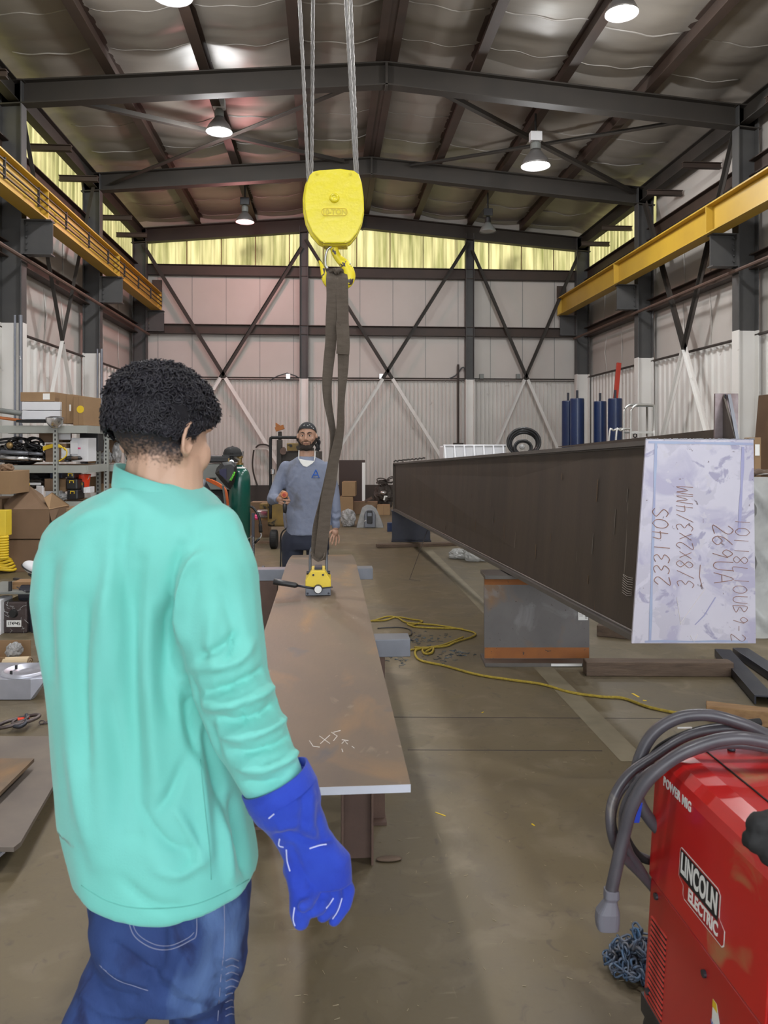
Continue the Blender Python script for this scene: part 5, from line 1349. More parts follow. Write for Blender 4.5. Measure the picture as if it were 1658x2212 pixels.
# black front frame and base
MB().prism([(PXs(.2) + .0, yf_, .17), (PXs(.76), yf_, .75), (PXs(.76) + .05, yf_, .79), (xr_ - .03, yf_, .79), (xr_, yf_, .17)], (0, -.055, 0)).build('front_frame', M['black'], wm, bevel=.006)
MB().box(PXs(.18) - .0, xr_, yf_ - .03, yb_ + .02, .13, .18).build('chassis', M['black'], wm, bevel=.004)
for y in (1.45, 1.84):
    for x in (PXs(.1) + .01, xr_ - .06):
        MB().cyl((x, y, .075), (x + .045, y, .075), .075, n=32).build('wheel', M['black'], wm, bevel=.01)
put_text('model_lettering', 'POWER MIG', .030, (PXs(.735) - .0046, 1.765, .737), (0, -1, 0), (.062, 0, 1), M['label'], uc, bold=.0010, ext=.0004, sx=.80, spacing=1.12)
nx_ = .062
def sidept(y, z, o=.0046): return (PXs(z) - o, y, z)
def sidepoly(pts, o, th=.0004): return MB().prism([sidept(y, z, o) for y, z in pts], (-th, 0, 0))
o1 = [(1.732, .628), (1.725, .634), (1.56, .634), (1.548, .626), (1.548, .578), (1.524, .566), (1.524, .536), (1.532, .529), (1.70, .529), (1.708, .537), (1.708, .556), (1.732, .566)]
bd2 = sidepoly(o1, .0044).build('badge_outline', M['label'], uc)
def inset(pts, k):
    cy = sum(p[0] for p in pts) / len(pts); cz = sum(p[1] for p in pts) / len(pts)
    return [(p[0] - math.copysign(k, p[0] - cy), p[1] - math.copysign(k, p[1] - cz)) for p in pts]
sidepoly([(1.7295, .5665), (1.7295, .630), (1.724, .6318), (1.561, .6318), (1.5505, .625), (1.5505, .5795), (1.527, .5655), (1.527, .538), (1.533, .5315), (1.699, .5315), (1.7055, .538), (1.7055, .5575)], .0049).build('badge_field', M['red'], bd2)
sidepoly([(1.727, .570), (1.727, .627), (1.722, .629), (1.563, .629), (1.553, .624), (1.553, .570)], .0054).build('badge_black', M['ink'], bd2)
put_text('badge_lettering', 'LINCOLN', .062, sidept(1.640, .5995, .0060), (0, -1, 0), (.062, 0, 1), M['label'], bd2, bold=.0022, ext=.0003, sx=.60, spacing=1.05)
put_text('badge_lettering', 'ELECTRIC', .038, sidept(1.616, .551, .0056), (0, -1, 0), (.062, 0, 1), M['label'], bd2, bold=.0013, ext=.0003, sx=.80)
sidepoly([(1.56, .405), (1.545, .405), (1.49, .30), (1.56, .30)], .001).build('warning_label', M['label'], lc)
sidepoly([(1.56, .405), (1.545, .405), (1.54, .39), (1.56, .39)], .0016).build('warning_strip', M['ycord'], lc)
put_text('label_lettering', 'WARNING', .018, sidept(1.528, .355, .0018), (0, -1, 0), (.0, 0, 1), M['logo'], lc, ext=.0002, sx=.8)
# black fuzzy hand shield pad resting at the front corner
mb = MB()
for k in range(14):
    mb.sph(W(1655 + random.uniform(-28, 25), 1815 + random.uniform(-38, 38), 1.40), .022, 10, 8)
pme = remesh(mb, .005, 2); shape(pme, lambda co, n: noise.noise(co * 90) * .003)
tag(link('work_glove', pme, M['blackm'], smooth=True), 'rough black leather work glove lying over the front corner of the red welder', 'glove')
# cable coil
cb = thing('welding_cable', 'thick grey cable coil looped over the back of the red welder, ending in a plug', 'cable', W(1450, 1700, 1.9))
def cab(pts, r, nm='cable_loop', m='rubber', d=1.9):
    P = catmull([W(x, y, d + dd) for x, y, dd in pts], 8)
    return MB().tube(P, r, 14).build(nm, M[m], cb, smooth=True)
cab([(1760, 1640, .0), (1700, 1606, .0), (1650, 1585, .0), (1600, 1563, .0), (1530, 1545, .02), (1465, 1551, .04), (1412, 1583, .05), (1382, 1635, .05), (1372, 1690, .04), (1384, 1740, .03), (1420, 1790, .03), (1450, 1800, .05)], .0150)
cab([(1760, 1640, -.10), (1690, 1612, -.10), (1640, 1600, -.10), (1590, 1594, -.1), (1530, 1604, -.09), (1460, 1634, -.08), (1400, 1683, -.07), (1365, 1740, -.06), (1348, 1800, -.05), (1334, 1860, -.05), (1324, 1905, -.05), (1318, 1935, -.05)], .0152)
cab([(1760, 1660, .03), (1680, 1600, .03), (1620, 1578, .02), (1550, 1575, .02), (1480, 1592, .02), (1410, 1635, .02), (1355, 1675, .02), (1322, 1730, .01), (1318, 1785, .0), (1330, 1830, .0), (1355, 1860, .02), (1385, 1890, .04), (1420, 1930, .06)], .0115)
cab([(1760, 1640, -.04), (1680, 1622, -.04), (1600, 1608, -.04), (1530, 1612, -.04), (1455, 1640, -.03), (1390, 1678, -.03), (1352, 1735, -.02), (1345, 1790, -.01), (1358, 1840, .02), (1378, 1870, .03), (1410, 1920, .06)], .0110)
cab([(1760, 1640, .08), (1660, 1622, .08), (1580, 1618, .08), (1500, 1624, .07), (1420, 1655, .06), (1350, 1700, .05), (1325, 1760, .05), (1335, 1810, .05), (1370, 1840, .06), (1430, 1865, .08)], .0070)
cab([(1640, 1560, .10), (1570, 1568, .08), (1500, 1580, .07), (1430, 1612, .06), (1400, 1650, .05), (1375, 1700, .04), (1360, 1740, .04), (1350, 1800, .03), (1380, 1850, .06), (1420, 1862, .08)], .0100, m='blackm')
pd = 1.85
q = lambda x, y, dd=0: W(x, y, pd + dd)
mb = MB()
secs = [(1320, 1920, 15), (1320, 1936, 16), (1318, 1944, 13), (1312, 1968, 24), (1311, 1985, 25), (1311, 2004, 23)]
rs = [ring(q(x, y), CR, CF, w_ / F * pd, min(.022, w_ / F * pd), 20, 3.5) for x, y, w_ in secs]
mb.rings(rs); mb.build('plug', M['plug'], cb, bevel=.002)
MB().obox(W(1377, 1755, 1.86), CR * .007, CF * .004, (UP * .024 + CR * .004)).build('blue_tag', M['glove'], cb, bevel=.002)
mb = MB(); P = [W(1515 + k * 1.0, 1590, 1.9) for k in range(3)]
MB().obox(W(1478, 1572, 1.95), CR * .018, CF * .002, UP * .0016).build('tie_wrap', M['label'], cb)
# chain pile
def link_pts(c, R_, L_, W_):
    pts = []
    for k in range(14):
        a = 2 * pi * (k + .5) / 14; x = math.cos(a) * W_; y = math.sin(a) * W_ + math.copysign(L_, math.sin(a)) if abs(math.sin(a)) > .05 else 0
        pts.append(c + R_ @ Vector((x, math.sin(a) * W_ + (L_ if math.sin(a) > 0 else -L_), 0)))
    return pts
rnd = random.Random(5); mb = MB(); base = G(1385, 2120)
for k in range(150):
    a = rnd.random() * 2 * pi; rr_ = (rnd.random() ** .6) * .085; h = rnd.random() * .13 * (1 - rr_ / .12)
    c = Vector((base.x + math.cos(a) * rr_, base.y + .04 + math.sin(a) * rr_, .010 + h))
    Rm = Matrix.Rotation(rnd.uniform(0, 6.3), 3, 'Z') @ Matrix.Rotation(rnd.uniform(-1.4, 1.4), 3, 'X') @ Matrix.Rotation(rnd.uniform(0, 3), 3, 'Y')
    mb.tube(link_pts(c, Rm, .007, .0085), .0036, 6, closed=True, mi=0 if rnd.random() < .55 else 1)
for i, v in enumerate(mb.v):
    if v[2] < .001: mb.v[i] = (v[0], v[1], .001)
tag(mb.build('chain_pile', [M['bchain'], M['chain']], smooth=True), 'heap of blue and grey chain on the floor behind the red welder', 'chain')

# ------------------------------------------------------------------ stubs, timbers on the right
def rbox(x0, y0, x1, y1, d, t, yaw=0.0, zfloor=None, z0=None):
    """box with its front face spanning the pixel rectangle at depth d; returns the 8 corners"""
    A, B, C_, D_ = W(x0, y1, d), W(x1, y1, d), W(x1, y0, d), W(x0, y0, d)
    if zfloor is not None: 
        for p in (A, B): p.z = zfloor
    f = (CF * math.cos(yaw) + CR * math.sin(yaw)) * t; r = (CR * math.cos(yaw) - CF * math.sin(yaw)); wd_ = (B - A).length
    B2 = A + r * wd_; C2 = Vector((B2.x, B2.y, C_.z)); D2_ = D_
    return [A, B2, B2 + f, A + f, D2_, C2, C2 + f, D2_ + f]
st = thing('beam_stub', 'upright grey I beam offcut with orange rust bands under the near part of the girder', 'steel support', G(1165, 1440))
A = G(1047, 1441); Bp = G(1285, 1441); ux = (Bp - A).normalized(); uy = Vector((-ux.y, ux.x, 0)); Ls = (Bp - A).length
hS = .635
def sbox(a0, a1, b0, b1, z0, z1, nm, m, par=st, **k):
    c = A + ux * (a0 + a1) / 2 + uy * (b0 + b1) / 2 + UP * (z0 + z1) / 2
    return MB().obox(c, ux * (a1 - a0) / 2, uy * (b1 - b0) / 2, UP * (z1 - z0) / 2).build(nm, m, par, **k)
sbox(0, Ls, 0, .26, 0, .026, 'bottom_flange', M['girdf'], bevel=.002)
sbox(0, Ls, 0, .26, hS - .026, hS, 'top_flange', M['girdf'], bevel=.002)
wbs = sbox(.01, Ls - .01, .118, .142, .026, hS - .026, 'web', M['stub'])
sbox(.012, Ls - .012, .1165, .118, .028, .105, 'rust_band', M['orust'], wbs)
sbox(.012, Ls - .012, .1165, .118, hS - .085, hS - .028, 'rust_band', M['orust'], wbs)
sbox(Ls - .09, Ls - .02, .114, .1165, .30, .38, 'barcode_label', M['label'], wbs)
mb = MB()
for k in range(7): c = A + ux * (Ls - .034) + uy * .1135 + UP * (.315 + k * .009); mb.obox(c, ux * .008, uy * .0004, UP * .0022)
for k in range(4): c = A + ux * (Ls - .07) + uy * .1135 + UP * (.33 + k * .010); mb.obox(c, ux * .014, uy * .0004, UP * .001)
mb.build('label_print', M['ink'], wbs)
sbox(Ls * .60, Ls * .88, -.0008, .0, .006, .024, 'white_paint', M['label'])
a = W(845, 1172, 12.2); 
st2 = thing('beam_stub', 'dark blue I beam offcut under the far end of the girder', 'steel support', (a.x, a.y, 0))
A = Vector((a.x, a.y, 0)); b = W(931, 1172, 12.2); ux = (Vector((b.x, b.y, 0)) - A).normalized(); uy = Vector((-ux.y, ux.x, 0)); Ls = (Vector((b.x, b.y, 0)) - A).length
sbox(0, Ls, 0, .26, 0, .022, 'bottom_flange', M['dsteel'], st2); sbox(0, Ls, 0, .26, .47, .492, 'top_flange', M['dsteel'], st2); sbox(.01, Ls - .01, .11, .13, .022, .47, 'web', M['dsteel'], st2)
def plank(nm, p, q, w, h, m, lab, cat='timber', group=None, lift=0.0, bev=.006):
    p = Vector((p.x, p.y, h / 2 + lift)); q = Vector((q.x, q.y, h / 2 + lift))
    return tag(MB().bar(p, q, w, h).build(nm, m, bevel=bev), lab, cat, group)
plank('timber_baulk', G(1262, 1456), G(1578, 1458), .10, .095, M['wood'], 'weathered grey brown square timber lying right of the rusty stub')
plank('timber_baulk', G(1290, 1372), G(1420, 1384), .10, .09, M['wood'], 'short dark timber behind the rusty stub under the girder')
plank('timber_baulk', G(1524, 1550), G(1700, 1572), .09, .085, M['woodl'], 'short brown timber end lying behind the welder cables')
plank('timber_plank', G(813, 1183), G(985, 1178), .12, .05, M['wood'], 'long thin brown plank on the floor before the far stub')
def channel(p, q, w, h, lab):
    e = thing('steel_channel', lab, 'steel bar', (p.x, p.y, 0), 'black steel channels on the floor')
    p = Vector((p.x, p.y, 0)); q = Vector((q.x, q.y, 0)); d = (q - p).normalized(); s_ = d.cross(UP)
    MB().bar(p + UP * (h - .006), q + UP * (h - .006), w, .012).build('top_web', M['dsteel'], e, bevel=.002)
    for k in (-1, 1): MB().bar(p + s_ * k * (w / 2 - .005) + UP * (h / 2), q + s_ * k * (w / 2 - .005) + UP * (h / 2), .01, h - .012).build('side_leg', M['dsteel'], e)
channel(G(1560, 1420), G(1650, 1524), .11, .06, 'black steel channel slanting towards the welder on the right')
channel(G(1598, 1417), G(1720, 1500), .11, .06, 'black steel channel at the right edge beside the slanting one')
# wire stay from girder to floor
mb = MB(); mb.tube([W(935, 1112, 9.6), G(884, 1252)], .0035, 5); mb.tube([G(884, 1252), G(908, 1255)], .0035, 5)
tag(mb.build('steel_rod', M['base']), 'thin dark rod leaning from the girder flange down to the floor', 'rod')
# crumpled plastic
def crumple(nm, x0, y0, x1, y1, lab, d=None, m='plastic', t=.25, seed=1, cat='plastic sheet'):
    d = d or (HC * F / (y1 - HY)); c = W((x0 + x1) / 2, (y0 + y1) / 2, d + t / 2)
    rx = (x1 - x0) / 2 / F * d; rz_ = (y1 - y0) / 2 / F * d
    mb = MB().sph((0, 0, 0), 1.0, 40, 26); vs = []
    for v in mb.v:
        v = Vector(v); k = 1 + .28 * noise.noise(v * 2.2 + Vector((seed, 0, 0))) + .10 * noise.noise(v * 6 + Vector((0, seed, 0)))
        p = c + CR * v.x * rx * k + CF * v.y * t / 2 * k + UP * v.z * rz_ * k
        p.z = max(p.z, .004); vs.append(tuple(p))
    mb.v = vs
    return tag(mb.build(nm, M[m], smooth=False), lab, cat)
crumple('plastic_sheet', 968, 1186, 1012, 1209, 'small crumpled clear plastic on the floor under the girder, left bit', seed=2)
crumple('plastic_sheet', 1000, 1172, 1062, 1215, 'larger crumpled clear plastic on the floor under the girder', seed=4)
# wrapped pallet at the right edge
wp = thing('wrapped_load', 'big load wrapped in clear plastic sheet at the right edge behind the end plate', 'wrapped load', (W(1680, 1372, 6.3).x, W(1680, 1372, 6.3).y, 0))
P_ = rbox(1622, 1030, 1860, 1372, 6.3, 1.0, zfloor=0.0)
mb = MB(); n_ = 26
def face(u, v):
    a = P_[0].lerp(P_[1], u); z = P_[4].z * v
    k = .05 * noise.noise(Vector((u * 3, v * 5, 1))) + .035 * math.sin((u * 2 + v * 3) * 6)
    return (a.x + k - .12 * (1 - v) ** 2 * 1, a.y - abs(k) - .10 * (1 - v) ** 3, max(z, .005))
mb.grid(face, n_, n_); mb.build('sheet_front', M['plastic'], wp, smooth=True)
mb = MB(); mb.hexa([p + Vector((.04, .05, 0)) for p in P_[:4]] + [p + Vector((.04, .05, -.06)) for p in P_[4:]]); mb.build('wrapped_box', mat('grey_wrapped_goods', (0.30, 0.31, 0.31), .6, 0, (0.22, 0.22, 0.22), 3, .8), wp, bevel=.03)
def topf(u, v):
    a = P_[4].lerp(P_[5], u).lerp(P_[7].lerp(P_[6], u), v); return (a.x, a.y, a.z + .03 * noise.noise(Vector((u * 6, v * 6, 2))) + .02)
mb = MB(); mb.grid(topf, 20, 20); mb.build('sheet_top', M['plastic'], wp, smooth=True)
# brown sheet leaning on the right wall + carton
p = HXp(1640, 1000, XR - .5)
mb = MB(); a0 = HXp(1622, 1000, XR - .35); 
mb.obox((XR - .28, a0.y - .55, 1.15), (.012, 0, 0), (0, .62, 0), (.10, 0, 1.15)); tag(mb.build('rusty_sheet', M['ply']), 'tall rust brown sheet leaning on the right wall at the picture edge', 'sheet')
P_ = rbox(1629, 945, 1643, 1030, 6.9, .2, zfloor=None)
bx = MB().hexa(P_).build('carton', M['card'], bevel=.004); tag(bx, 'narrow brown carton standing on the wrapped load at the right edge', 'box')
MB().obox(W(1635, 972, 6.895), CR * .02, CF * .001, UP * .05).build('paper_label', M['label'], bx)
mb = MB(); P = catmull([W(x, y, 6.35) for x, y in ((1628, 1024), (1640, 1019), (1652, 1023), (1670, 1018))], 5); mb.tube(P, .02, 8); mb.tube([p + UP * .012 + CF * .02 for p in P], .015, 8)
tag(mb.build('rope_bundle', M['wood'], smooth=True), 'dirty brown rope lying on top of the wrapped load', 'rope')
# blue rollers
for k, (x0, x1, yt, X_, nm) in enumerate(((1213, 1240, 866, 16.4, 'leftmost of the four'), (1231, 1261, 861, 15.9, 'second of the four from the left'), (1282, 1309, 867, 15.9, 'third of the four from the left'), (1313, 1343, 861, 15.4, 'rightmost of the four'))):
    c = W((x0 + x1) / 2, 900, X_); r = (x1 - x0) / 2 / F * X_; zt = HC + (HY - yt) / F * X_
    e = thing('blue_roller', 'tall blue roller with steel spindle behind the girder, ' + nm, 'roller', (c.x, c.y, 0), 'blue rollers standing by the right wall')
    MB().lathe((c.x, c.y, 0), [(.01, 0.08), (r * .96, .08), (r, .10), (r, zt - .02), (r * .97, zt), (.01, zt)], n=36).build('drum', M['blue'], e, smooth=False)
    MB().cyl((c.x, c.y, 0), (c.x, c.y, zt + .17), .026, n=14).build('spindle', M['dsteel'], e)
a = W(1305, 1090, 15.75); a.z = 0.05; b = W(1336, 784, 16.1)
tag(MB().bar(a, b, .09, .05, (0, -1, 0)).build('red_bar', M['redbar'], bevel=.004), 'long red painted bar leaning on the right wall behind the blue rollers', 'bar')
# rolling ladder
dL = 13.2
rl = thing('rolling_ladder', 'silver tube rolling platform ladder standing behind the girder', 'ladder', Vector((W(1385, 1100, dL).x, W(1385, 1100, dL).y, 0))); 
def lp(x, y, dd=0): return W(x, y, dL + dd)
for dd, (x1, x2) in ((0, (1362, 1412)), (.45, (1347, 1397))):
    mb = MB(); mb.tube(catmull([lp(x1, 1040, dd), lp(x1, 900, dd), lp(x1 + 2, 884, dd), lp(x1 + 12, 875, dd), lp(x1 + 25, 874, dd), lp(x2, 875, dd)], 5), .02, 10)
    mb.build('handrail', M['alu'], rl, smooth=True)
    mb = MB(); mb.tube([lp(x2, 875, dd), (lp(x2, 875, dd).x, lp(x2, 875, dd).y, .05)], .02, 10); mb.build('rear_leg', M['alu'], rl, smooth=True)
    mb = MB(); f = lp(x1 - 38, 960, dd); mb.tube(catmull([(f.x, f.y, .03), lp(x1 - 32, 945, dd), lp(x1 - 22, 930, dd), lp(x1 - 8, 926, dd), lp(x1, 927, dd)], 5), .018, 10); mb.build('front_rail', M['alu'], rl, smooth=True)
    MB().bar(lp(x1, 934, dd), lp(x2, 934, dd), .03, .04).build('platform_rail', M['alu'], rl)
MB().hexa([lp(1362, 936), lp(1412, 936), lp(1397, 936, .45), lp(1347, 936, .45), lp(1362, 933), lp(1412, 933), lp(1397, 933, .45), lp(1347, 933, .45)]).build('platform', M['grey'], rl)
MB().hexa([lp(1374, 879), lp(1412, 879), lp(1397, 878, .45), lp(1359, 878, .45), lp(1374, 877), lp(1412, 877), lp(1397, 876, .45), lp(1359, 876, .45)]).build('top_tray', M['grey'], rl)
for k, y in enumerate((985, 1040)): MB().bar(lp(1332 + 0, y, .2), lp(1365, y, .2), .4, .03, (0, 0, 1)).build('step', M['grey'], rl)
mb = MB(); mb.tube([lp(1371 + 3.5 * math.cos(a_), 941 + 4 * math.sin(a_), .1) for a_ in [2 * pi * k / 12 for k in range(12)]], .01, 6, closed=True); mb.build('caster_ring', M['black'], rl)
# hose coil on a post and covered box
dC = 12.9
hc = thing('hose_coil', 'coiled black hose standing upright behind the girder', 'hose', W(1130, 960, dC))
for k, (rx, ry, cy) in enumerate(((35, 30, 955), (31, 26, 956), (33, 28, 957), (28, 23, 958))):
    MB().tube([lp_ for lp_ in [W(1131 + rx * math.cos(a_), cy - ry * math.sin(a_), dC + .05 * k) for a_ in [2 * pi * j / 40 for j in range(40)]]], .022, 8, closed=True).build('outer_turn', M['black'], hc, smooth=True)
for k in range(2):
    MB().tube([W(1129 + (19 - 3 * k) * math.cos(a_), 967 - (16 - 3 * k) * math.sin(a_), dC - .06 + .05 * k) for a_ in [2 * pi * j / 30 for j in range(30)]], .018, 8, closed=True).build('inner_turn', M['black'], hc, smooth=True)
P_ = rbox(1085, 985, 1180, 1100, dC - .2, .5, zfloor=0.0); tag(MB().hexa(P_).build('grey_bench', M['grey'], bevel=.01), 'low grey bench behind the girder carrying the hose coil', 'bench')
P_ = rbox(957, 964, 1092, 1100, 13.4, .9, zfloor=0.0)
cvx = MB().hexa(P_).build('covered_crate', M['white'], bevel=.02); tag(cvx, 'white sheet covered crate behind the far part of the girder', 'crate')
mb = MB()
for k in range(7):
    x = 960 + k * 21; mb.tube([W(x, 962, 13.38), W(x + 3, 1000, 13.36), W(x - 3, 1090, 13.36)], [.01, .03, .015], 6)
mb.tube([P_[4] + UP * .01, P_[5] + UP * .01], .02, 8); mb.build('sheet_fold', M['white'], cvx, smooth=True)
P_ = None
bl = MB().sph(W(1127, 965.5, 8.4), (.032, .032, .030), 14, 10); tag(bl.build('plastic_ball', M['plasticd'], smooth=True), 'small ball of clear plastic lying on the girder top', 'plastic ball')
mb = MB(); mb.tube([W(850 + k * 4, 998 - k * .4 - 3 * abs(math.sin(k * 1.7)), 12.0) for k in range(18)], .012, 6); mb.tube([W(870, 996, 11.9), W(868, 1040, 12.0 - .05), W(869, 1095, 11.95)], .010, 6)
tag(mb.build('lashing_chain', M['base']), 'thin dark chain draped over the far end of the girder', 'chain')

# ------------------------------------------------------------------ rope on the floor
mb = MB()
rp = [(770, 1332), (800, 1341), (835, 1332), (858, 1334), (880, 1345), (940, 1350), (1000, 1360), (1026, 1368), (1018, 1376), (985, 1386), (960, 1396), (915, 1399), (895, 1398)]
def groundrope(pts, r=.0075): return catmull([G(x, y, r + .002) for x, y in pts], 8)
r1 = groundrope(rp); r2_ = groundrope([(790, 1341), (830, 1340), (856, 1333), (890, 1338), (912, 1342), (890, 1350), (880, 1348), (905, 1355), (1000, 1358)])
r3 = groundrope([(884, 1404), (930, 1398), (960, 1392), (1000, 1376)]); r4 = groundrope([(920, 1408), (935, 1400), (932, 1410), (918, 1412), (912, 1404), (925, 1400), (900, 1403), (897, 1415), (910, 1427), (960, 1438), (1030, 1457), (1100, 1468), (1170, 1478), (1230, 1495), (1300, 1505), (1345, 1508), (1400, 1527), (1460, 1540), (1510, 1549), (1560, 1560)])
er = thing('yellow_rope', 'thin braided yellow rope snaking over the floor from the plate to the welder', 'rope', G(897, 1415))
for k, P in enumerate((r1, r2_, r3, r4)):
    MB().tube(P, .0075 if k != 3 else .0085, 8).build('rope_length', M['yrope'], er, smooth=True)
mb = MB(); mb.tube(groundrope([(815, 1357), (860, 1355), (885, 1360), (888, 1370), (880, 1376), (892, 1384)], .005), .005, 6)
tag(mb.build('extension_cord', M['black'], smooth=True), 'thin black cord on the floor right of the plate near the yellow rope', 'cord')
# swarf, scraps
rnd = random.Random(11); mb = MB()
for k in range(90):
    x, y = rnd.choice(((910, 1382), (860, 1425), (960, 1420), (930, 1378), (990, 1410)))
    p = G(x + rnd.gauss(0, 22), y + rnd.gauss(0, 6), .003); a = rnd.random() * 6.3; l = rnd.uniform(.01, .035)
    mb.tube([p, p + Vector((math.cos(a) * l, math.sin(a) * l, rnd.uniform(0, .006))), p + Vector((math.cos(a + 1) * l * 1.5, math.sin(a + 1) * l * 1.5, 0))], .0018, 4)
tag(mb.build('metal_swarf', mat('blue_swarf', (0.07, 0.10, 0.13), .4, .6)), 'scattered bluish metal swarf on the floor around the yellow rope', 'metal shavings', kind='stuff')
mb = MB()
for (x, y, dx, dy, w) in ((1365, 1498, 14, 8, .014), (1388, 1513, 8, 1, .012), (940, 1755, 22, 8, .004), (1148, 1780, 6, 4, .006), (1040, 1540, 4, -2, .006)):
    p, q = G(x, y), G(x + dx, y + dy); mb.bar((p.x, p.y, .001), (q.x, q.y, .001), w, .002)
tag(mb.build('yellow_scraps', M['ycord']), 'small flat yellow scraps scattered on the floor right of the plate', 'scrap', kind='stuff')
mb = MB(); rnd = random.Random(21)
for k in range(130):
    x = rnd.uniform(560, 1400); y = rnd.uniform(1500, 2200)
    p = G(x, y, .0012); a = rnd.random() * 6.3; l = rnd.uniform(.003, .02)
    mb.bar(p, p + Vector((math.cos(a) * l, math.sin(a) * l, 0)), rnd.uniform(.0008, .0022), .0012)
tag(mb.build('floor_debris', mat('pale_splinter', (0.30, 0.25, 0.17), .8)), 'fine pale chips and splinters scattered over the foreground floor', 'debris', kind='stuff')
# ------------------------------------------------------------------ shared small builders
def cbox(nm, x0, y0, x1, y1, d, t, m, lab, cat='box', yaw=0.0, floor=False, group=None, tape=None, lab_rect=None, bev=.004, zf=0.0):
    P = rbox(x0, y0, x1, y1, d, t, yaw, zfloor=zf if floor else None)
    o = MB().hexa(P).build(nm, M[m], bevel=bev); tag(o, lab, cat, group)
    n = -(CF * math.cos(yaw) + CR * math.sin(yaw)); r = (P[1] - P[0]); u = (P[4] - P[0])
    if tape:
        c = P[0] + r * .5; mb = MB().obox(c + u * .5 + n * .0015, r * .5, n * .001, u * .012 if tape == 'h' else u * .5) if tape == 'h' else MB().obox(c + u * .5 + n * .0015, r * .012, n * .001, u * .5)
        mb.build('box_seam', M['cardd'], o)
    if lab_rect:
        a, b, c_, e = lab_rect
        MB().obox(P[0] + r * (a + c_) / 2 + u * (b + e) / 2 + n * .002, r * (c_ - a) / 2, n * .001, u * (e - b) / 2).build('paper_label', M['label'], o)
    return o, P, n, r, u
def coil(mb, c, R_, r, turns, axis=UP, jit=.01, n=26, sq=1.0):
    axis = Vector(axis).normalized(); a = Vector((1, 0, 0)) if abs(axis.x) < .9 else Vector((0, 1, 0)); u = (a - axis * a.dot(axis)).normalized(); v = axis.cross(u)
    pts = []
    for k in range(int(n * turns)):
        t = 2 * pi * k / n; rr_ = R_ * (1 + .12 * math.sin(t * .37 + 1)); pts.append(Vector(c) + u * math.cos(t) * rr_ + v * math.sin(t) * rr_ * sq + axis * (r * 1.6 * k / n + jit * math.sin(t * 1.7)))
    mb.tube(pts, r, 7); return pts

# ------------------------------------------------------------------ shelving on the left
DS = 10.2
def shelf_unit(xa, xb, d, levels, t, lab, posts_px):
    e = thing('steel_shelving', lab, 'shelf', (W(xb, 1000, d).x, W(xb, 1000, d).y, 0), 'storage shelving by the left wall')
    ztop = HC + (HY - (levels[0] - 12)) / F * d
    for y in levels:
        z = HC + (HY - y) / F * d; A, B = W(xa, y, d), W(xb, y, d)
        sh = MB()
        f = CF * t
        sh.hexa([Vector((A.x, A.y, z - .03)), Vector((B.x, B.y, z - .03)), Vector((B.x, B.y, z - .03)) + f, Vector((A.x, A.y, z - .03)) + f, Vector((A.x, A.y, z)), Vector((B.x, B.y, z)), Vector((B.x, B.y, z)) + f, Vector((A.x, A.y, z)) + f])
        o = sh.build('shelf_board', M['woodl'], e)
        for off in (0, t - .02): MB().bar(Vector((A.x, A.y, z - .045)) + CF * off, Vector((B.x, B.y, z - .045)) + CF * off, .025, .10).build('shelf_beam', M['shelf'], e, bevel=.003)
        MB().bar(Vector((B.x, B.y, z - .045)), Vector((B.x, B.y, z - .045)) + f, .025, .10).build('end_beam', M['shelf'], e)
    for (px, off) in posts_px:
        p = W(px, 1000, d) + CF * off
        o = MB().box(p.x - .028, p.x + .028, p.y - .035, p.y - .025, 0, ztop).box(p.x + .020, p.x + .028, p.y - .03, p.y + .03, 0, ztop).build('post', M['shelf'], e)
        mb = MB(); z = .1
        while z < ztop - .03:
            mb.box(p.x - .008, p.x + .008, p.y - .0375, p.y - .0345, z, z + .028); z += .055
        mb.build('post_slots', M['ink'], o)
    return e
shelf_unit(-40, 188, DS, (920, 1006, 1084), .75, 'pale steel shelving unit with three loaded levels, nearest on the left', ((121, 0), (186, .75), (-36, 0)))
shelf_unit(196, 262, DS + 1.0, (936, 1004, 1084), .6, 'pale steel shelving unit partly hidden behind the man\'s head', ((213, 0), (260, .3)))
zl = {1: 915, 2: 1002, 3: 1080}
d0 = DS + .06
# top level
cbox('white_box', 47, 868, 130, 886, d0 + .05, .5, 'white', 'upper of two flat white boxes on the top left shelf', group=None)
cbox('white_box', 47, 887, 130, 906, d0 + .05, .5, 'white', 'lower of two flat white boxes on the top left shelf')
mb = MB(); P_ = rbox(46, 907, 104, 913, d0 + .02, .4)
for k in range(24):
    a = P_[0].lerp(P_[1], k / 23.0); mb.bar(a, a + UP * .035, .014, .3, (0, 1, 0))
tag(mb.build('black_rack', M['blackm']), 'flat black ribbed tray under the white boxes on the top shelf', 'tray')
cbox('carton', 44, 847, 118, 867, d0 + .12, .5, 'card', 'long brown carton with a paper label lying on the white boxes', lab_rect=(.66, .2, .86, .85))
cbox('carton', 128, 852, 158, 915, d0 + .1, .4, 'card', 'brown carton right of the white boxes on the top shelf', tape='v')
o, P_, n_, r_, u_ = cbox('carton', 158, 856, 182, 919, d0 + .02, .5, 'card', 'tall brown carton at the right end of the top shelf with yellow sticker', tape='v', yaw=.1)
MB().cyl(P_[0] + r_ * .68 + u_ * .55, P_[0] + r_ * .68 + u_ * .55 + n_ * .004, .05, n=20).build('yellow_sticker', M['ycord'], o)
MB().obox(P_[0] + r_ * -.18 + u_ * .60 + n_ * .03, r_ * .07, n_ * .002, u_ * .11).build('white_tag', M['label'], o)
mb = MB().tube([W(-20, 884, d0), W(45, 893, d0)], .035, 10); tag(mb.build('grey_tube', M['grey'], smooth=True), 'grey steel tube lying on the top shelf at the left edge', 'tube')
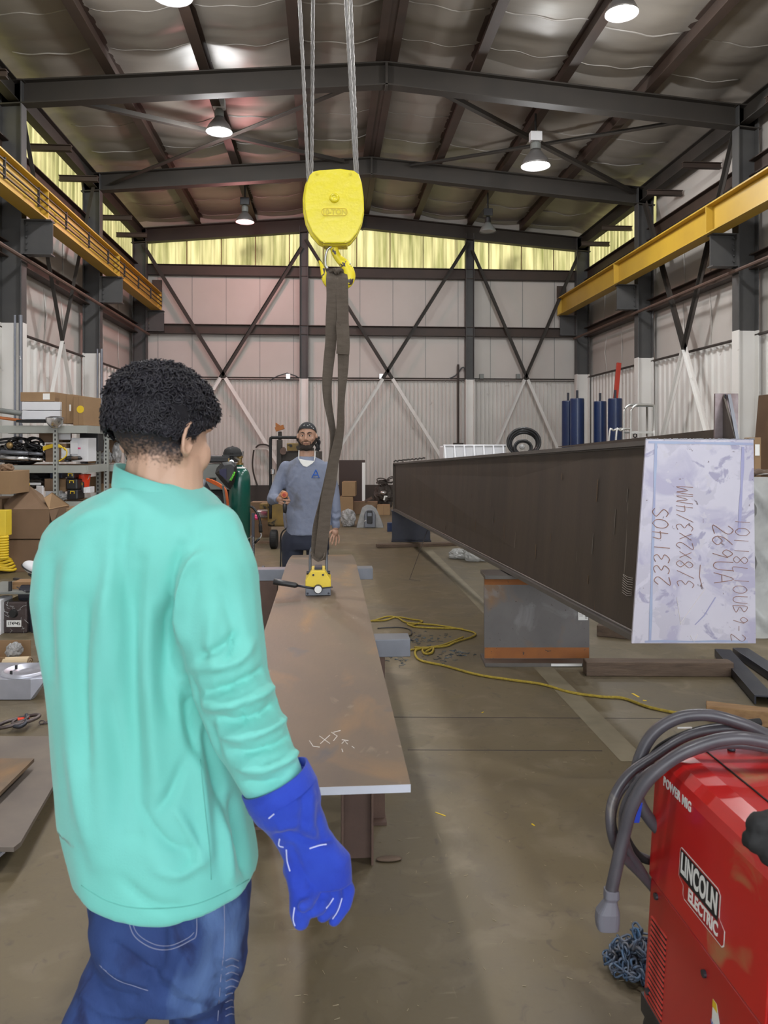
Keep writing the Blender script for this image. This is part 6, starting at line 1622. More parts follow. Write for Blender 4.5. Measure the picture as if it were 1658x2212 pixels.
mb = MB().tube([W(-20, 900, d0), W(45, 908, d0 + .1)], .02, 10); tag(mb.build('orange_rod', M['oring'], smooth=True), 'thin orange rod lying on the top shelf at the left edge', 'rod')
# dome lamp reflector hung on the beam
c = W(119, 906, DS - .12)
rf = thing('dome_reflector', 'round polished silver bowl hung on the front beam of the top shelf', 'reflector', c)
MB().lathe(c + UP * .0, [(.115, .02), (.112, -.02), (.095, -.06), (.06, -.10), (.02, -.118), (.001, -.12)], n=32).build('bowl', M['silver'], rf, smooth=True)
MB().lathe(c + UP * .02, [(.001, .01), (.06, .02), (.11, .004), (.116, -.004)], n=32).build('bowl_cover', M['black'], rf, smooth=True)
# middle level
def pile(nm, x0, y0, x1, y1, d, lab, m='black', n=26, r=.014, cat='cables', seed=1, extra=None):
    rnd = random.Random(seed); mb = MB()
    for k in range(n):
        cx_, cy_ = rnd.uniform(x0, x1), y1 - abs(rnd.gauss(0, .45)) * (y1 - y0)
        cy_ = max(y0, cy_); R_ = rnd.uniform(.05, .15); pts = []
        ax = Vector((rnd.uniform(-.6, .6), rnd.uniform(-1, -.2), rnd.uniform(.2, 1))).normalized(); a = Vector((1, 0, 0)); u = (a - ax * a.dot(ax)).normalized(); v = ax.cross(u); c = W(cx_, cy_, d + rnd.uniform(0, .3))
        zmin = HC + (HY - y1) / F * d + r
        for j in range(16):
            t = 5.4 * j / 15; p = c + u * math.cos(t) * R_ + v * math.sin(t) * R_ * .7; p.z = max(p.z, zmin + .01 * rnd.random()); pts.append(p)
        mb.tube(pts, r, 6)
    return tag(mb.build(nm, M[m], smooth=True), lab, cat, kind='stuff')
pile('cable_heap', 8, 945, 90, 1000, d0 + .1, 'tangled heap of black cables on the middle shelf at the left edge', n=60, r=.016, seed=3)
crumple('tool_heap', 0, 965, 95, 1004, 'dark heap of bags and hoses under the cables on the middle shelf', d=d0 + .15, m='black', t=.3, seed=9, cat='tools')
for k, (y, w_) in enumerate(((976, 'upper'), (988, 'lower'))):
    mb = MB().tube([W(2, y, d0 - .02), W(62, y + 3, d0 - .02)], .028, 12); mb.tube([W(62, y + 3, d0 - .02), W(92, y + 5, d0 - .02)], .022, 12)
    tag(mb.build('silver_tube', M['silver'] if k else M['galv'], smooth=True), '%s silver grey tube tool lying before the cable heap on the middle shelf' % w_, 'tube')
MB_ = MB().sph(W(21, 962, d0 - .03), (.045, .03, .045), 14, 10); tag(MB_.build('brass_valve', mat('old_brass', (0.3, 0.2, 0.08), .4, .6), smooth=True), 'small round brass fitting in front of the cable heap', 'fitting')
cbox('carton', 98, 958, 143, 998, d0 + .06, .35, 'cardd', 'brown carton under the yellow cord on the middle shelf')
cbox('carton', 84, 936, 136, 956, d0 + .25, .3, 'cardd', 'brown carton wedged under the top shelf behind the yellow cord')
yc = thing('yellow_cord_coil', 'coiled bright yellow air cord drooping over a carton on the middle shelf', 'cord', W(120, 960, d0 - .03))
for k in range(6):
    P = catmull([W(93, 973 - k * 1.5, d0 - .03), W(110, 967 - k * 1.2, d0 - .05 - k * .004), W(128, 966 - k, d0 - .05), W(141, 969 + k * .8, d0 - .04)], 5); MB().tube(P, .007, 7).build('cord_strand', M['ycord'], yc, smooth=True)
P = catmull([W(138, 967, d0 - .05), W(144, 974, d0 - .05), W(143, 984, d0 - .05), W(136, 991, d0 - .05), W(127, 996, d0 - .05)], 6); MB().tube(P, .009, 8).build('cord_loop', M['ycord'], yc, smooth=True)
cbox('white_box', 132, 968, 149, 990, d0 + .05, .2, 'white', 'small white box with print behind the yellow cord loop')
o, P_, n_, r_, u_ = cbox('white_box', 154, 946, 190, 997, d0 + .08, .3, 'white', 'open white box with pink sticker and papers on the middle shelf')
MB().obox(P_[0] + r_ * .45 + u_ * .56 + n_ * .003, r_ * .11, n_ * .001, u_ * .035).build('pink_sticker', M['pink'], o)
MB().obox(P_[0] + r_ * .2 + u_ * .6 + n_ * .02, r_ * .22, n_ * .002, u_ * .28).build('loose_paper', M['white'], o)
cbox('paper_stack', 118, 932, 156, 950, d0 + .1, .01, 'white', 'loose white paper hanging under the top shelf', cat='paper', yaw=.2)
gr = thing('angle_grinder', 'black and brown hand grinder lying on the middle shelf edge', 'power tool', W(160, 992, d0 - .02))
MB().tube([W(143, 991, d0 - .02), W(150, 990, d0 - .02), W(160, 990, d0 - .02), W(172, 989, d0 - .02), W(177, 991, d0 - .02)], [.03, .036, .028, .026, .012], 14).build('tool_body', M['black'], gr, smooth=True)
MB().tube([W(155, 990, d0 - .05), W(168, 989.5, d0 - .05)], .021, 12).build('grip_band', M['wood'], gr, smooth=True)
MB().cyl(W(145, 994, d0 - .02), W(145, 997, d0 - .02), .035, n=20).build('disc_guard', M['dsteel'], gr)
cbox('black_case', 172, 935, 212, 975, d0 + .4, .2, 'black', 'black plastic case behind the white box on the middle shelf', cat='case')
# second unit contents
d1 = DS + 1.06
cbox('carton', 218, 903, 232, 934, d1, .3, 'card', 'narrow brown carton standing on the second shelving unit')
cbox('carton', 232, 908, 250, 934, d1 + .02, .3, 'cardd', 'brown carton with dark slot on the second unit\'s top', lab_rect=None)
cbox('carton', 192, 890, 228, 902, d1 + .1, .3, 'cardd', 'flat dark brown carton on top of the second unit\'s tools')
pile('tool_heap', 192, 905, 216, 934, d1 - .05, 'heap of small hand tools on the second unit\'s top left corner', m='dsteel', n=26, r=.012, cat='tools', seed=8)
mb = MB().cyl(W(197, 928, d1 - .1), W(197, 921, d1 - .1), .035, n=14); tag(mb.build('yellow_jar', M['ycord']), 'small yellow jar among the tools on the second unit', 'jar')
cbox('carton', 218, 946, 245, 1000, d1 + .05, .3, 'cardd', 'tall brown carton with white label on the second unit\'s middle level', lab_rect=(.3, .42, .7, .54))
crumple('plastic_bag', 214, 975, 243, 1001, 'crumpled clear bag of small parts on the second unit', d=d1 - .03, m='plasticd', t=.12, seed=6, cat='bag')
crumple('plastic_bag', 243, 955, 262, 1000, 'second clear plastic bag at the right end of the second unit', d=d1 - .0, m='plasticd', t=.12, seed=7, cat='bag')
pile('tool_heap', 190, 975, 214, 1002, d1 - .0, 'dark heap of tools beside the clear bag on the second unit', m='dsteel', n=26, r=.012, cat='tools', seed=18)
cbox('carton', 190, 988, 205, 1001, d1 - .1, .2, 'card', 'small low brown carton between the shelving posts')
# third level
crumple('duffel_bag', 28, 1012, 112, 1052, 'black canvas tool bag on the lower left shelf', d=d0 + .1, m='blackm', t=.4, seed=12, cat='bag')
crumple('olive_bag', 55, 1033, 100, 1056, 'olive green cloth bag on the lower shelf', d=d0 + .02, m='ydull' if 'ydull' in M else 'base', t=.3, seed=13, cat='bag')
cbox('carton', 96, 1034, 122, 1061, d0 + .0, .3, 'cardd', 'small brown carton on the lower shelf left of the post', tape='v')
cbox('carton', 124, 1035, 142, 1062, d0 + .1, .3, 'card', 'small brown carton on the lower shelf right of the post')
cbox('blue_case', 108, 1018, 134, 1033, d0 + .2, .25, 'blue', 'dark blue tool case with yellow latch under the middle shelf', cat='case')
def crate(nm, x0, y0, x1, y1, d, lab):
    e = thing(nm, lab, 'tool case', W((x0 + x1) / 2, y1, d))
    P = rbox(x0, y0, x1, y1, d, .25); MB().hexa(P).build('case_body', M['black'], e, bevel=.02)
    c = W((x0 + x1) / 2, y0 + 5, d - .005); MB().tube([c + CR * -.025 - UP * .02, c + CR * -.025 + UP * .01, c + CR * .025 + UP * .01, c + CR * .025 - UP * .02], .006, 6).build('latch', M['ycord'], e)
    return e
crate('tool_case', 143, 1020, 160, 1035, d0 - .05, 'small black tool case with yellow latch on top of the stack')
crate('tool_case', 142, 1035, 167, 1058, d0 - .05, 'wide black tool case in the middle of the stack by the red bucket')
crate('tool_case', 144, 1058, 168, 1080, d0 - .05, 'bottom black tool case of the stack by the red bucket')
crate('tool_case', 166, 1040, 180, 1066, d0 + .1, 'black tool case leaning just left of the red bucket')
c = W(180, 1054, d0 + .2)
bk = thing('bucket', 'bright red plastic bucket on the lower shelf', 'bucket', c)
MB().lathe(c, [(.001, 0), (.072, 0), (.092, .165), (.098, .17), (.098, .185), (.09, .185), (.086, .16), (.001, .02)], n=28).build('pail', M['bucket'], bk, smooth=False)
MB().tube([c + UP * .17 + CR * .095 * math.cos(t) - CF * .04 - UP * .09 * math.sin(t) for t in [pi * k / 12 for k in range(13)]], .004, 6).build('bail_handle', M['alu'], bk)
cbox('white_box', 180, 1053, 187, 1065, d0 + .02, .15, 'white', 'small white box below the red bucket, left one')
cbox('white_box', 188, 1052, 195, 1065, d0 + .04, .15, 'white', 'small white box below the red bucket, right one')
cbox('carton', 194, 1030, 212, 1064, d1, .2, 'card', 'brown carton just right of the red bucket')
cbox('white_box', 98, 1061, 128, 1079, d0 + .0, .2, 'white', 'white box with blue print low on the lower shelf', lab_rect=None)
crumple('plastic_bag', 128, 1065, 146, 1082, 'crumpled silvery bag beside the black tool cases', d=d0 - .05, m='plasticd', t=.12, seed=19, cat='bag')
cbox('carton', 218, 1015, 262, 1045, d1 + .1, .3, 'cardd', 'wide dark brown carton low on the second unit')
cbox('carton', 218, 1045, 262, 1083, d1, .3, 'card', 'brown carton on the second unit\'s lowest level behind the jacket')
cbox('power_strip', 62, 1043, 87, 1048, d0 - .12, .03, 'white', 'white power strip lying in front of the olive bag', cat='power strip')
cbox('folded_card', 78, 1049, 98, 1072, 9.75, .02, 'white', 'white folded card leaning out of the open carton', cat='card', yaw=.5)
# cartons on the floor
dB = 9.35
e = thing('open_carton', 'big open brown carton with raised flaps standing on another at the left', 'box', (W(58, 1165, dB).x, W(58, 1165, dB).y, 0))
P_ = rbox(10, 1101, 106, 1164, dB, .6); MB().hexa(P_).build('carton_body', M['cardd'], e, bevel=.004)
def flap(par, pts, m='cardd', t=.006, nm='flap'):
    pts = [Vector(p) for p in pts]; n = (pts[1] - pts[0]).cross(pts[-1] - pts[0]).normalized(); return MB().prism(pts, n * t).build(nm, M[m], par)
fl1 = flap(e, [P_[4], P_[5], W(93, 1070, dB + .35), W(62, 1049, dB + .40), W(8, 1086, dB + .2)])
flap(e, [P_[5], P_[6], W(130, 1082, dB + .45), W(112, 1064, dB + .2), W(94, 1076, dB + .1)], 'card')
P = catmull([W(103, 1078, dB + .18), W(108, 1083, dB + .2), W(116, 1082, dB + .25), W(119, 1075, dB + .3)], 5)
MB().tube([p - CF * .03 for p in P], .007, 6).build('printed_curve', M['ink'], e)
flap(e, [P_[5], P_[5] + CF * .3, W(122, 1128, dB + .3), W(114, 1132, dB + .02)], 'cardd')
cbox('carton', 6, 1166, 104, 1228, dB + .02, .6, 'cardd', 'big closed brown carton under the open one at the left', floor=True)
cbox('carton', -30, 1018, 22, 1068, dB - .2, .5, 'card', 'brown carton with torn top cut by the left edge')
cbox('carton', -40, 1078, 4, 1226, dB + .1, .5, 'cardd', 'tall brown carton standing at the very left edge', floor=True)
cbox('carton', 112, 1098, 160, 1218, dB + .5, .4, 'card', 'brown carton partly hidden behind the green jacket at the left', floor=True)
crumple('paper_bag', 2, 1001, 28, 1022, 'crumpled brown paper bag on the torn carton', d=dB - .1, m='cardd', t=.2, seed=31, cat='bag')
pile('yellow_tool_heap', 24, 1030, 50, 1052, dB + .25, 'heap of yellow and black cords stuffed in the carton', m='ycord', n=12, r=.010, cat='cords', seed=41)
cbox('yellow_carton', -30, 1103, 12, 1158, 8.9, .15, 'yelm', 'worn yellow carton cut by the left edge above the yellow rope', cat='box')
yr = thing('yellow_rope_hank', 'thick yellow rope hank hanging and piled on the floor at the left edge', 'rope', W(2, 1236, 8.9))
mb = MB()
for k in range(9):
    z0 = W(2, 1160 + k * 5.5, 8.9); mb.tube([z0 + (CR * math.cos(t) * .075 + CF * math.sin(t) * .05) for t in [2 * pi * j / 14 for j in range(14)]], .016, 7, closed=True)
mb.build('wound_turns', M['ycord'], yr, smooth=True)
mb = MB(); c = G(6, 1232, .02)
for k in range(5): mb.tube([c + Vector((.16 * math.cos(t) * (1 - .1 * k), .12 * math.sin(t) * (1 - .1 * k), .02 + .03 * k + .01 * math.sin(3 * t + k))) for t in [2 * pi * j / 24 for j in range(24)]], .017, 7, closed=True)
mb.build('floor_turns', M['ycord'], yr, smooth=True)
# low bench with gearbox, mask, block
dK = 6.35
bz_ = HC + (HY - 1282) / F * dK
e = thing('low_bench', 'low grey steel bench at the left edge over the wrapped gearbox', 'bench', (W(30, 1280, dK).x, W(30, 1280, dK).y, 0))
P_ = rbox(-60, 1279, 80, 1284, dK, .5); MB().hexa(P_).build('bench_top', M['grey'], e, bevel=.003)
for p in (P_[1] + CF * .05 - CR * .04, P_[2] - CF * .04 - CR * .04): MB().box(p.x - .02, p.x + .02, p.y - .02, p.y + .02, 0, P_[1].z).build('bench_leg', M['dsteel'], e)
cbox('wood_block', 26, 1257, 90, 1279, dK + .12, .15, 'woodl', 'light wooden block lying on the low bench', cat='block')
mb = MB().cyl(W(22, 1279, dK + .05), W(22, 1256, dK + .05), .014, n=12); tag(mb.build('black_bolt', M['black']), 'short black stud standing on the low bench', 'bolt')
mb = MB().tube([W(36, 1268, dK + .05), W(56, 1282 - 3, dK + .02)], .004, 6); mb.tube([W(56, 1277, dK), W(90, 1276, dK)], .012, 8); tag(mb.build('thin_tool', M['dsteel']), 'thin steel tool lying across the low bench', 'tool')
hm_ = thing('face_shield', 'white glossy welding face shield lying beyond the low bench beside the man', 'helmet', W(64, 1230, 8.6))
cq = W(70, 1226, 8.6)
Rq = Matrix.Rotation(.5, 3, 'Y')
MB().sph(cq, (.11, .10, .065), 24, 14, Rq).build('white_shell', M['white'], hm_, smooth=True)
MB().tube([cq + Rq @ Vector((.112 * math.cos(t), .10 * math.sin(t), -.02)) for t in [2 * pi * k / 28 for k in range(28)]], .008, 6, closed=True).build('black_rim', M['black'], hm_, smooth=True)
MB().tube([cq + Vector((-.02, -.04, -.06)), cq + Vector((.06, -.06, -.11))], .02, 8).build('head_band', M['black'], hm_, smooth=True)
MB().bar(W(30, 1250, 7.55), W(95, 1258, 7.5), .03, .02).build('strap', M['base'], hm_)
gb_ = thing('wrapped_gearbox', 'dark gearbox block wrapped in clear film with a numbered white tag, under the bench', 'machine part', G(32, 1368))
dG = HC * F / (1368 - HY)
P_ = rbox(5, 1300, 58, 1368, dG, .25, zfloor=.0); gbm = MB().hexa(P_).build('gear_block', mat('dark_brown_castings', (0.06, 0.045, 0.045), .3, .3, (0.10, 0.08, 0.08), 9, .8, bump=.8, bscale=14), gb_, bevel=.012)
c = W(29, 1325, dG - .002); MB().lathe(c, [(.001, .02), (.028, .02), (.034, .008), (.036, 0)], -CF, 24).build('shaft_bore', M['ink'], gb_)
c = W(30, 1347, dG - .006); lbp = MB().obox(c, CR * .060, CF * .001, UP * .027).build('number_tag', M['label'], gb_)
put_text('tag_number', '174945', .040, c - CF * .002, CR, UP, M['ink'], lbp, ext=.0003, sx=.9, bold=.0004)
mb = MB(); rnd = random.Random(4)
for k in range(26):
    p = W(rnd.uniform(6, 57), rnd.uniform(1303, 1365), dG - .005); a = rnd.uniform(0, 6.3); mb.tube([p, p + (CR * math.cos(a) + UP * math.sin(a)) * rnd.uniform(.02, .05)], .0015, 4)
mb.build('film_crease', M['plastic'], gb_)
MB().cyl(P_[2] - CR * .1 + UP * .3 - CF * .12, P_[2] + CR * .12 + UP * .3 - CF * .12, .08, n=24).build('round_housing', M['dsteel'], gb_, bevel=.01)
cbox('steel_housing', 60, 1300, 84, 1362, dG + .05, .25, 'dsteel', 'dark steel housing right of the wrapped gearbox', cat='machine part', floor=True)
cbox('white_carton', -20, 1296, 2, 1366, dG - .05, .2, 'white', 'white carton with label cut by the left edge beside the gearbox', floor=True)
# open box with bag
dO = HC * F / (1453 - HY)
ob = thing('open_box', 'small open brown carton holding a plastic bag and a paper roll at the left edge', 'box', G(20, 1453))
P_ = rbox(-50, 1420, 10, 1453, dO, .2, zfloor=0); MB().hexa([P_[0], P_[1], P_[1] + CF * .006, P_[0] + CF * .006, P_[4], P_[5], P_[5] + CF * .006, P_[4] + CF * .006]).build('front_side', M['card'], ob)
A = W(66, 1383, dO + .32); B = W(-40, 1383, dO + .32); A0 = Vector((A.x, A.y, .002)); B0 = Vector((B.x, B.y, .002)); MB().prism([A0, A, B, B0], CF * .006).build('back_side', M['card'], ob)
MB().prism([P_[0], A0, B0], UP * .005).build('box_floor', M['card'], ob)
crumple('plastic_bag', 14, 1388, 46, 1424, 'grey clear plastic bag sitting in the small open carton', d=dO + .1, m='plasticd', t=.14, seed=15, cat='bag')
mb = MB().tube([W(10, 1436, dO + .02), W(64, 1434, dO + .02)], .05, 20); rl_ = mb.build('paper_roll', mat('cream_paper', (0.58, 0.46, 0.30), .8), smooth=False); tag(rl_, 'cream coloured paper roll lying before the plastic bag', 'roll')
MB().tube([W(64.5, 1434 + 0, dO + .02) + (CF * math.cos(t) + UP * math.sin(t)) * (.045 - .006 * t / 2) for t in [k * .5 for k in range(22)]], .0025, 5).build('roll_edge', M['cardd'], rl_)
# cast tray
dT = HC * F / (1513 - HY)
ct = thing('cast_housing', 'bright cast aluminium housing with round lid and two black studs on the floor, left', 'casting', G(30, 1513))
def px_z(x, y, d): return W(x, y, d)
topz = px_z(0, 1466, dT).z
bot = [W(-60, 1513, dT), W(66, 1513, dT), W(74, 1500, dT + .03), W(80, 1497, dT + .1), W(80, 1490, dT + .35), W(-60, 1490, dT + .35)]
bot = [Vector((p.x, p.y, .001)) for p in bot]; top = [Vector((p.x, p.y, topz)) for p in bot]; top[2] = W(104, 1460, dT + .03); top[3] = W(112, 1456, dT + .12); top[2].z = top[3].z = topz
MB().rings([bot, top]).build('housing_body', M['cast'], ct, bevel=.006)
c = Vector((W(58, 1465, dT + .14).x, W(58, 1465, dT + .14).y, topz))
MB().lathe(c, [(.001, .012), (.03, .014), (.05, .006), (.055, .012), (.12, .012), (.128, .02), (.135, .02), (.15, .008), (.15, 0)], n=44).build('round_lid', M['cast'], ct, smooth=True)
for (x, y, dd) in ((24, 1462, .04), (35, 1453, .16)):
    p = W(x, y, dT + dd); MB().cyl(Vector((p.x, p.y, topz)), Vector((p.x, p.y, topz + .035)), .008, n=12).build('stud', M['black'], ct)
# shackle ring with hook and chain
sk = thing('lifting_ring', 'large oblong steel lifting ring with hook and orange tag, chain attached, on the floor', 'lifting chain', G(40, 1580))
c = G(40, 1566, .02)
def ovalring(c, a, b, rot, r, nm, m, tilt=0.1):
    P = []
    for k in range(40):
        t = 2 * pi * k / 40; x, y = a * math.copysign(abs(math.cos(t)) ** .8, math.cos(t)), b * math.sin(t); X = x * math.cos(rot) - y * math.sin(rot); Y = x * math.sin(rot) + y * math.cos(rot)
        P.append(c + Vector((X, Y, .006 + tilt * .12 * (1 + math.cos(t)) )))
    MB().tube(P, r, 10, closed=True).build(nm, M[m], sk, smooth=True)
ovalring(c, .105, .048, .42, .010, 'ring', 'chain', .12)
ovalring(c + Vector((.01, .0, .01)), .04, .03, .4, .008, 'small_ring', 'chain')
MB().tube(catmull([c + Vector((.03, .03, .045)), c + Vector((.045, -.01, .03)), c + Vector((.05, -.05, .02)), c + Vector((.03, -.07, .015)), c + Vector((.0, -.06, .015))], 5), [.010] * 21, 10).build('hook', M['dsteel'], sk, smooth=True)
MB().obox(c + Vector((.02, .02, .03)), (.03, .008, 0), (-.008, .02, 0), (0, 0, .003)).build('orange_tag', M['bucket'], sk, bevel=.002)
mb = MB(); x = c.x + .10
for k in range(9):
    p = Vector((c.x + .105 + k * .020, c.y + .055 + .006 * math.sin(k), .008)); Rm = Matrix.Rotation((0 if k % 2 else 1.1), 3, 'X') @ Matrix.Rotation(pi / 2, 3, 'Z')
    mb.tube([q_ + Vector((0, 0, .004 if k % 2 == 0 else 0)) for q_ in link_pts(p, Matrix.Rotation((0 if k % 2 else 1.2), 3, 'X') @ Matrix.Rotation(pi / 2, 3, 'Z'), .006, .0085)], .0035, 7, closed=True)
mb.build('chain_links', M['chain'], sk, smooth=True)
# steel plates on the left floor
def gplate(nm, pts, z, th, m, lab, cat='steel plate'):
    P = [G(x, y, z) for x, y in pts]; P = [Vector((p.x, p.y, z)) for p in P]
    return tag(MB().prism([p - UP * th for p in P], UP * th).build(nm, M[m], bevel=.001), lab, cat)
M['fplate'] = mat('grey_floor_plate', (0.19, 0.16, 0.13), .5, .2, (0.12, 0.10, 0.09), 5, 1.0)
gplate('floor_plate', [(150, 1590), (148, 1640), (45, 1818), (30, 1830), (-300, 1830), (-300, 1590)], .105, .018, 'fplate', 'wide grey brown steel plate raised on blocks at the left foreground')
gplate('floor_plate', [(74, 1638), (-10, 1721), (-330, 1721), (-240, 1638)], .150, .016, 'plate', 'smaller rust brown steel plate lying on the wide grey one')
P0_ = G(60, 1690, .134); tag(MB().box(P0_.x - .45, P0_.x - .2, P0_.y - .02, P0_.y + .05, .105, .134).build('spacer_block', M['dsteel']), 'dark spacer bar between the two stacked floor plates', 'block')
p = G(118, 1708); tag(MB().box(p.x - .10, p.x + .03, p.y + .0, p.y + .10, 0, .087).build('wood_block', M['woodl'], bevel=.004), 'pale wooden block under the right edge of the wide floor plate', 'block')
gplate('floor_plate', [(12, 1835), (-20, 1862), (-300, 1862), (-300, 1835)], .05, .012, 'platee', 'bright steel plate end below the stacked plates at the left edge')
tag(MB().box(-2.3, -1.6, 2.2, 2.3, 0, .087).build('wood_block', M['woodl'], bevel=.004), 'pale timber bearer under the wide floor plate, out of view to the left', 'block')

# ------------------------------------------------------------------ middle distance: cylinder, welder, machine
dCyl = 8.6
c = W(518, 1000, dCyl); c.z = 0; r = .115; zt_ = HC + (HY - 1010) / F * dCyl
gc = thing('gas_cylinder', 'tall dark green gas cylinder standing on a cart left of the second man', 'gas cylinder', c)
MB().lathe(c, [(.001, .08), (r, .08), (r, zt_ - .16), (r * .97, zt_ - .10), (r * .85, zt_ - .05), (r * .62, zt_ - .012), (r * .36, zt_ + .005), (r * .34, zt_ + .03), (.001, zt_ + .03)], n=44).build('cylinder_body', M['green'], gc, smooth=True)
MB().lathe(c, [(r * .60, zt_ - .008), (r * .37, zt_ + .009)], n=36).build('white_neck_ring', M['label'], gc, smooth=True)
MB().lathe(c, [(r * .33, zt_ + .03), (r * .33, zt_ + .05), (r * .2, zt_ + .055), (r * .2, zt_ + .10), (r * .3, zt_ + .105), (r * .3, zt_ + .13), (.001, zt_ + .13)], n=20).build('brass_valve', mat('old_brass', (0.3, 0.2, 0.08), .4, .6), gc)
for k in range(3): MB().cyl(c + UP * (zt_ + .12) + CR * (-.03 + .03 * k), c + UP * (zt_ + .18) + CR * (-.035 + .035 * k), .007, n=8).build('valve_stem', M['silver'], gc)
rg = thing('gas_regulator', 'brass and black pressure regulator on the cylinder valve', 'regulator', W(502, 985, dCyl - .12))
MB().cyl(W(500, 978, dCyl - .1), W(500, 998, dCyl - .1), .022, n=16).build('regulator_body', M['blackm'], rg)
MB().cyl(W(500, 998, dCyl - .14), W(500, 998, dCyl - .09), .026, n=20).build('gauge', M['alu'], rg)
MB().cyl(W(494, 990, dCyl - .12), W(494, 999, dCyl - .12), .010, n=10).build('side_gauge', mat('old_brass', (0, 0, 0)), rg)
MB().cyl(W(508, 988, dCyl - .1), c + UP * (zt_ + .08), .010, n=10).build('inlet', M['alu'], rg)
e = thing('welding_cart', 'dark cart frame holding the green gas cylinder', 'cart', (c.x, c.y + .1, 0))
MB().box(c.x - .20, c.x + .20, c.y - .16, c.y + .6, .05, .08).build('cart_deck', M['dsteel'], e)
for s_ in (-1, 1): MB().box(c.x + s_ * .145 - .015, c.x + s_ * .145 + .015, c.y - .02, c.y + .02, .08, .78).build('upright', M['dsteel'], e)
for s_ in (-1, 1): MB().cyl((c.x + s_ * .2, c.y + .5, .06), (c.x + s_ * .23, c.y + .5, .06), .06, n=20).build('wheel', M['black'], e)
zc_ = HC + (HY - 1168) / F * dCyl
mb = MB(); n = 24
for k in range(n):
    t = pi + pi * (k + .5) / n; p = c + Vector((math.cos(t) * (r + .014), math.sin(t) * (r + .014), zc_ + .05 * ((math.cos(t)) ** 2) * (1 if math.cos(t) > 0 else .2)))
    tg = Vector((-math.sin(t), math.cos(t), 0)); rr_ = Matrix((Vector((0, 0, 1)).cross(tg), tg, Vector((0, 0, 1)))).transposed() @ Matrix.Rotation((k % 2) * 1.4, 3, 'Y')
    mb.tube(link_pts(p, rr_, .006, .006), .0022, 5, closed=True)
for k in range(9):
    p = c + Vector((r + .03, -.02, zc_ + .03 - k * .017)); mb.tube(link_pts(p, Matrix.Rotation((k % 2) * 1.4, 3, 'Z') @ Matrix.Rotation(pi / 2, 3, 'X'), .006, .006), .0022, 5, closed=True)
tag(mb.build('safety_chain', M['silver'], smooth=True), 'thin silver safety chain around the green gas cylinder', 'chain')
tag(MB().tube(catmull([W(497, 1110, dCyl - .13), W(500, 1130, dCyl - .15), W(510, 1160, dCyl - .15), W(523, 1182, dCyl - .15), W(540, 1190, dCyl - .12), W(543, 1185, dCyl - .1)], 6), .009, 8).build('gas_hose', M['black'], smooth=True), 'thin black hose looping across the front of the green cylinder', 'hose')
tg_ = thing('welding_torch', 'black welding torch lead hanging right of the green cylinder', 'torch', W(560, 1150, dCyl))
MB().tube(catmull([W(541, 1094, dCyl), W(548, 1098, dCyl), W(557, 1112, dCyl), W(562, 1130, dCyl), W(561, 1148, dCyl)], 6), .014, 8).build('torch_cable', M['black'], tg_, smooth=True)
MB().tube(catmull([W(562, 1132, dCyl), W(563, 1150, dCyl)], 3), .020, 10).build('torch_handle', M['blackm'], tg_, smooth=True)
MB().tube(catmull([W(563, 1150, dCyl), W(564, 1158, dCyl), W(560, 1164, dCyl)], 4), .008, 8).build('torch_neck', M['silver'], tg_, smooth=True)
MB().tube([W(560, 1163, dCyl), W(550, 1173, dCyl)], .013, 8).build('nozzle', M['black'], tg_, smooth=True)
# helmets
wh = thing('welding_helmet', 'black welding helmet with green lettering hung on the gas cylinder', 'helmet', W(490, 1020, dCyl - .3))
q = lambda x, y, dd=0: W(x, y, dCyl - .30 + dd)
mb = MB(); out_ = [(479, 999), (500, 996), (511, 1003), (512, 1020), (506, 1042), (497, 1058), (488, 1052), (474, 1036), (464, 1022), (468, 1010)]
inn = [(484, 1006), (500, 1003), (506, 1009), (506, 1022), (500, 1036), (492, 1044), (484, 1036), (474, 1024), (474, 1016), (478, 1010)]
mb.rings([[q(x, y, .16) for x, y in out_], [q(x, y, .04) for x, y in out_], [q(x, y, -.02) for x, y in inn]]); mb.build('helmet_shell', M['black'], wh, bevel=.008)
MB().prism([q(473, 1014, -.02), q(489, 1012, -.028), q(489, 1036, -.022), q(474, 1024, -.018)], -CF * .006).build('dark_lens', mat('violet_lens', (0.05, 0.05, 0.10), .15, .2), wh)
put_text('helmet_lettering', 'TITANIUM', .030, q(502.5, 1029, -.026), CR * .45 + UP * .9, CR * -.9 + UP * .45, mat('lime_print', (0.15, 0.75, 0.03), .5), wh, ext=.0006, sx=.75, bold=.001)
hc2 = thing('hard_cap', 'round black cap hung on top of the gas cylinder regulator', 'cap', W(502, 985, dCyl - .05))
cc = W(502, 984, dCyl - .0)
MB().lathe(cc, [(.104, 0), (.103, .03), (.085, .07), (.05, .092), (.012, .1), (.001, .1)], n=30).build('crown', M['blackm'], hc2, smooth=True)
MB().sph(cc + UP * .101, (.012, .012, .006), 12, 8).build('button', M['blackm'], hc2, smooth=True)
MB().obox(cc + Vector((-.0, -.07, .0)), (.10, 0, 0), (0, .06, 0), (0, 0, .008)).build('brim', M['blackm'], hc2, bevel=.006)
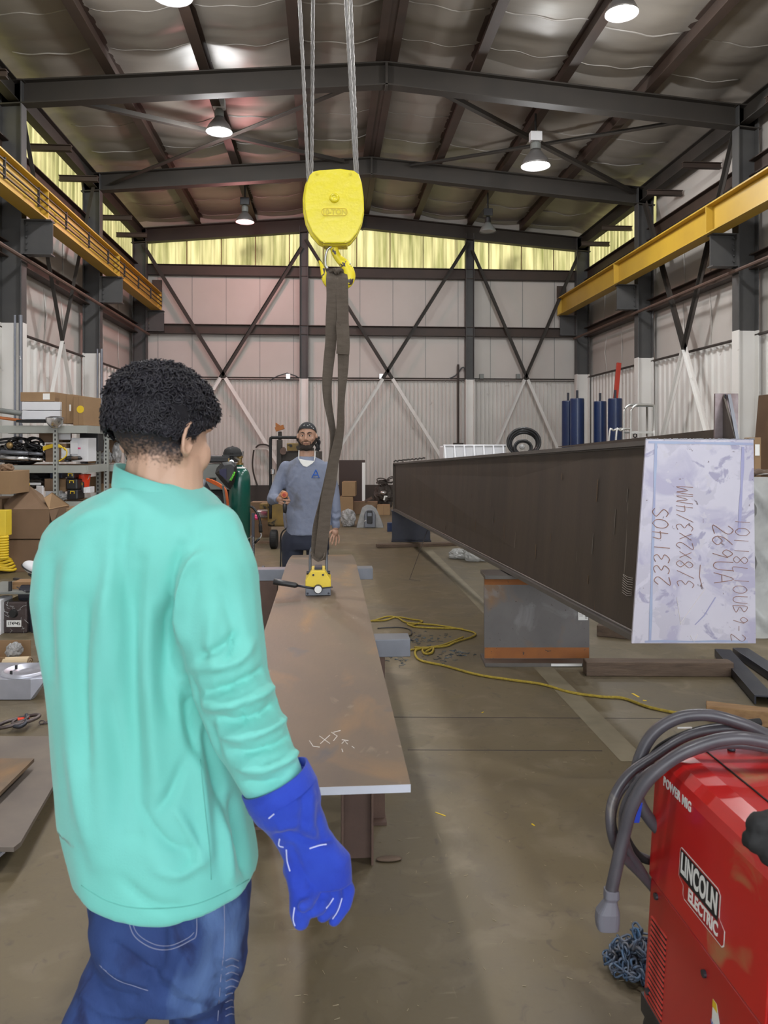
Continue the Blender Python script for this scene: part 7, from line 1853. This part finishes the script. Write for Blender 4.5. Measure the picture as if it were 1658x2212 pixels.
# grey welding power source behind
e = thing('grey_power_source', 'grey welding power source with black top on a cart behind the green cylinder', 'welding machine', (W(470, 1100, 9.4).x, W(470, 1100, 9.4).y, 0))
P_ = rbox(428, 1003, 502, 1058, 9.3, .6); MB().hexa(P_).build('machine_case', M['grey'], e, bevel=.01)
P_ = rbox(440, 984, 502, 1000, 9.3, .5); MB().hexa(P_).build('black_top', M['black'], e, bevel=.02)
P_ = rbox(452, 1032, 466, 1040, 9.28, .02); MB().hexa(P_).build('control_dial', M['ink'], e)
P_ = rbox(428, 1058, 502, 1100, 9.35, .6, zfloor=0.0); MB().hexa(P_).build('cart_cabinet', M['blackm'], e, bevel=.01)
oh = thing('orange_hoses', 'bundle of orange hoses arching from the grey power source to the cylinder', 'hose', W(480, 1060, 9.0))
for k in range(4): MB().tube(catmull([W(446, 1034 + k, 9.1), W(460, 1038 + k * 2, 9.0), W(478, 1048 + k * 2, 8.9), W(489 - k, 1062 + k, 8.85), W(493 - k * .6, 1095, 8.8)], 6), .009, 7).build('hose_strand', M['orange'], oh, smooth=True)
tag(MB().tube(catmull([W(481, 1048, 8.7), W(484, 1070, 8.7), W(488, 1100, 8.7), W(489, 1115, 8.7)], 5), .012, 8).build('grey_hose', M['grey'], smooth=True), 'grey hose hanging beside the orange hoses', 'hose')
# bench between with cans
e = thing('work_table', 'grey work table covered with clear plastic behind the man\'s shoulder', 'table', (W(465, 1180, 8.3).x, W(465, 1180, 8.3).y, 0))
P_ = rbox(415, 1100, 489, 1106, 8.25, .5); MB().hexa(P_).build('table_top', M['grey'], e); P_ = rbox(428, 1107, 486, 1180, 8.35, .35, zfloor=0); MB().hexa(P_).build('table_cabinet', M['grey'], e, bevel=.01)
sc_ = thing('spray_can', 'white spray can standing on the work table', 'can', W(455, 1102, 8.2))
MB().lathe(W(455, 1101, 8.2) + UP * .0, [(.001, .0), (.024, 0), (.024, .12), (.014, .14), (.001, .14)], n=20).build('can_body', M['white'], sc_); MB().cyl(W(455, 1101, 8.2) + UP * .14, W(455, 1101, 8.2) + UP * .158, .009, n=12).build('nozzle', M['white'], sc_)
tag(MB().cyl(W(447, 1108, 8.1), W(447, 1080, 8.1), .009, n=10).build('wooden_handle', M['woodl']), 'wooden brush handle standing left of the spray can', 'handle')
tag(MB().sph(W(462, 1084, 8.45), (.08, .08, .075), 22, 14).build('black_helmet', M['black'], smooth=True), 'glossy black round helmet on the work table behind the spray can', 'helmet')
tag(MB().tube([W(431, 1085, 8.4), W(440, 1040, 8.5), W(452, 1060, 8.6)], [.02, .03, .02], 8).build('lamp_arm_stand', M['galv'], smooth=True), 'bent grey arm by the man\'s chin on the table', 'arm')
crumple('plastic_cover', 440, 1098, 488, 1140, 'crumpled clear plastic draped over the work table edge', d=8.1, m='plasticd', t=.12, seed=23)
for k, (x, y, nm) in enumerate(((470, 1098, 'small silver clamp'), (478, 1094, 'rusty pliers'))):
    tag(MB().tube(catmull([W(x - 7, y + 2, 8.15), W(x, y, 8.15), W(x + 8, y + 3, 8.15)], 4), .010, 8).build('hand_tool', M['silver' if k == 0 else 'wood'], smooth=True), nm + ' lying right of the spray can on the table', 'tool')
# box frame on the wall brace
fr = thing('hose_hanger', 'thin grey frame with a hanging cable on the ribbed back wall left of the machine', 'frame', W(570, 965, 19.2))
MB().bar(W(545, 966, 19.3), W(598, 967, 19.3), .05, .10).build('cross_bar', M['wallp'], fr)
MB().tube(catmull([W(552, 967, 19.2), W(560, 961, 19.2), W(575, 961, 19.2), W(586, 967, 19.2)], 5), .02, 6).build('cable_arch', M['base'], fr)
MB().tube(catmull([W(548, 972, 19.2), W(545, 1000, 19.2), W(548, 1025, 19.2), W(556, 1050, 19.2)], 5), .02, 6).build('hanging_cable', M['base'], fr, smooth=True)
# old yellow machine
dM = 11.6
c0 = W(620, 1100, dM); c0.z = 0
om = thing('yellow_lift_truck', 'old greasy yellow and black lift truck standing behind the second man', 'machine', c0)
q = lambda x, y, dd=0: W(x, y, dM + dd)
def qbox(nm, x0, y0, x1, y1, dd, t, m, floor=None, bev=.01): P = rbox(x0, y0, x1, y1, dM + dd, t, zfloor=floor); return MB().hexa(P).build(nm, M[m], om, bevel=bev)
MB().tube(catmull([q(584, 1120, -.1), q(584, 1000, -.1), q(584, 952, -.1), q(586, 946, -.1), q(592, 945, -.1), q(642, 945, -.1), q(690, 946, -.1)], 6), .022, 10).build('guard_frame', M['blackm'], om, smooth=True)
qbox('mast', 597, 950, 608, 1110, .1, .12, 'base'); qbox('mast_head', 600, 932, 607, 950, .1, .1, 'base')
ro = MB().obox(q(604, 925, .1), CR * .06 + UP * .02, CF * .05, UP * .03 - CR * .01).obox(q(600, 921, .1), CR * .03 - UP * .02, CF * .04, UP * .035).build('rusty_bracket', M['orust'], om)
qbox('yellow_housing', 619, 957, 648, 974, .1, .4, 'oldyel'); qbox('engine_block', 605, 975, 690, 1040, .15, .5, 'base'); MB().cyl(q(611, 975, .05), q(611, 968 + 4, .4), .05, n=18).build('pulley', M['rust'], om)
mb = MB().cyl(q(628, 963, .09), q(628, 963, .12), .022, n=16); mb.build('gauge_hole', M['ink'], om)
qbox('counterweight', 577, 1082, 640, 1138, -.1, .8, 'oldyel', bev=.03); qbox('body_panel', 560, 1088, 578, 1100, .2, .3, 'oldyel')
for x in (584, 690): 
    w_ = q(x, 1124, -.15); w_.z = .14; MB().cyl(w_, w_ + CR * .10, .14, n=28).build('tyre', M['blackm'], om, bevel=.02)
MB().cyl(q(589, 1013, -.15), q(589, 1025, -.15), .03, n=16).build('silver_lamp', M['silver'], om, bevel=.008)
MB().tube(catmull([q(682, 958, -.2), q(686, 966, -.2), q(684, 974, -.2)], 4), .03, 8).build('dark_hose', M['blackm'], om, smooth=True)
cbox('silver_tray', 551, 1104, 577, 1118, 12.0, .3, 'silver', 'bright crumpled foil tray on a low board left of the lift truck', cat='tray')
cbox('low_board', 540, 1085, 580, 1120, 12.8, .3, 'cardd', 'low brown carton behind the foil tray', floor=True)
cbox('low_rack', 548, 1119, 578, 1124, 12.0, .3, 'woodl', 'pale wooden rack board carrying the foil tray', cat='board')
crumple('pink_rag', 546, 1112, 560, 1123, 'small pink rag hanging left of the foil tray', d=11.6, m='pink', t=.08, seed=5, cat='rag')
# back wall goods
dW = 15.2
o = MB().obox(W(760, 1052, 17.9), CR * .30, CF * .02, UP * .62).build('brown_board', M['brownb']); tag(o, 'tall dark brown board leaning by the back wall right of the second man', 'board')
MB().obox(W(785, 1054, 17.85), CR * .035, CF * .025, UP * .58).build('white_edge', M['label'], o)
o = MB().box(0, 0, 0, 0, 0, 0)
cbox('carton', 738, 1041, 767, 1072, 16.6, .4, 'card', 'upper square brown carton before the dark board', yaw=.04)
cbox('carton', 734, 1073, 762, 1140, 16.6, .4, 'card', 'tall lower brown carton before the dark board', floor=True)
cbox('carton', 763, 1085, 815, 1140, 16.9, .4, 'cardd', 'wide low brown carton behind the wrapped reels', floor=True)
cbox('carton', 814, 1092, 842, 1140, 16.7, .4, 'card', 'brown carton beside the girder end right of the wrapped reels', floor=True, tape='v')
crumple('wrapped_bundle', 735, 1100, 768, 1142, 'bundle in cloudy green plastic on the floor right of the second man', m='plasticd', t=.4, seed=25, cat='bundle', d=14.3)
wr_ = thing('wrapped_reel', 'black cable reel in a grey holder half wrapped in clear plastic on the floor', 'reel', (W(797, 1140, 14.2).x, W(797, 1140, 14.2).y, 0))
q = lambda x, y, dd=0: W(x, y, 14.2 + dd)
mb = MB(); arch = [(786, 1140), (786, 1112), (790, 1104), (797, 1101), (806, 1104), (811, 1112), (811, 1140)]
MB().prism([q(x, y, -.02) if y < 1139 else Vector((q(x, y, -.02).x, q(x, y, -.02).y, .0)) for x, y in arch], CF * .35).build('holder', M['galv'], wr_, bevel=.02)
MB().hexa(rbox(792, 1103, 804, 1131, 14.15, .06)).build('black_reel', M['black'], wr_, bevel=.01)
MB().hexa(rbox(793.5, 1108, 802.5, 1115, 14.14, .02)).build('wound_cable', M['galv'], wr_)
mb = MB(); arch2 = [(770, 1141), (776, 1115), (782, 1096), (792, 1090), (802, 1091), (812, 1098), (822, 1120), (828, 1140)]
rs = []
for dd in (.05, .3, .55): rs.append([q(x, y, dd) if y < 1138 else Vector((q(x, y, dd).x, q(x, y, dd).y, .002)) for x, y in arch2])
mb.rings(rs, cap=True); mb.build('plastic_hood', M['plasticd'], wr_, smooth=False)
crumple('dark_scrap', 806, 1046, 850, 1100, 'dark folded scrap and tarp heap by the back wall behind the girder end', d=17.2, m='base', t=.6, seed=33, cat='scrap heap')
tag(MB().sph(W(827, 1064, 16.7), (.07, .05, .035), 14, 8).build('chrome_part', M['silver'], smooth=True), 'small shiny chrome part on the dark scrap heap', 'part')
tag(MB().tube([W(829, 1080, 16.7), W(831, 1072, 16.7), W(836, 1073, 16.7)], .02, 6).build('white_hook', M['label']), 'small white hook on the dark scrap heap', 'hook')
tag(MB().bar(W(788, 1083, 16.9), W(803, 1075, 16.9), .05, .05).build('brown_offcut', M['rust']), 'small brown offcut lying on the low carton by the scrap heap', 'offcut')
pile('wire_tangle', 822, 1032, 846, 1046, 17.2, 'small tangle of dark wire on top of the scrap heap', m='base', n=8, r=.012, cat='wire', seed=51)
cbox('blue_tub', 836, 1130, 848, 1145, 13.6, .2, 'blue', 'small dark blue tub at the foot of the far stub', cat='tub', floor=True)
# ------------------------------------------------------------------ camera, light, view
cam = bpy.data.cameras.new('camera'); co = bpy.data.objects.new('camera', cam); COL.objects.link(co)
cam.sensor_fit = 'HORIZONTAL'; cam.sensor_width = 24.0; cam.lens = 24.0 * F / 1658.0
cam.shift_y = -(1106 - HY) / 1658.0
co.location = (0, 0, HC); co.rotation_euler = (pi / 2, 0, -PSI)
cam.dof.use_dof = True; cam.dof.focus_distance = 5.0; cam.dof.aperture_fstop = 8.0
sc.camera = co
wd = bpy.data.worlds.new('world'); sc.world = wd; wd.use_nodes = True
bg = wd.node_tree.nodes['Background']; bg.inputs[0].default_value = (0.92, 0.96, 1.0, 1); bg.inputs[1].default_value = 4.2
sc.view_settings.view_transform = 'Standard'; sc.view_settings.look = 'None'; sc.view_settings.gamma = 1; sc.view_settings.exposure = 0.28
sc.cycles.max_bounces = 8; sc.cycles.diffuse_bounces = 5; sc.cycles.transparent_max_bounces = 8
sc.cycles.use_denoising = True; sc.cycles.sample_clamp_indirect = 8.0
